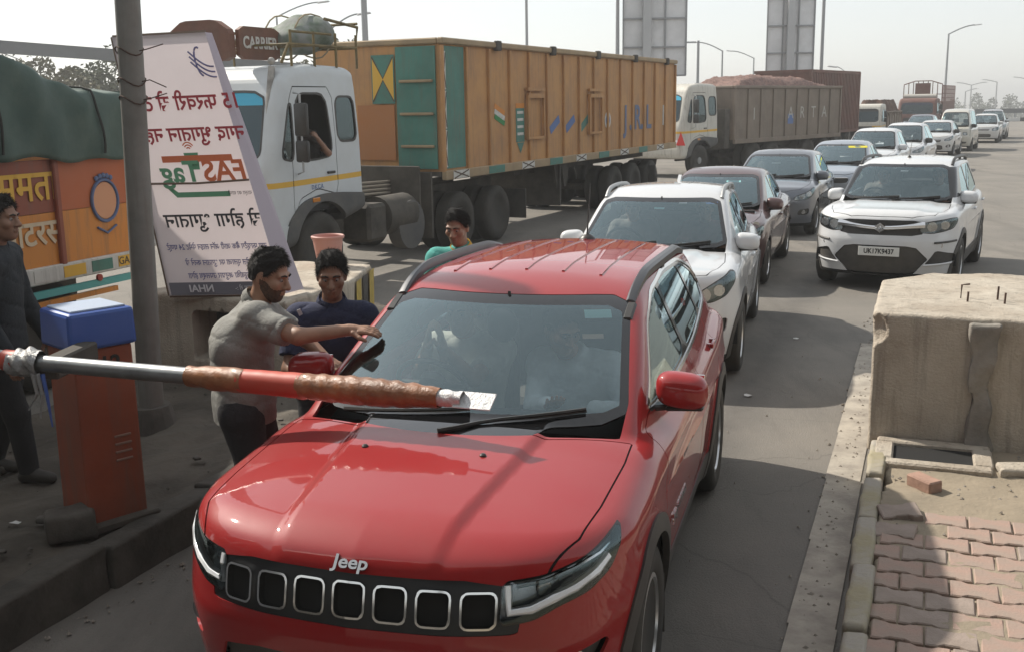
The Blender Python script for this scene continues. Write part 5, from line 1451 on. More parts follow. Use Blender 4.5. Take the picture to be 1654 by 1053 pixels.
text_mesh('side_lettering', 'ममता', .36, M_yel, T0, frame_mat((.004, -1.30, 1.80), (0, 1, 0), (0, 0, 1)), depth=.003, bold=.006, sx=.9)
text_mesh('side_lettering', 'पोटरस', .30, mat('cream lettering', (.62,.50,.34), .6), T0, frame_mat((.004, -1.30, 1.40), (0, 1, 0), (0, 0, 1)), depth=.003, bold=.006, sx=.9)
b = MB(); em = frame_mat((.002, -.42, 1.62), (0, 1, 0), (0, 0, 1))
o = MB().lathe([(.145, 0), (.145, .006), (.0001, .006)], n=28).build('emblem_disc', mat('peach paint', (.62,.30,.16), .6), T0); o.matrix_local = em @ Matrix.Diagonal((1, 1.15, 1, 1))
b = MB(); b.tube([(.165*math.cos(a), .19*math.sin(a), .004) for a in np.linspace(0, 6.283, 29)[:-1]], .016, 6, True)
for i in range(5): b.sphere((-.09+i*.045, .21+.02*math.cos((i-2)*.9), .01), .026, 8, (1, 1, .4))
b.tube([(-.12, -.24, .004), (0, -.30, .004), (.12, -.24, .004)], .012, 6); o = b.build('emblem_wreath', mat('emblem blue', (.10,.14,.26), .6), T0, smooth=True); o.matrix_local = em
# tarpaulin: draped surface with folds
ry = np.linspace(.10, -6.6, 150); prof_t = np.linspace(0, 1, 44)
def tarp_pt(y, t):
    top = np.interp(-y, [-.2, .2, .62, .78, 1.4, 1.9, 2.7, 7], [2.54, 2.60, 2.62, 2.66, 2.90, 3.02, 4.0, 4.08])  # unseen front end raised so its shadow covers the left foreground
    lo = 2.02+.03*np.sin(3.1*y)+.02*np.sin(9*y)
    s = np.clip(t/.45, 0, 1); q = np.clip((t-.45)/.55, 0, 1)
    x = .05-.02*s-2.3*q+.02*np.sin(11*y+3*s)+.012*np.sin(23*y-5*s)+.015*np.sin(math.pi*s)*(.4+.6*np.sin(2.2*y)**2)+.018*(1-np.abs(np.sin(4.3*y+2.1*s)))*(1-s*.6)+.014*(1-np.abs(np.sin(7.9*y-3.0*s+1)))
    z = lo+(top-lo)*(1-(1-s)**1.15)+.18*np.sin(q*math.pi)*(.6+.4*np.sin(1.7*y))+.012*np.sin(17*y+9*s)*s
    x = x-.05*s**10
    return x, np.full_like(t, y), z
Vt = np.concatenate([np.stack(tarp_pt(y, prof_t), 1) for y in ry]); m_ = len(prof_t)
ii, jj = np.meshgrid(np.arange(len(ry)-1), np.arange(m_-1), indexing='ij'); a = (ii*m_+jj).ravel()
tp = npmesh('tarpaulin', Vt, np.stack([a, a+1, a+m_+1, a+m_], 1), M_tarp, T0)
md = tp.modifiers.new('t', 'SOLIDIFY'); md.thickness = .012
MB().box((-1.15, .04, 2.3), (2.2, .02, .62)).build('tarpaulin_end', M_tarp, T0)
MB().box((-1.15, -6.5, 2.5), (2.2, .02, 1.2)).build('tarpaulin_end', M_tarp, T0)
for y in (-.48, -1.62, -2.9):
    b = MB(); b.tube([np.array(tarp_pt(y+.02*math.sin(9*t), np.array([t]))).ravel()+np.array([.02*(1-t*t), 0, .014]) for t in np.linspace(.02, .8, 20)], .011, 5); b.build('rope', mat('dark rope', (.03,.03,.028), .9), T0)
b = MB(); b.cyl((-.25, .35, 2.5), (-.25, .35, 3.05), .035, n=10); b.sphere((-.25, .35, 3.10), .06, 12); b.build('corner_finial', M_white, T0, smooth=True)
# cab front part outside the frame keeps the truck whole
MB().box((-1.2, -7.6, 1.9), (2.3, 1.7, 2.1), None, .15, seg=2).build('cab', M_or2, T0)

# ---------------------------------------------------------------- the queue
def auto_windows(k, b=.62, c=None, quarter=False):
    cy, cz = k['cowl']; ty, tz = k['wst']; ry, rz = k['roofend']; bl = k['belt']
    yB = k['fo']+k['wb']*b; ye = c or (ry-.12)
    k['dlo'] = [(cy+.42, bl+.035), (cy+.60, bl+.10), (ty+.22, tz-.07), (k['roofpk'][0], k['roofpk'][1]-.10), (ye-.15, rz-.085), (ye+.20, bl+.14), (ye+.22, bl+.09), (yB, bl+.05)]
    def zt(y): return float(np.interp(y, [cy+.60, ty+.22, k['roofpk'][0], ye-.15, ye+.2], [bl+.10, tz-.07, k['roofpk'][1]-.10, rz-.085, bl+.14]))-.014
    k['win'] = [[(cy+.47, bl+.05), (cy+.62, bl+.10), (ty+.22, zt(ty+.22)), (yB-.05, zt(yB)), (yB-.03, bl+.065)],
                [(yB+.03, bl+.065), (yB+.02, zt(yB)), ((yB+ye)/2, zt((yB+ye)/2)), (ye-.18, zt(ye-.15)), (ye+.15, bl+.14), (ye+.10, bl+.09)]]
    wr = k['wr']; yr = k['fo']+k['wb']
    k['doors'] = [[(k['fo']+.40, .36), (k['fo']+.36, .8), (cy+.40, bl+.03), (yB-.01, bl+.055), (yB+.01, .8), (yB-.03, .34)],
                  [(yB+.01, .34), (yB+.04, .8), (yB+.03, bl+.055), (ye+.12, bl+.08), (yr+.05, .85), (yr-.30, .62), (yr-.42, .34)]]
    k['handles'] = [(yB-.17, bl-.12), (ye-.05, bl-.10)]
def gen_fascia(k, sh):
    P = lambda x, y: np.abs(x)+.5*y
    hl = chaikin(k['hl'], 2, .15); ghl = lambda x, y, z: np.maximum(sdpoly(P(x, y), z, hl), y-.85)
    sh.cut('body', ghl, '_h'); sh.cut('_h', lambda x, y, z: ghl(x, y, z)+.010, 'lamp'); sh.parts['lamprim'] = sh.parts.pop('_h')
    for nme in ('grille', 'intake'):
        if k.get(nme):
            gp = chaikin(k[nme], 1, .12); sh.cut('body', lambda x, y, z: np.maximum(sdpoly(x, z, gp), y-.6), nme)
    if k.get('fogp'):
        fp = chaikin(k['fogp'], 2, .15); sh.cut('body', lambda x, y, z: np.maximum(sdpoly(np.abs(x), z, fp), y-.8), 'fog')
    if k.get('pillar_black'):
        A0, A1 = k['pillar_black']
        sh.cut('body', lambda x, y, z: np.maximum(np.maximum(A0-z, z-A1), np.maximum(y-k['roofpk'][0]+.05, k['cowl'][0]+.05-y)), 'pillars')
def gen_build(k, sh, root, paint):
    F = k['F']
    sh.build('grille', 'grille', M_black, root, off=-.015, skirt=0); sh.build('intake', 'lower_intake', M_clad, root, off=-.025, skirt=0)
    for s in (-1, 1): sh.build('pillars', 'front_pillar', M_gloss, root, off=0, sel=lambda x, y, z: x*s > 0)
    for s in (-1, 1):
        f = lambda x, y, z: x*s > 0
        h = sh.build('lamprim', 'headlight', M_black, root, skirt=.04, sel=f)
        sh.build('lamp', 'housing', k.get('lampmat', mat('lamp housing', (.20,.21,.22), .25, .7)), h, off=-.045, skirt=0, sel=f)
        for x, z, r in k.get('bowls', ((.60, .80, .055), (.72, .83, .045))):
            y = float(surf(F, 'y', [x], [z], 1.2, -.1)[0]); lamp_bowl(h, (s*x, y+.04, z), r, (s*.35, -1, 0))
        sh.build('lamp', 'lens', G_lamp, h, off=0, skirt=0, sel=f)
        q = sh.build('fog', 'fog_recess', M_clad, root, off=-.02, skirt=0, sel=f)
        if q:
            xs = [p[0] for p in k['fogp']]; zs = [p[1] for p in k['fogp']]; x = sum(xs)/len(xs); z = k.get('fogz', sum(zs)/len(zs))
            y = float(surf(F, 'y', [x], [z], 1.2, -.1)[0]); lamp_bowl(root, (s*x, y+.02, z), .035, (s*.3, -1, 0))
    if k.get('bar'):
        xs = np.linspace(-k['bar'][0], k['bar'][0], 25); zz = k['bar'][1]+0*xs; yy = surf(F, 'y', xs, zz, 1.2, -.1)
        b = MB(); b.tube([(x, y-.008, z) for x, y, z in zip(xs, yy, zz)], k['bar'][2], 8); b.build('grille_bar', M_chrome, root, smooth=True)
def plate(root, k, txt, z, m=M_plate, w=.50, h=.115):
    y = float(surf(k['F'], 'y', [0.0], [z], 1.2, -.1)[0])
    o = MB().box((0, y-.02, z), (w, .012, h), None, .003).build('number_plate', m, root)
    if txt: text_mesh('plate_text', txt, h*.74, M_ink, o, frame_mat((0, y-.0275, z), (1, 0, 0), (0, 0, 1)), depth=.001, sx=.86, bold=.0022)
    return o
def rails(root, k, m, xr=.58, y0=None, y1=None, h=.045):
    y0 = y0 or k['wst'][0]+.10; y1 = y1 or k['roofend'][0]-.12
    for s in (-1, 1):
        ys = np.linspace(y0, y1, 20); zz = surf(k['F'], 'z', np.full(20, xr), ys, 1.0, 2.2)
        lift = h*np.clip(np.minimum(ys-y0, y1-ys)/.2, 0, 1)**.6
        b = MB(); b.tube([(s*xr, y, z+l) for y, z, l in zip(ys, zz, lift)], .021, 8)
        for i in (1, 10, 18): b.box((s*xr, ys[i], zz[i]+lift[i]/2), (.03, .08, max(lift[i], .02)))
        b.build('roof_rail', m, root, smooth=True)
def fin(root, k, m, y=None, rod=False):
    y = y or k['roofend'][0]-.25; z = float(surf(k['F'], 'z', [0.0], [y], 1, 2.3)[0])
    b = MB()
    if rod: b.lathe([(.03, 0), (.02, .02), (.005, .03)], n=10); b.tube([(0, 0, .02), (0, .16, .22)], [.006, .003], 5)
    else: b.prism([(-.10, -.01), (.09, -.01), (.10, .065), (.06, .07)], -.018, .018, lambda u, v, t: (t, u, v))
    b.build('antenna', m, root, smooth=False, loc=(0, y, z))
def sticker_ws(root, k, x, z, w, h, m):
    F = k['F']
    q = lambda a, c: Vector((a, float(surf(F, 'y', [a], [c], 3.0, .2)[0])+.008, c))
    o = MB().box((0, 0, 0), (w, h, .001)).build('windscreen_sticker', m, root); o.matrix_local = frame_mat(q(x, z), q(x+.03, z)-q(x-.03, z), q(x, z+.03)-q(x, z-.03)); return o
def hood_poly(k, xf=.62, xr=.70, y0=.06):
    cy = k['cowl'][0]; return mirror_poly([(0, y0), (xf*.6, y0+.02), (xf, y0+.14), (xf+.07, y0+.36), (xr+.03, cy-.35), (xr, cy+.06), (xr*.5, cy-.08), (0, cy-.12)])
def paint(name, col, metal=0.0, rough=.32, dust=.12): return mat(name, col, rough, metal, coat=1.0, dust=dust, spec=.3)
P_white = paint('white car paint', (.66,.67,.68)); P_white2 = paint('dusty white car paint', (.60,.60,.59), dust=.25)
P_maroon = paint('maroon car paint', (.085,.028,.032), .35, .3, .2); P_grey = paint('blue grey car paint', (.13,.145,.175), .5, .3, .15)
P_silver = paint('silver blue car paint', (.34,.38,.44), .5, .3, .15); P_silver2 = paint('silver car paint', (.45,.46,.47), .5, .3, .2)
M_satin = mat('satin rail', (.10,.10,.105), .35, .6)
M_st_w = mat('sticker white', (.8,.8,.8), .6)

def base_car(L, W, H, fo, wb, wr, hoodz, cowl, wst, pk, end, rb, belt, **kw):
    k = car_params(L, W, H, fo, wb, wr, hoodz, cowl, wst, pk, end, rb, belt, **kw)
    k['roofpk'] = pk; k['roofend'] = end; k['hoodx'] = .7; k['fascia'] = gen_fascia; k['fascia_build'] = gen_build
    k.setdefault('b', .60); auto_windows(k, k['b'], kw.get('winend'))
    k['hood'] = hood_poly(k); k['mirror'] = (W/2*.82, cowl[0]+.52, belt+.08)
    for key, v in kw.items(): k[key] = v
    return k
def crossover(): return base_car(3.99, 1.79, 1.60, .80, 2.50, .335, .98, (1.02, 1.07), (1.82, 1.50), (2.4, 1.585), (3.45, 1.53), (3.90, 1.08), 1.02,
    hl=[(.60, .74), (.62, .84), (.80, .92), (1.02, .985), (1.10, .97), (1.06, .88), (.92, .78), (.74, .735)], grille=[(-.56, .70), (.56, .70), (.60, .83), (-.60, .83)], intake=[(-.55, .32), (.55, .32), (.62, .55), (-.62, .55)],
    fogp=[(.62, .46), (.78, .46), (.80, .60), (.64, .58)], clad=.06, sill=.38, bar=(.55, .845, .012), bulge=(cv((-.2, .34), (.1, .38), (1.2, .50)), .02, .05))
def sedan(): return base_car(4.25, 1.69, 1.50, .82, 2.55, .30, .84, (1.02, .98), (1.90, 1.40), (2.4, 1.475), (3.25, 1.40), (3.85, 1.0), .93, tail=[(3.6, .98), (3.95, .99), (4.2, .97), (4.6, .85)], winend=3.2,
    hl=[(.50, .62), (.52, .72), (.75, .77), (1.0, .83), (1.06, .80), (.98, .70), (.75, .64)], grille=[(-.40, .62), (.40, .62), (.46, .73), (-.46, .73)], intake=[(-.50, .28), (.50, .28), (.55, .46), (-.55, .46)], fogp=[(.60, .36), (.74, .36), (.74, .48), (.62, .47)], bar=(.42, .735, .010), dlo_trim=False)
def hatch(H=1.50, L=3.95): return base_car(L, 1.72, H, .80, 2.50, .31, .86, (.98, 1.0), (1.80, H-.09), (2.3, H-.015), (3.45, H-.08), (3.88, 1.02), .95,
    hl=[(.56, .66), (.58, .74), (.82, .80), (1.06, .88), (1.12, .86), (1.04, .74), (.84, .67)], grille=[(-.38, .62), (.38, .62), (.44, .72), (-.44, .72)], intake=[(-.5, .30), (.5, .30), (.46, .50), (-.46, .50)], fogp=[(.58, .40), (.76, .40), (.78, .52), (.62, .50)], bar=(.36, .70, .010), bowls=((.66, .735, .05), (.76, .77, .045)))
def minicar(H=1.55): return base_car(3.6, 1.60, H, .70, 2.40, .29, .88, (.88, 1.0), (1.60, H-.08), (2.1, H-.01), (3.25, H-.06), (3.55, 1.02), .96,
    hl=[(.46, .64), (.48, .76), (.70, .82), (.92, .86), (.96, .82), (.90, .70), (.70, .64)], grille=[(-.30, .66), (.30, .66), (.34, .74), (-.34, .74)], intake=[(-.42, .30), (.42, .30), (.40, .48), (-.40, .48)], rim='steel', bowls=((.58, .73, .06),), bar=(.30, .705, .012))
def brezza():
    k = base_car(3.995, 1.79, 1.64, .82, 2.50, .335, 1.00, (1.00, 1.085), (1.72, 1.545), (2.3, 1.615), (3.55, 1.58), (3.93, 1.08), 1.04, tum=.34, crown=.055,
      hl=[(.50, .78), (.52, .90), (.70, .93), (.98, .955), (1.10, .95), (1.12, .91), (1.02, .82), (.82, .785), (.66, .765)],
      grille=[(-.50, .74), (.50, .74), (.52, .93), (-.52, .93)], intake=[(-.40, .23), (.40, .23), (.52, .38), (.58, .44), (.42, .61), (-.42, .61), (-.58, .44), (-.52, .38)],
      fogp=[(.52, .36), (.84, .38), (.86, .50), (.66, .56), (.60, .46)], fogz=.62, clad=.07, sill=.42, pillar_black=(1.13, 1.50), bowls=((.60, .85, .055), (.735, .865, .050)),
      bulge=(cv((-.2, .40), (.1, .44), (1.2, .52)), .018, .06))
    k['Fz'] = cv((0, .18), (.22, .12), (.36, .06), (.5, .02), (.66, .0), (.78, .02), (.92, .03), (.99, .07), (1.06, .16), (1.2, .45), (2, 1.5))
    return k
cars = {}
# white crossover right behind the red SUV
k = crossover(); r = make_car('white_crossover', 'white crossover with roof rails directly behind the red SUV', 'car', k, P_white, (1.03, 9.01), .28, res=.026); cars['cross'] = (r, k)
rails(r, k, M_galv, .585); fin(r, k, P_white); sticker_ws(r, k, .50, 1.44, .12, .035, mat('sticker blue', (.10,.20,.60), .5)); sticker_ws(r, k, .22, 1.45, .08, .05, M_st_w); sticker_ws(r, k, .0, 1.40, .10, .03, mat('sticker teal', (.3,.6,.6), .5))
b = MB(); b.box((.42, 1.28, 1.085), (.30, .10, .03)); b.build('dashboard_paper', M_st_w, r)
# white compact SUV passing on the right
k = brezza(); r = make_car('compact_suv', 'white compact SUV with chrome grille bar and number plate on the right', 'car', k, P_white, (4.658, 13.384), .5015, res=.022); cars['brezza'] = (r, k)
rails(r, k, M_black, .60); fin(r, k, M_black, k['wst'][0]+.35, True); plate(r, k, 'UK17K9437', .535)
F = k['F']
for z0, amp, rad in ((.855, .03, .020), (.835, .02, .014)):
    xs = np.linspace(-.52, .52, 41); zz = z0-.004-amp*np.exp(-(np.abs(np.abs(xs)-.22)/.10)**2)*0-.022*np.cos(xs*5.0)+.012
    yy = surf(F, 'y', xs, zz, 1.2, -.1); b = MB(); b.tube([(x, y-.006, z) for x, y, z in zip(xs, yy, zz)], [rad*(1+.9*(abs(x)/.52)**3) for x in xs], 8); b.build('grille_bar', M_chrome, r, smooth=True)
y = float(surf(F, 'y', [0.0], [.835], 1.2, -.1)[0])
sp_ = [(-1, .30), (0, 1), (1, .30), (.55, 0), (0, .40), (-.28, .20), (1, -.30), (0, -1), (-1, -.30), (-.55, 0), (0, -.40), (.28, -.20)]
b = MB(); b.prism([(u*.062, v*.062) for u, v in sp_], -.012, .0, lambda u, v, t: (u, t, v)); b.build('grille_emblem', M_chrome, r, loc=(0, y-.022, .835))
for s in (-1, 1):
    for (x0, z0, x1, z1) in ((.64, .655, .86, .665), (.52, .365, .86, .39)):
        xs = np.linspace(x0, x1, 9)*s; zz = np.linspace(z0, z1, 9); yy = surf(F, 'y', xs, zz, 1.2, -.1)
        b = MB(); b.tube([(x, y_-.004, z) for x, y_, z in zip(xs, yy, zz)], .014, 6); b.build('bumper_trim', P_white if z0 < .5 else M_clad, r, smooth=True)
sticker_ws(r, k, .02, 1.45, .10, .03, M_st_w); MB().box((-.02, 1.5, 1.10), (.05, .04, .05), None, .01).build('dashboard_ornament', M_st_w, r)
# maroon sedan
k = sedan(); r = make_car('maroon_sedan', 'dark maroon sedan third in the queue behind the white crossover', 'car', k, P_maroon, (2.42, 13.83), .35, res=.032); cars['maroon'] = (r, k)
sticker_ws(r, k, 0, 1.34, .12, .02, M_st_w); sticker_ws(r, k, .22, 1.30, .20, .05, mat('sticker teal', ()))
# blue-grey hatchback
k = hatch(); r = make_car('grey_hatchback', 'blue-grey hatchback behind the maroon sedan', 'car', k, P_grey, (4.55, 19.2), .40, res=.035); cars['grey'] = (r, k)
sticker_ws(r, k, .25, 1.35, .10, .02, M_st_w); sticker_ws(r, k, -.02, 1.25, .16, .02, M_st_w)
k = sedan(); r = make_car('silver_sedan', 'silver-blue sedan with a yellow notice on its windscreen', 'car', k, P_silver, (7.0, 23.6), .44, res=.04, detail=0); cars['silver'] = (r, k)
sticker_ws(r, k, .38, 1.335, .42, .10, mat('sticker yellow', (.72,.62,.04), .6)); fin(r, k, M_black, None, True); sticker_ws(r, k, -.25, 1.35, .16, .02, M_st_w)
k = hatch(1.58, 3.8); r = make_car('white_hatchback', 'white hatchback just behind the silver-blue sedan', 'car', k, P_white, (10.1, 30.6), .47, res=.045, detail=0); cars['w1'] = (r, k)
k = hatch(1.62, 3.85); k['mirrormat'] = M_black; r = make_car('white_hatchback', 'white taller hatchback with black door mirrors, two behind the silver-blue sedan', 'car', k, P_white, (12.6, 35.2), .50, res=.045, detail=0); cars['w2'] = (r, k)
k = hatch(1.50, 3.9); k['mirrormat'] = M_black; r = make_car('white_hatchback', 'white hatchback directly in front of the cream van', 'car', k, P_white2, (17.4, 44.6), .50, res=.045, detail=0); cars['w3'] = (r, k)
def van(): return base_car(3.80, 1.60, 1.92, .70, 2.45, .29, 1.04, (.42, 1.10), (.92, 1.76), (1.6, 1.90), (3.55, 1.875), (3.72, 1.08), 1.05, tum=.22, winend=3.45,
    hl=[(.44, .72), (.44, .86), (.64, .87), (.68, .72)], grille=[(-.40, .74), (.40, .74), (.40, .84), (-.40, .84)], intake=[(-.6, .34), (.6, .34), (.6, .44), (-.6, .44)], rim='steel', bowls=((.52, .79, .055),), wsc=.06, b=.36)
k = van(); k['Fx'] = cv((0, 0), (.5, .03), (.66, .10), (.74, .22), (1, .6)); k['mirrormat'] = M_black
P_cream = paint('cream car paint', (.52,.50,.44), .0, .4, .3)
r = make_car('cream_van', 'boxy cream microvan near the far end of the queue', 'van', k, P_cream, (20.2, 49.2), .50, res=.045, detail=0); cars['van'] = (r, k)
k = minicar(1.53); r = make_car('white_hatchback', 'small white hatchback just behind the cream van', 'car', k, P_white2, (25.2, 57.5), .48, res=.05, detail=0)
k = hatch(1.70, 4.2); r = make_car('silver_wagon', 'tall silver wagon, last car of the queue', 'car', k, P_silver2, (27.8, 62.5), .47, res=.05, detail=0)
k = hatch(1.5, 3.9); r = make_car('dark_hatchback', 'dark blue hatchback in front of the red railed truck', 'car', k, P_grey, (23.0, 61.0), .50, res=.05, detail=0)

# ---------------------------------------------------------------- toll plaza roof over and behind the camera position
cn = thing('toll_canopy', 'toll plaza roof standing over the lanes behind the viewpoint', 'roof', (0, -10, 0))
M_roofu = mat('canopy sheet', (.30,.31,.32), .6, var=.2, vscale=.5); M_beam = mat('canopy beam', (.22,.23,.24), .6)
CE = 1.2
b = MB(); b.box((0, -4.5+CE, 6.05), (56, 27, .18)); b.build('roof_deck', M_roofu, cn)
b = MB(); b.box((0, 9.1+CE, 6.2), (56, .25, .9)); b.build('fascia', mat('canopy fascia', (.45,.46,.47), .5), cn)
for i in range(14): MB().box((-26+i*4, -4.5+CE, 5.8), (.16, 26.5, .32)).build('rafter', M_beam, cn)
for x in (-12.5, -5.2, 7.6, 14.5): MB().box((x, -1.0, 2.95), (.45, .45, 5.7)).build('column', mat('canopy column', (.36,.36,.35), .7), cn)
# unseen booth added to block sky light from the left kerb and road
bt = thing('shade_booth', 'unseen booth cabin added to shade the left island kerb', 'booth', pl(-1.15, -3.3, IZ), -LANE)
M_bth = mat('booth panel', (.40,.41,.42), .5, dust=.2)
for s in (-1, 1): MB().box((s*.82, 0, .55), (.05, 2.4, 1.1)).build('side_wall', M_bth, bt)
for y in (-1.2, 1.2): MB().box((0, y, .55), (1.6, .05, 1.1)).build('end_wall', M_bth, bt)
for s in (-1, 1):
    for y in (-1.2, 1.2): MB().box((s*.81, y, 1.7), (.07, .07, 1.2)).build('corner_post', M_bth, bt)
    MB().box((s*.82, 0, 1.7), (.01, 2.3, 1.18)).build('window', G_side, bt)
MB().box((0, 0, 2.36), (1.95, 2.8, .14), None, .03).build('roof', M_bth, bt); MB().box((0, 0, .04), (1.6, 2.35, .08)).build('floor', M_dark, bt)

# grit and pebbles swept along the kerbs
def grit(name, n, fu, fv, fz, seed, m, s0=.004, s1=.016):
    r = np.random.default_rng(seed); u = fu(r, n); v = fv(r, n); P = np.stack([P0.x+EX.x*u+EY.x*v, P0.y+EX.y*u+EY.y*v, np.full(n, fz)], 1)
    o = np.array([[1, 0, 0], [0, 1, 0], [-1, 0, 0], [0, -1, 0], [0, 0, .8], [0, 0, -.6]], float)
    f = np.array([[0, 1, 4], [1, 2, 4], [2, 3, 4], [3, 0, 4], [1, 0, 5], [2, 1, 5], [3, 2, 5], [0, 3, 5]])
    V = P[:, None]+o[None]*(r.uniform(s0, s1, (n, 1, 1))*r.uniform(.6, 1.4, (n, 6, 3)))
    ob = npmesh(name, V.reshape(-1, 3), (f[None]+6*np.arange(n)[:, None, None]).reshape(-1, 3), m, smooth=False); tag(ob, kind='stuff'); return ob
M_grit = mat('grit', (.36,.32,.27), .95, var=.5, vscale=30)
grit('gravel', 320, lambda r, n: 3.50-np.abs(r.normal(0, .10, n)), lambda r, n: r.uniform(-2, 9, n), .004, 1, M_grit)
grit('gravel', 220, lambda r, n: .06+np.abs(r.normal(0, .10, n)), lambda r, n: r.uniform(-3, 7, n), .004, 2, M_grit)
grit('gravel', 350, lambda r, n: r.uniform(-2.4, -.2, n), lambda r, n: r.uniform(-2.5, 5, n), IZ+.003, 3, M_concd)
grit('gravel', 260, lambda r, n: r.uniform(3.7, 6.2, n), lambda r, n: r.uniform(1.6, 3.2, n), .134, 4, M_grit)
grit('gravel', 140, lambda r, n: r.uniform(.2, 3.4, n), lambda r, n: r.uniform(-3, 14, n), .003, 5, M_grit, .003, .010)

# ---------------------------------------------------------------- people
def cap(p, a, b, ra, rb):
    a = np.asarray(a, float); b = np.asarray(b, float); d = b-a; l = max((d*d).sum(), 1e-9)
    q = [p[i]-a[i] for i in range(3)]
    t = np.clip((q[0]*d[0]+q[1]*d[1]+q[2]*d[2])/l, 0, 1)
    return np.sqrt(sum((q[i]-d[i]*t)**2 for i in range(3)))-(ra+(rb-ra)*t)
def ell(p, c, r):
    k0 = np.sqrt(sum(((p[i]-c[i])/r[i])**2 for i in range(3))); k1 = np.sqrt(sum(((p[i]-c[i])/(r[i]*r[i]))**2 for i in range(3)))
    return k0*(k0-1)/np.maximum(k1, 1e-6)
M_skin = mat('brown skin', (.36,.20,.13), .5, var=.2, vscale=14)
M_skin2 = mat('darker skin', (.28,.15,.095), .5, var=.2, vscale=14)
M_hair = mat('black hair', (.012,.010,.009), .75, bump=.6, bscale=220)
M_eye = mat('eye white', (.30,.26,.24), .4); M_pup = mat('pupil', (.02,.012,.01), .2)
M_shoe = mat('dark shoes', (.03,.025,.02), .6)
def cloth(name, col): return mat(name, col, .9, var=.22, vscale=7, bump=.45, bscale=26)
def limits(pts, pad):
    P = np.array(pts); return P.min(0)-pad, P.max(0)+pad
def hand_mesh(w, d, n, curl=.5, sc=1.0, side=1):
    """w wrist, d finger direction, n palm normal"""
    d = Vector(d).normalized(); n = Vector(n); n = (n-d*n.dot(d)).normalized(); s = d.cross(n)*side; w = Vector(w)
    prim = []
    P = lambda a, b, c: np.array(w+(d*a+s*b+n*c)*sc)
    for i, (off, ln) in enumerate(((-.030, .068), (-.010, .076), (.010, .072), (.030, .056))):
        b0 = P(.085, off, 0); a1 = curl*.5; m1 = P(.085+ln*.45*math.cos(a1), off*1.1, ln*.45*math.sin(a1)); a2 = a1+curl*.8
        t1 = np.array(m1)+np.array((d*math.cos(a2)+n*math.sin(a2))*ln*.30*sc); a3 = a2+curl*.6; t2 = t1+np.array((d*math.cos(a3)+n*math.sin(a3))*ln*.25*sc)
        prim += [(P(.05, off*.9, 0), b0, .011, .010), (b0, m1, .010, .009), (m1, t1, .009, .0085), (t1, t2, .0085, .0075)]
    th0 = P(.025, -.030, .004); th1 = P(.060, -.055, .018); th2 = P(.088, -.058, .030)
    prim += [(P(.01, -.01, 0), th0, .018, .014), (th0, th1, .013, .011), (th1, th2, .011, .009)]
    pc = [(P(0, 0, 0), P(.075, -.018, 0), .020, .017), (P(0, 0, 0), P(.075, .018, 0), .020, .016), (P(-.06, 0, 0), P(.02, 0, 0), .026, .022)]
    def F(x, y, z):
        p = (x, y, z); f = None
        for a, b, ra, rb in pc: g = cap(p, a, b, ra*sc, rb*sc); f = g if f is None else smin(f, g, .02)
        for a, b, ra, rb in prim: f = smin(f, cap(p, a, b, ra*sc, rb*sc), .006)
        return f
    lo, hi = limits([q[j] for q in prim+pc for j in (0, 1)], .035)
    return snet(F, lo, hi, .0055, 2)
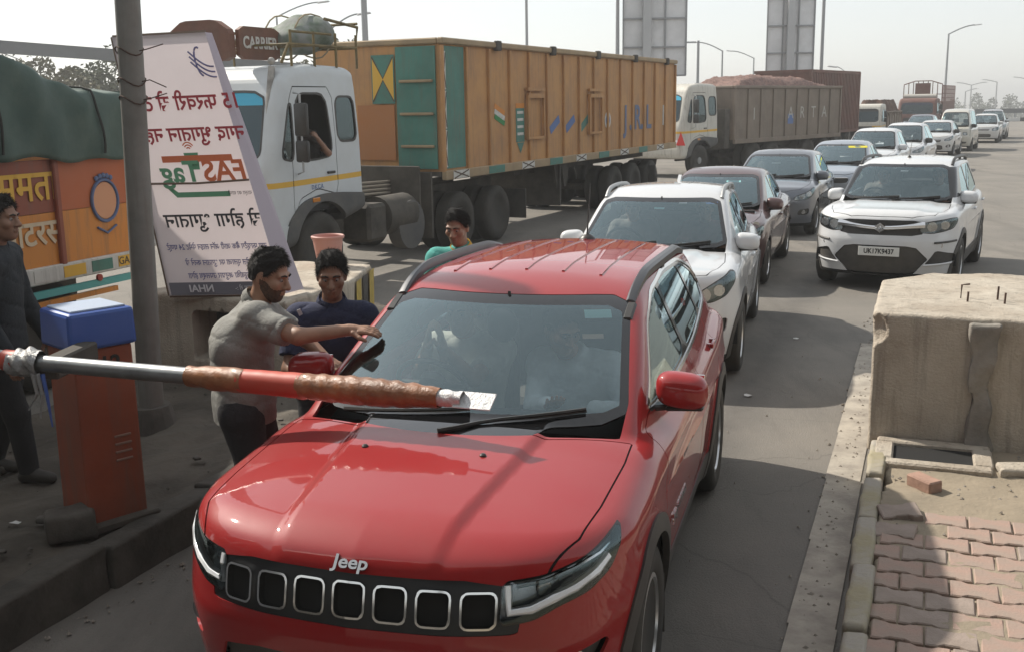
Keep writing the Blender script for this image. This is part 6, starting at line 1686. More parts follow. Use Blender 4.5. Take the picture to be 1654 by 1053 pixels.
def make_person(name, label, J, shirt, pants, head_rot, skin=M_skin, sleeve='short', group=None, beard=False, hands=(), h=.013, collar=None, feet=True, girth=1.0, hem=None, face_in_light=False, legs=True):
    """J: joints in world space: head, neck, chest, pelvis, shL, shR, elL, elR, wrL, wrR, hipL, hipR, knL, knR, anL, anR"""
    J = {k: np.array(v, float) for k, v in J.items()}
    base = J['pelvis'] if not legs else np.array([(J['anL'][0]+J['anR'][0])/2, (J['anL'][1]+J['anR'][1])/2, min(J['anL'][2], J['anR'][2])-.08])
    root = thing(name, label, 'person', tuple(base), 0, group)
    Rm = Matrix.Rotation(head_rot[0], 3, 'Z') @ Matrix.Rotation(head_rot[1], 3, 'X') @ Matrix.Rotation(head_rot[2] if len(head_rot) > 2 else 0, 3, 'Y')
    Ri = np.array(Rm.transposed()); hc = J['head']; g = girth
    def loc(x, y, z):
        a, b, c = x-hc[0], y-hc[1], z-hc[2]
        return [Ri[i, 0]*a+Ri[i, 1]*b+Ri[i, 2]*c for i in range(3)]
    def headF(x, y, z):
        q = loc(x, y, z); ax = np.abs(q[0]); qa = (ax, q[1], q[2])
        f = ell(q, (0, .012, .025), (.076, .096, .105))
        f = smin(f, ell(q, (0, -.030, -.055), (.056, .062, .068)), .045)
        f = smin(f, ell(q, (0, -.055, -.095), (.030, .030, .022)), .03)
        f = smin(f, cap(q, (0, -.088, .012), (0, -.112, -.026), .010, .015), .012)
        f = smin(f, ell(qa, (.013, -.100, -.030), (.011, .013, .009)), .008)
        f = smin(f, cap(qa, (.008, -.084, .030), (.045, -.074, .030), .011, .011), .014)
        f = smin(f, ell(qa, (.048, -.062, -.018), (.022, .022, .022)), .02)
        f = smax(f, -ell(qa, (.031, -.096, .010), (.017, .014, .010)), .010)
        f = smin(f, cap(qa, (0, -.094, -.056), (.018, -.090, -.058), .0075, .0055), .006)
        f = smin(f, cap(qa, (0, -.091, -.067), (.014, -.088, -.066), .0085, .006), .006)
        f = smin(f, ell(qa, (.077, .012, -.005), (.009, .020, .032)), .010)
        return f
    def torsoF(p, inf=0.0):
        c, pv, nk = J['chest'], J['pelvis'], J['neck']; sl, sr = J['shL'], J['shR']
        ax = (sr-sl); W2 = np.linalg.norm(ax); ax = ax/W2
        f = cap(p, sl-ax*-.02, sr-ax*.02, .072+inf, .072+inf)
        mid = (sl+sr)/2
        for s in (-1, 1):
            f = smin(f, cap(p, c+ax*s*.085*g, mid+ax*s*.075*g-np.array([0, 0, .03]), .098*g+inf, .085+inf), .06)
            f = smin(f, cap(p, pv+ax*s*.070*g+np.array([0, 0, .03]), c+ax*s*.078*g, .098*g+inf, .102*g+inf), .08)
        return f
    def armF(p, s, inf=0.0):
        return smin(cap(p, J['sh'+s], J['el'+s], .052+inf, .042+inf), cap(p, J['el'+s], J['wr'+s], .041+inf, .028+inf), .02)
    def legF(p, s, inf=0.0):
        return smin(cap(p, J['hip'+s], J['kn'+s], .086*g+inf, .058+inf), cap(p, J['kn'+s], J['an'+s], .058+inf, .040+inf), .03)
    def bodyF(x, y, z):
        p = (x, y, z)
        f = torsoF(p)
        f = smin(f, cap(p, J['neck']+np.array([0, 0, -.03]), J['head']+np.array(Rm @ Vector((0, .018, -.055))), .062, .052), .03)
        f = smin(f, headF(x, y, z), .018)
        for s in 'LR': f = smin(f, armF(p, s), .03)
        if legs:
            for s in 'LR': f = smin(f, legF(p, s), .04)
        return f
    keys = [v for k, v in J.items() if legs or k[:2] not in ('kn', 'an')]
    lo, hi = limits(keys, .17)
    V, Q, N = snet(bodyF, lo, hi, h, 3)
    Vs, Qs, Ns = [V], [Q], [N]; nv = len(V)
    for s, d, n, curl, side in hands:
        v, q, nn = hand_mesh(J['wr'+s], d, n, curl, 1.0, side); Vs.append(v); Qs.append(q+nv); Ns.append(nn); nv += len(v)
    inpar(npmesh('body', np.concatenate(Vs), np.concatenate(Qs), skin, None, np.concatenate(Ns)), root)
    # finer head replaces nothing: it sits 1 mm proud so that the face reads
    lo, hi = limits([hc], .15)
    def hF(x, y, z):
        q = loc(x, y, z); return np.maximum(headF(x, y, z)-.001, -q[2]-.115)
    V, Q, N = snet(hF, lo, hi, .006, 3); inpar(npmesh('face', V, Q, skin, None, N), root)
    # hair
    r = np.random.default_rng(len(label)); K = r.normal(size=(6, 3))*70; ph = r.uniform(0, 6, 6)
    def hairF(x, y, z):
        q = loc(x, y, z); ax = np.abs(q[0])
        f = ell(q, (0, .016, .030), (.0845, .104, .113))
        nz = sum(np.sin(K[i, 0]*q[0]+K[i, 1]*q[1]+K[i, 2]*q[2]+ph[i]) for i in range(6))
        f = f+.0016*nz-.012*np.clip((q[2]-.04)*9, 0, 1)
        line = np.interp(q[1], [-.12, -.085, -.06, -.045, -.025, 0, .03, .05, .12], [.105, .098, .082, .054, .022, .002, -.002, -.03, -.072])
        return smax(f, (line-q[2])*.6, .006)
    V, Q, N = snet(hairF, lo, hi, .007, 2); inpar(npmesh('hair', V, Q, M_hair, None, N), root)
    # loose strands break the outline
    pick = r.integers(0, len(V), 6000); P_ = V[pick]; N_ = N[pick]
    lp = np.stack(loc(*P_.T), 1); keep = lp[:, 2] > .0; P_ = P_[keep]; N_ = N_[keep]
    g_ = np.array(Rm @ Vector((.35, -.60, -.25))); d_ = N_*.42+g_*.70+r.normal(size=P_.shape)*.32; d_ /= np.linalg.norm(d_, axis=1)[:, None]
    sd_ = np.cross(d_, r.normal(size=d_.shape)); sd_ /= np.linalg.norm(sd_, axis=1)[:, None]; ln = r.uniform(.010, .026, len(P_))[:, None]
    Vh = np.stack([P_-sd_*.0014-N_*.003, P_+sd_*.0014-N_*.003, P_+d_*ln+g_*ln*.3], 1).reshape(-1, 3)
    o = inpar(npmesh('hair_strands', Vh, np.arange(len(Vh)).reshape(-1, 3), M_hair, None, smooth=False), root); o['kind'] = 'stuff'
    if beard:
        def bF(x, y, z):
            q = loc(x, y, z); f = headF(x, y, z)-.0015
            reg = np.maximum(q[2]+.040-.55*np.clip(q[1]+.07, 0, .1), q[1]-.010)
            lip = -ell((np.abs(q[0]), q[1], q[2]), (0, -.098, -.060), (.024, .03, .010))
            return np.maximum(np.maximum(f, reg), lip)
        V, Q, N = snet(bF, lo, hi, .006, 2); inpar(npmesh('beard', V, Q, mat('stubble', (.11,.062,.042), .9, var=.6, vscale=60), None, N), root)
    for s in (-1, 1):
        b = MB(); e = MB(); br = MB()
        b.sphere(Vector(hc)+Rm @ Vector((s*.031, -.0765, .009)), .0125, 12); e.sphere(Vector(hc)+Rm @ Vector((s*.031, -.0855, .006)), .0055, 8)
        br.tube([Vector(hc)+Rm @ Vector((s*xx, yy, zz)) for xx, yy, zz in ((.012, -.0985, .030), (.030, -.096, .036), (.050, -.084, .030))], [.0045, .005, .003], 6)
        inpar(b.build('eye', M_eye, None, smooth=True), root); inpar(e.build('pupil', M_pup, None, smooth=True), root); inpar(br.build('eyebrow', M_hair, None, smooth=True), root)
    # shirt with creases
    K2 = r.normal(size=(5, 3))*16; ph2 = r.uniform(0, 6, 5)
    def fold(x, y, z): return sum(np.sin(K2[i, 0]*x+K2[i, 1]*y+K2[i, 2]*.6*z+ph2[i]) for i in range(5))
    zt = J['pelvis'][2]-.02 if hem is None else hem
    def shirtF(x, y, z):
        p = (x, y, z); f = torsoF(p, .016)
        f = smin(f, cap(p, J['pelvis']+np.array([0, 0, -.08]), J['chest'], .140*g, .135*g), .06)
        f = smin(f, cap(p, J['neck']+np.array([0, 0, -.06]), J['neck']+np.array([0, 0, .008]), .085, .066), .03)
        for s in 'LR':
            d = J['el'+s]-J['sh'+s]; e1 = J['sh'+s]+d*.80
            a = cap(p, J['sh'+s]-d*.05, e1, .070, .066)
            t = sum((p[i]-J['sh'+s][i])*d[i] for i in range(3))/np.linalg.norm(d)-np.linalg.norm(d)*.72
            a = np.maximum(a, t) if sleeve == 'short' else smin(cap(p, J['sh'+s], J['el'+s], .068, .056), cap(p, J['el'+s], J['wr'+s], .055, .042), .02)
            f = smin(f, a, .035)
        f = f+.0014*fold(x, y, z)-.007+.0045*(1-np.abs(np.sin(9*x+7*y+13*z+2*np.sin(5*z))))**3+.004*(1-np.abs(np.sin(11*x-8*y-15*z+2*np.sin(6*x))))**3
        nd = J['head']-J['neck']; nd = nd/np.linalg.norm(nd)
        top = sum((p[i]-J['neck'][i])*nd[i] for i in range(3))-.035
        rn_ = np.sqrt(sum((p[i]-J['neck'][i])**2 for i in range(3)))
        f = smax(f, np.minimum(top, .115-rn_), .01)
        return smax(f, zt-z, .01)
    sk = [J[k] for k in ('neck', 'chest', 'pelvis', 'shL', 'shR', 'elL', 'elR')]+([J['wrL'], J['wrR']] if sleeve != 'short' else [])
    lo, hi = limits(sk, .22); V, Q, N = snet(shirtF, lo, hi, h, 2); inpar(npmesh('shirt', V, Q, shirt, None, N), root)
    if collar:
        b = MB(); nk = Vector(J['neck']); up = Vector(J['head']-J['neck']).normalized(); fx = Rm @ Vector((0, -1, 0)); fx = (fx-up*fx.dot(up)).normalized(); sx = up.cross(fx)
        ring = []
        for zz, rr in ((-.012, .083), (.034, .070)):
            ring.append([nk+up*(zz-.018*math.cos(a)*(1 if zz < 0 else .8))+(fx*math.cos(a)*1.02+sx*math.sin(a))*rr for a in np.linspace(.25, 6.03, 26)])
        low = [p+(p-nk).normalized()*.022-up*.034 for p in ring[1]]
        rows = [low, [p+(p-nk).normalized()*.006+up*.004 for p in ring[1]], ring[1], ring[0]]
        vs = [[b.bm.verts.new(p) for p in rw] for rw in rows]
        for A, Bq in zip(vs, vs[1:]):
            for i in range(len(A)-1): b.bm.faces.new((A[i], A[i+1], Bq[i+1], Bq[i]))
        o = inpar(b.build('collar', collar, None, smooth=True), root); m = o.modifiers.new('t', 'SOLIDIFY'); m.thickness = .004
    if legs:
        def pantF(x, y, z):
            p = (x, y, z); f = None
            for s in 'LR': q = legF(p, s, .016); f = q if f is None else smin(f, q, .03)
            f = smin(f, cap(p, J['hipL']+np.array([0, 0, .06]), J['hipR']+np.array([0, 0, .06]), .108*g, .108*g), .05)+.0015*fold(x, y, z)-.003
            return smax(f, min(J['anL'][2], J['anR'][2])-.02-z, .01)
        lo, hi = limits([J[k] for k in ('pelvis', 'hipL', 'hipR', 'knL', 'knR', 'anL', 'anR')], .15); V, Q, N = snet(pantF, lo, hi, .016, 2); inpar(npmesh('trousers', V, Q, pants, None, N), root)
        if feet:
            for s in 'LR':
                a = Vector(J['an'+s]); fd = J.get('fd', np.array([0, -1, 0])); fd = Vector(fd).normalized()
                V, Q, N = snet(lambda x, y, z: smax(smin(cap((x, y, z), a+Vector((0, 0, -.03)), a+fd*.14+Vector((0, 0, -.045)), .048, .036), cap((x, y, z), a-fd*.04+Vector((0, 0, -.045)), a, .04, .045), .03), (a.z-.082)-z, .006), tuple(np.array(a)-.24), tuple(np.array(a)+.24), .014, 2)
                inpar(npmesh('shoe', V, Q, M_shoe, None, N), root)
    return root
def mid(a, b, t): return tuple(np.array(a)*(1-t)+np.array(b)*t)
# man in the grey polo reaching towards the SUV, seen from his right side
make_person('person', 'man in a light grey polo shirt reaching an arm to the red SUV windscreen', dict(
    head=(-1.225, 5.34, 1.600), neck=(-1.305, 5.37, 1.455), chest=(-1.40, 5.38, 1.24), pelvis=(-1.40, 5.36, .92),
    shR=(-1.27, 5.21, 1.395), shL=(-1.35, 5.56, 1.385), elR=(-1.04, 5.07, 1.345), wrR=(-.80, 5.12, 1.362), elL=(-1.12, 5.60, 1.22), wrL=(-.98, 5.48, 1.13),
    hipL=(-1.39, 5.46, .88), hipR=(-1.39, 5.27, .88), knL=(-1.33, 5.50, .55), knR=(-1.35, 5.26, .54), anL=(-1.50, 5.50, .29), anR=(-1.42, 5.24, .29), fd=(1, -.2, 0)),
    cloth('light grey polo', (.27,.265,.245)), cloth('dark trousers', (.025,.024,.028)), (1.30, .30, 0), M_skin, beard=True, collar=cloth('light grey polo', ()), girth=1.10, hem=.84,
    hands=(('R', (1, -.05, -.02), (0, .2, -1), .3, 1), ('L', (.8, -.6, -.3), (0, 0, -1), .5, -1)))
# man in the navy polo behind him, facing us
make_person('person', 'man in a navy blue polo with a white chest badge beside the SUV driver window', dict(
    head=(-1.015, 5.95, 1.500), neck=(-1.03, 6.01, 1.335), chest=(-1.04, 6.05, 1.10), pelvis=(-1.08, 6.16, .80),
    shR=(-1.225, 5.99, 1.245), shL=(-.845, 6.02, 1.245), elR=(-1.27, 5.88, .98), wrR=(-1.12, 5.68, 1.00), elL=(-.80, 5.93, 1.0), wrL=(-.86, 5.74, 1.02),
    hipL=(-.98, 6.17, .76), hipR=(-1.18, 6.17, .76), knL=(-.98, 6.10, .42), knR=(-1.20, 6.10, .42), anL=(-.98, 6.18, .09), anR=(-1.20, 6.18, .09)),
    cloth('navy polo', (.024,.030,.075)), cloth('dark trousers', ()), (.12, .24, 0), M_skin2, collar=cloth('navy polo', ()), girth=1.12,
    hands=(('R', (.5, -.8, .1), (0, .2, -1), .5, 1), ('L', (-.3, -1, .0), (0, 0, -1), .5, -1)))
n2 = [o for o in bpy.data.objects if o.name.startswith('person')][-1]
badge = cloth('badge white', (.55,.55,.60))
def patch(root, c, w, h, xd, yd, m, name='badge'):
    o = MB().box((0, 0, 0), (w, h, .004)).build(name, m, None); o.matrix_world = frame_mat(c, xd, yd); 
    o.parent = root; o.matrix_parent_inverse = Matrix.Translation(-Vector(root.location)); return o
P2 = [o for o in S.objects if o.get('label', '').startswith('man in a navy')][0]
patch(P2, (-.905, 5.872, 1.185), .075, .030, (1, .12, .1), (0, -.1, 1), badge)
patch(P2, (-1.190, 5.905, 1.285), .022, .075, (1, .1, .35), (-.45, -.2, 1), badge)
# man in teal behind the SUV
make_person('person', 'man in a teal shirt with a yellow collar behind the red SUV roof', dict(
    head=(-.398, 7.95, 1.535), neck=(-.375, 7.99, 1.375), chest=(-.36, 8.02, 1.12), pelvis=(-.36, 8.06, .86),
    shR=(-.565, 8.0, 1.285), shL=(-.175, 8.03, 1.285), elR=(-.62, 7.98, 1.0), wrR=(-.55, 7.85, .80), elL=(-.13, 8.0, 1.0), wrL=(-.20, 7.88, .80),
    hipL=(-.27, 8.07, .80), hipR=(-.46, 8.07, .80), knL=(-.27, 8.03, .44), knR=(-.46, 8.03, .44), anL=(-.27, 8.08, .09), anR=(-.46, 8.08, .09)),
    cloth('teal shirt', (.09,.42,.37)), cloth('grey trousers', (.09,.09,.10)), (-.35, .28, 0), M_skin, collar=cloth('yellow collar', (.60,.33,.03)), h=.015)
# man at the left edge in dark clothes, in profile
make_person('person', 'man in dark clothes standing behind the barrier box at the left edge', dict(
    head=(-3.000, 6.28, 1.815), neck=(-3.070, 6.30, 1.66), chest=(-3.110, 6.32, 1.42), pelvis=(-3.110, 6.33, 1.05),
    shR=(-3.050, 6.12, 1.575), shL=(-3.090, 6.50, 1.575), elR=(-3.060, 6.05, 1.28), wrR=(-2.930, 6.04, 1.04), elL=(-3.050, 6.56, 1.28), wrL=(-2.920, 6.56, 1.05),
    hipL=(-3.110, 6.42, 1.02), hipR=(-3.110, 6.23, 1.02), knL=(-3.170, 6.44, .64), knR=(-3.010, 6.22, .65), anL=(-3.290, 6.44, .29), anR=(-2.970, 6.22, .29), fd=(1, -.2, 0)),
    cloth('dark slate shirt', (.022,.028,.035)), cloth('black trousers', (.012,.012,.014)), (1.45, .05, 0), M_skin2, sleeve='long', collar=cloth('dark slate shirt', ()),
    hands=(('R', (.3, 0, -1), (0, 1, 0), .5, 1), ('L', (.3, 0, -1), (0, -1, 0), .5, -1)), h=.015)
# lorry driver leaning at the cab window
def tw(p, root=None):
    c, s = math.cos(.454), math.sin(.454); return (-4.10+p[0]*c+p[1]*s, 14.08-p[0]*s+p[1]*c, p[2])
make_person('person', 'lorry driver in a dark vest resting his arm on the open cab window', dict(
    head=tw((.86, 1.02, 2.32)), neck=tw((.80, 1.10, 2.16)), chest=tw((.70, 1.16, 1.92)), pelvis=tw((.62, 1.22, 1.55)),
    shR=tw((.52, 1.16, 2.06)), shL=tw((.92, 1.22, 2.06)), elL=tw((1.24, 1.22, 1.82)), wrL=tw((1.22, 1.04, 2.0)), elR=tw((.48, .95, 1.82)), wrR=tw((.60, .75, 1.85)),
    hipL=tw((.72, 1.22, 1.50)), hipR=tw((.52, 1.22, 1.50))), cloth('dark vest', (.05,.035,.03)), None, (-.1, .05, 0), M_skin2, legs=False, h=.016,
    hands=(('L', (-.3, -.5, .7), (-1, 0, 0), .7, 1),))
# two people in the red SUV
def jw(p):
    c, s = math.cos(.2905), math.sin(.2905); return (-.583+p[0]*c+p[1]*s, 3.349-p[0]*s+p[1]*c, p[2])
def sitter(label, x, y, shirt, headrot, lean=0.0, fwd=0.0, arm=None, tr=jw, z=0.0, sleeve='short', hands=()):
    d = dict(head=(x+lean, y-.05-fwd, 1.33+z), neck=(x+lean*.7, y+.02-fwd*.7, 1.18+z), chest=(x+lean*.4, y+.06-fwd*.3, .98+z), pelvis=(x, y+.08, .68+z),
        shR=(x-.19+lean*.6, y+.05-fwd*.5, 1.10+z), shL=(x+.19+lean*.6, y+.05-fwd*.5, 1.10+z), elR=(x-.25, y-.16, .90+z), elL=(x+.25, y-.16, .90+z), wrR=(x-.12, y-.38, .98+z), wrL=(x+.12, y-.38, .98+z), hipL=(x+.1, y+.08, .66+z), hipR=(x-.1, y+.08, .66+z))
    if arm: d.update(arm)
    return make_person('person', label, {k: tr(v) for k, v in d.items()}, shirt, None, headrot, M_skin, legs=False, h=.016, sleeve=sleeve, hands=hands)
sitter('driver of the red SUV seen dimly with raised hands through the windscreen', -.38, 2.40, cloth('driver shirt', (.60,.60,.54)), (-.2905, .1, 0), arm=dict(elR=(-.56, 2.16, 1.02), elL=(-.24, 2.12, 1.02), wrR=(-.42, 1.93, 1.22), wrL=(-.34, 1.93, 1.22)), hands=(('R', (.1, -.3, 1), (1, 0, 0), .3, 1), ('L', (-.1, -.3, 1), (-1, 0, 0), .3, -1)))
sitter('front passenger of the red SUV in a pale blue shirt looking down', .36, 2.22, cloth('pale blue shirt', (.70,.80,.86)), (.5, .40, 0), lean=-.10, fwd=.14, sleeve='long', hands=(('R', (.2, -1, .3), (0, 0, 1), .6, 1),))
# dim figures in the two white cars
def cw(key):
    rr = cars[key][0]; a = -rr.rotation_euler.z; c, s = math.cos(a), math.sin(a)
    return lambda p: (rr.location.x+p[0]*c+p[1]*s, rr.location.y-p[0]*s+p[1]*c, p[2])
sitter('driver of the white compact SUV behind its windscreen', -.38, 2.38, cloth('dim shirt', (.20,.19,.18)), (-.45, .1, 0), tr=cw('brezza'), z=.02)
sitter('front passenger of the white compact SUV in a pale shirt', .38, 2.38, cloth('pale shirt', (.45,.46,.46)), (-.5, .1, 0), tr=cw('brezza'), z=.02)
sitter('driver of the white crossover behind its windscreen', -.38, 2.38, cloth('dim shirt', ()), (-.28, .1, 0), tr=cw('cross'))
sitter('front passenger of the white crossover in a dull red shirt', .02+.36, 2.42, cloth('dull red shirt', (.22,.07,.06)), (-.28, .1, 0), tr=cw('cross'))

# ---------------------------------------------------------------- boom barrier
BZ = -.62   # box turn
bx = thing('boom_barrier', 'orange barrier box with a blue cap and a wrapped boom arm over the SUV bonnet', 'barrier', (-2.30, 5.66, IZ), 0)
M_bor = mat('barrier orange', (.30,.05,.014), .55, var=.25, vscale=3, dust=.15, streak=True); M_bbl = mat('barrier blue', (.02,.085,.36), .4, dust=.12)
Rb = Matrix.Rotation(.80, 4, 'Z')
o = MB().box((0, 0, .50), (.335, .335, 1.0), None, .012, (.97, .97), 2).build('cabinet', M_bor, bx); o.rotation_euler = (0, 0, .80)
o = MB().box((0, 0, 1.10), (.375, .375, .20), None, .02, (.97, .97), 2).build('cap', M_bbl, bx); o.rotation_euler = (0, 0, .80)
o = MB().box((0, 0, 1.205), (.30, .30, .012), None, .004).build('cap_lid', mat('sunlit blue', (.34,.42,.56), .6, dust=.3), bx); o.rotation_euler = (0, 0, .80)  # paler lid colour paints in the sunlight on the cap top
fr = Rb @ Vector((1, 0, 0)); fl = Rb @ Vector((0, -1, 0))
# right visible face carries vents and the number
rn = Vector((math.cos(.80-math.pi/2), math.sin(.80-math.pi/2), 0)); ru = Vector((math.cos(.80), math.sin(.80), 0))
for i in range(4):
    o = MB().box((0, 0, 0), (.095, .012, .008), None, .002).build('vent_slot', mat('vent grey', (.28,.16,.12), .6), bx); o.matrix_local = frame_mat(rn*.168+ru*.06+Vector((0, 0, .50-i*.045)), ru, (0, 0, 1))
text_mesh('cabinet_number', '12', .12, M_ink, bx, frame_mat(rn*.169+ru*.03+Vector((0, 0, .905)), ru, (0, 0, 1)), depth=.001, bold=.003)
MB().box((0, 0, 0), (.07, .05, .002)).build('yellow_label', M_yel, bx).matrix_local = frame_mat(rn*.1695+ru*.11+Vector((0, 0, .87)), ru, (0, 0, 1))
MB().box((0, 0, .02), (.44, .44, .05), None, .01).build('base_plate', M_chas, bx).rotation_euler = (0, 0, .80)
A = Vector((-2.514, 5.15, 1.232)); B_ = Vector((-.099, 4.20, 1.245)); org = Vector((-2.30, 5.66, IZ))
def bp(t): return A+(B_-A)*t-org
def wrapped(t0, t1, rad, amp, seed, n=70, k=18, ease=False):
    """crinkled wrapping round the arm"""
    r = np.random.default_rng(seed); d = (B_-A).normalized(); x = d.cross(Vector((0, 0, 1))).normalized(); y = x.cross(d)
    V = []; ph = r.uniform(0, 6, 8); kk = r.uniform(20, 90, 8); ka = r.integers(1, 6, 8)
    for i in range(n):
        t = i/(n-1); c = bp(t0+(t1-t0)*t); rr0 = np.interp(t, np.linspace(0, 1, len(rad)), rad)
        for j in range(k):
            a = 2*math.pi*j/k; w = sum(math.sin(kk[m]*t*(t1-t0)*2.6+ka[m]*a+ph[m]) for m in range(8))/3
            rr = rr0+amp*w; p = c+x*rr*math.cos(a)+y*rr*math.sin(a); V.append(p[:])
    Q = [(i*k+j, i*k+(j+1) % k, (i+1)*k+(j+1) % k, (i+1)*k+j) for i in range(n-1) for j in range(k)]
    return np.array(V), np.array(Q)
def arm_part(name, t0, t1, rad, amp, seed, m, n=60):
    V, Q = wrapped(t0, t1, rad, amp, seed, n); return npmesh(name, V, Q, m, bx)
M_pipe = mat('steel pipe', (.36,.37,.37), .38, .75, var=.3, vscale=8); M_tape = mat('brown packing tape', (.36,.15,.06), .34, var=.45, vscale=7, coat=.25, bump=.35, bscale=45)
M_rtape = mat('red boom', (.52,.055,.028), .45, dust=.12); M_foil = mat('silver foil', (.68,.68,.68), .42, .25, bump=.8, bscale=30)
arm_part('arm_pipe', .06, .44, [.040, .040], .0, 1, M_pipe, 12); arm_part('tape_wrap', .425, .545, [.046, .056, .055], .003, 2, M_tape); arm_part('red_sleeve', .535, .66, [.054, .057], .0008, 3, M_rtape, 20)
arm_part('tape_wrap', .655, .915, [.057, .059, .062, .060, .053, .042], .0030, 4, M_tape, 110); arm_part('foil_tip', .905, .955, [.036, .034], .002, 5, M_foil); 
dv = (B_-A).normalized(); c = bp(.975); o = MB().box((0, 0, 0), (.17, .095, .006), None, .002).build('foil_flag', M_foil, bx); o.matrix_local = frame_mat(c, dv, Vector((0, 1, .55)))
arm_part('foil_wrap', .02, .09, [.060, .066, .055], .012, 6, mat('crumpled plastic', (.32,.32,.32), .3, .4, bump=.7, bscale=30)); arm_part('arm_root', -.03, .03, [.05, .05], .002, 7, M_foil, 10); arm_part('red_band', .0, .03, [.054, .054], .001, 8, M_rtape, 8)
for i in range(3):
    p = bp(.075+.012*i); b = MB(); b.tube([p+Vector((0, -.05, -.04)), p+Vector((.02, -.07, -.14)), p+Vector((.03*(i-1), -.07, -.22-.04*i))], [.012, .009, .004], 5); b.build('hanging_strip', mat('crumpled plastic', ()) if i < 2 else M_bbl, bx)
# arm bracket joining arm and cabinet
b = MB(); p = bp(.12); b.box(p+Vector((-.02, .22, -.03)), (.10, .42, .10), Matrix.Rotation(-.1, 4, 'Z'), .01); b.build('arm_bracket', M_chas, bx)

# ---------------------------------------------------------------- tilted banner on the end block
bn = thing('banner', 'tilted white toll notice banner with text showing mirrored, leaning by the post', 'banner', (-2.36, 8.7, .90))
bo = Vector(bn.location)
TL, TR, BR, BL = [Vector(p)-bo for p in ((-3.30, 9.2, 3.03), (-2.52, 9.2, 3.06), (-1.89, 8.72, .92), (-2.84, 8.72, .92))]
M_ban = mat('banner flex', (.76,.69,.70), .6, var=.10, vscale=3)
# back-lit flex: let part of the sun pass through the sheet
nb = M_ban.node_tree; pb = nb.nodes['Principled BSDF']; tr_ = nb.nodes.new('ShaderNodeBsdfTranslucent'); tr_.inputs[0].default_value = (.74, .66, .67, 1)
ms = nb.nodes.new('ShaderNodeMixShader'); ms.inputs[0].default_value = .52; nb.links.new(pb.outputs[0], ms.inputs[1]); nb.links.new(tr_.outputs[0], ms.inputs[2]); nb.links.new(ms.outputs[0], nb.nodes['Material Output'].inputs['Surface'])
def bpt(s, t, d=0.0):
    """s across 0..1, t up 0..1"""
    a = BL.lerp(BR, s); c = TL.lerp(TR, s); p = a.lerp(c, t)
    return p+Vector((.0, -1, 0))*(d+.003*math.sin(5*s+2)*math.sin(3*t))
ns, ntt = 16, 28
V = [bpt(i/ns, j/ntt)[:] for i in range(ns+1) for j in range(ntt+1)]
Q = [(i*(ntt+1)+j, (i+1)*(ntt+1)+j, (i+1)*(ntt+1)+j+1, i*(ntt+1)+j+1) for i in range(ns) for j in range(ntt)]
npmesh('sheet', V, Q, M_ban, bn)
def bframe(s, t, d=.014):
    # columns keep the local shear of the sheet
    o = bpt(s, t, d); xx = (bpt(min(s+.05, 1), t)-bpt(max(s-.05, 0), t)).normalized(); yy = (bpt(s, min(t+.05, 1))-bpt(s, max(t-.05, 0))).normalized(); zz = xx.cross(yy).normalized()
    M = Matrix((xx, yy, zz)).transposed().to_4x4(); M.translation = o; return M
def btext(txt, s, t, size, m, sx=1.0, bold=0.0): return text_mesh('banner_text', txt, size, m, bn, bframe(s, t), depth=.0006, mirror=True, sx=sx, bold=bold)
I_red = mat('faded red ink', (.40,.04,.055), .7); I_blk = mat('faded black ink', (.035,.033,.04), .7); I_blue = mat('faded blue ink', (.16,.15,.30), .7); I_or = mat('faded orange ink', (.65,.16,.06), .7); I_gr = mat('faded green ink', (.12,.32,.18), .7); I_w = mat('ink white', (.6,.58,.6), .7)
btext('15 फरवरी से टोल', .575, .735, .185, I_red, .80, .004); btext('नगद भुगतान नही', .58, .615, .170, I_red, .82, .004)
b = MB(); b.face([bpt(.22, .535, .004), bpt(.90, .535, .004), bpt(.90, .51, .004), bpt(.22, .51, .004)]); b.build('banner_bar', I_or, bn)
b = MB(); b.face([bpt(.44, .545, .0045), bpt(.58, .545, .0045), bpt(.56, .48, .0045), bpt(.46, .48, .0045)]); b.build('banner_bar', I_gr, bn)
text_mesh('banner_text', 'FAS', .25, I_or, bn, bframe(.79, .47), depth=.0006, mirror=True, bold=.006, sx=.9); text_mesh('banner_text', 'Tag', .25, I_gr, bn, bframe(.37, .47), depth=.0006, mirror=True, bold=.006, sx=.9)
for q in range(3):
    b = MB(); b.tube([bpt(.50+.02*(q+1)*math.cos(a), .555+.010*(q+1)*math.sin(a), .005) for a in np.linspace(.6, 2.5, 8)], .005, 4); b.build('banner_arc', I_or, bn)
b = MB(); b.tube([bpt(0, .432, .012), bpt(.5, .428, .012), bpt(1, .436, .012)], .010, 6); b.build('batten', mat('wood batten', (.16,.11,.08), .8), bn)
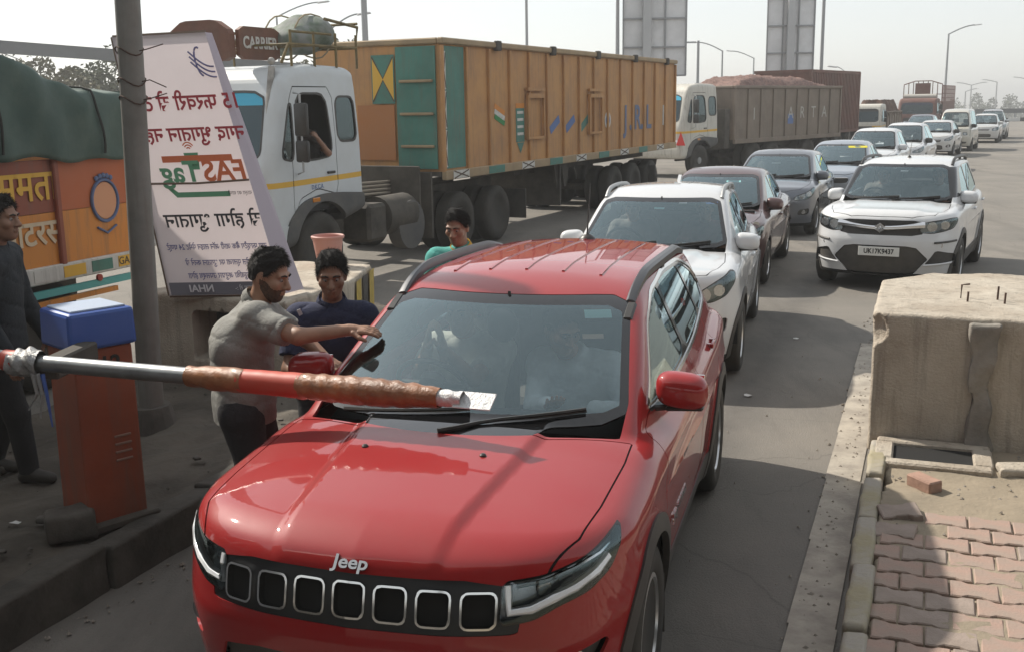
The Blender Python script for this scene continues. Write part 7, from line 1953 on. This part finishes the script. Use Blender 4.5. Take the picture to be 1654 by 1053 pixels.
b = MB(); b.face([bpt(.22, .425, .004), bpt(.30, .395, .004), bpt(.78, .395, .004), bpt(.78, .375, .004), bpt(.28, .375, .004), bpt(.18, .425, .004)]); b.build('banner_bar', I_gr, bn)
btext('यात्रा का साथी', .88, .387, .045, I_blk, .8)
btext('से होगा भुगतान', .555, .285, .165, I_blk, .88, .003)
for t, tx in ((.185, 'नया फास्टैग बैंक जारी ऑन लाइन पेमेंट 24 घण्टे'), (.125, 'से टोल प्लाजा पर भुगतान करने से'), (.075, 'बचने सुविधा अनुसार उपलब्ध होगा')): btext(tx, .53, t, .066, I_blue, .72, .0012)
b = MB(); b.face([bpt(.02, .002, .004), bpt(.99, .002, .004), bpt(.985, .050, .004), bpt(.02, .050, .004)]); b.build('banner_footer', mat('footer slate', (.15,.145,.17), .7), bn)
text_mesh('banner_text', 'NHAI', .085, I_w, bn, bframe(.30, .026, .016), depth=.0006, mirror=True, bold=.002); btext('आज्ञा से :-', .70, .026, .055, I_w, .8)
# blue road-and-arch emblem at the top right
b = MB()
for q in range(3): b.tube([bpt(.76+.30*u_, .93-.05*u_-.02*q-.03*math.sin(u_*3), .006) for u_ in np.linspace(0, .75, 8)], .007, 4)
b.tube([bpt(.86+.05*math.cos(a), .89+.055*math.sin(a), .006) for a in np.linspace(1.2, 4.6, 12)], .008, 4); b.build('banner_emblem', I_blue, bn)
# frame bars, second leg of the A-frame
M_bat = mat('frame grey', (.45,.43,.44), .6)
for n_, (p, q) in {'frame_bar': (TL, TR), 'frame_bar.a': (BL, BR), 'frame_bar.b': (TL, BL)}.items():
    b = MB(); b.tube([p+Vector((0, .02, 0)), q+Vector((0, .02, 0))], .020, 6); b.build('frame_bar', mat('wood batten', ()) , bn)
b = MB(); T2_ = TR+Vector((.03, .10, 0)); B2_ = BR+Vector((.12, .24, 0))
b.face([TR, BR, B2_, T2_]); b.build('side_flap', mat('mauve flex', (.40,.35,.40), .6), bn)

# ---------------------------------------------------------------- build the red SUV
JEEP, KJ = build_jeep((-.583, 3.349), .2905)
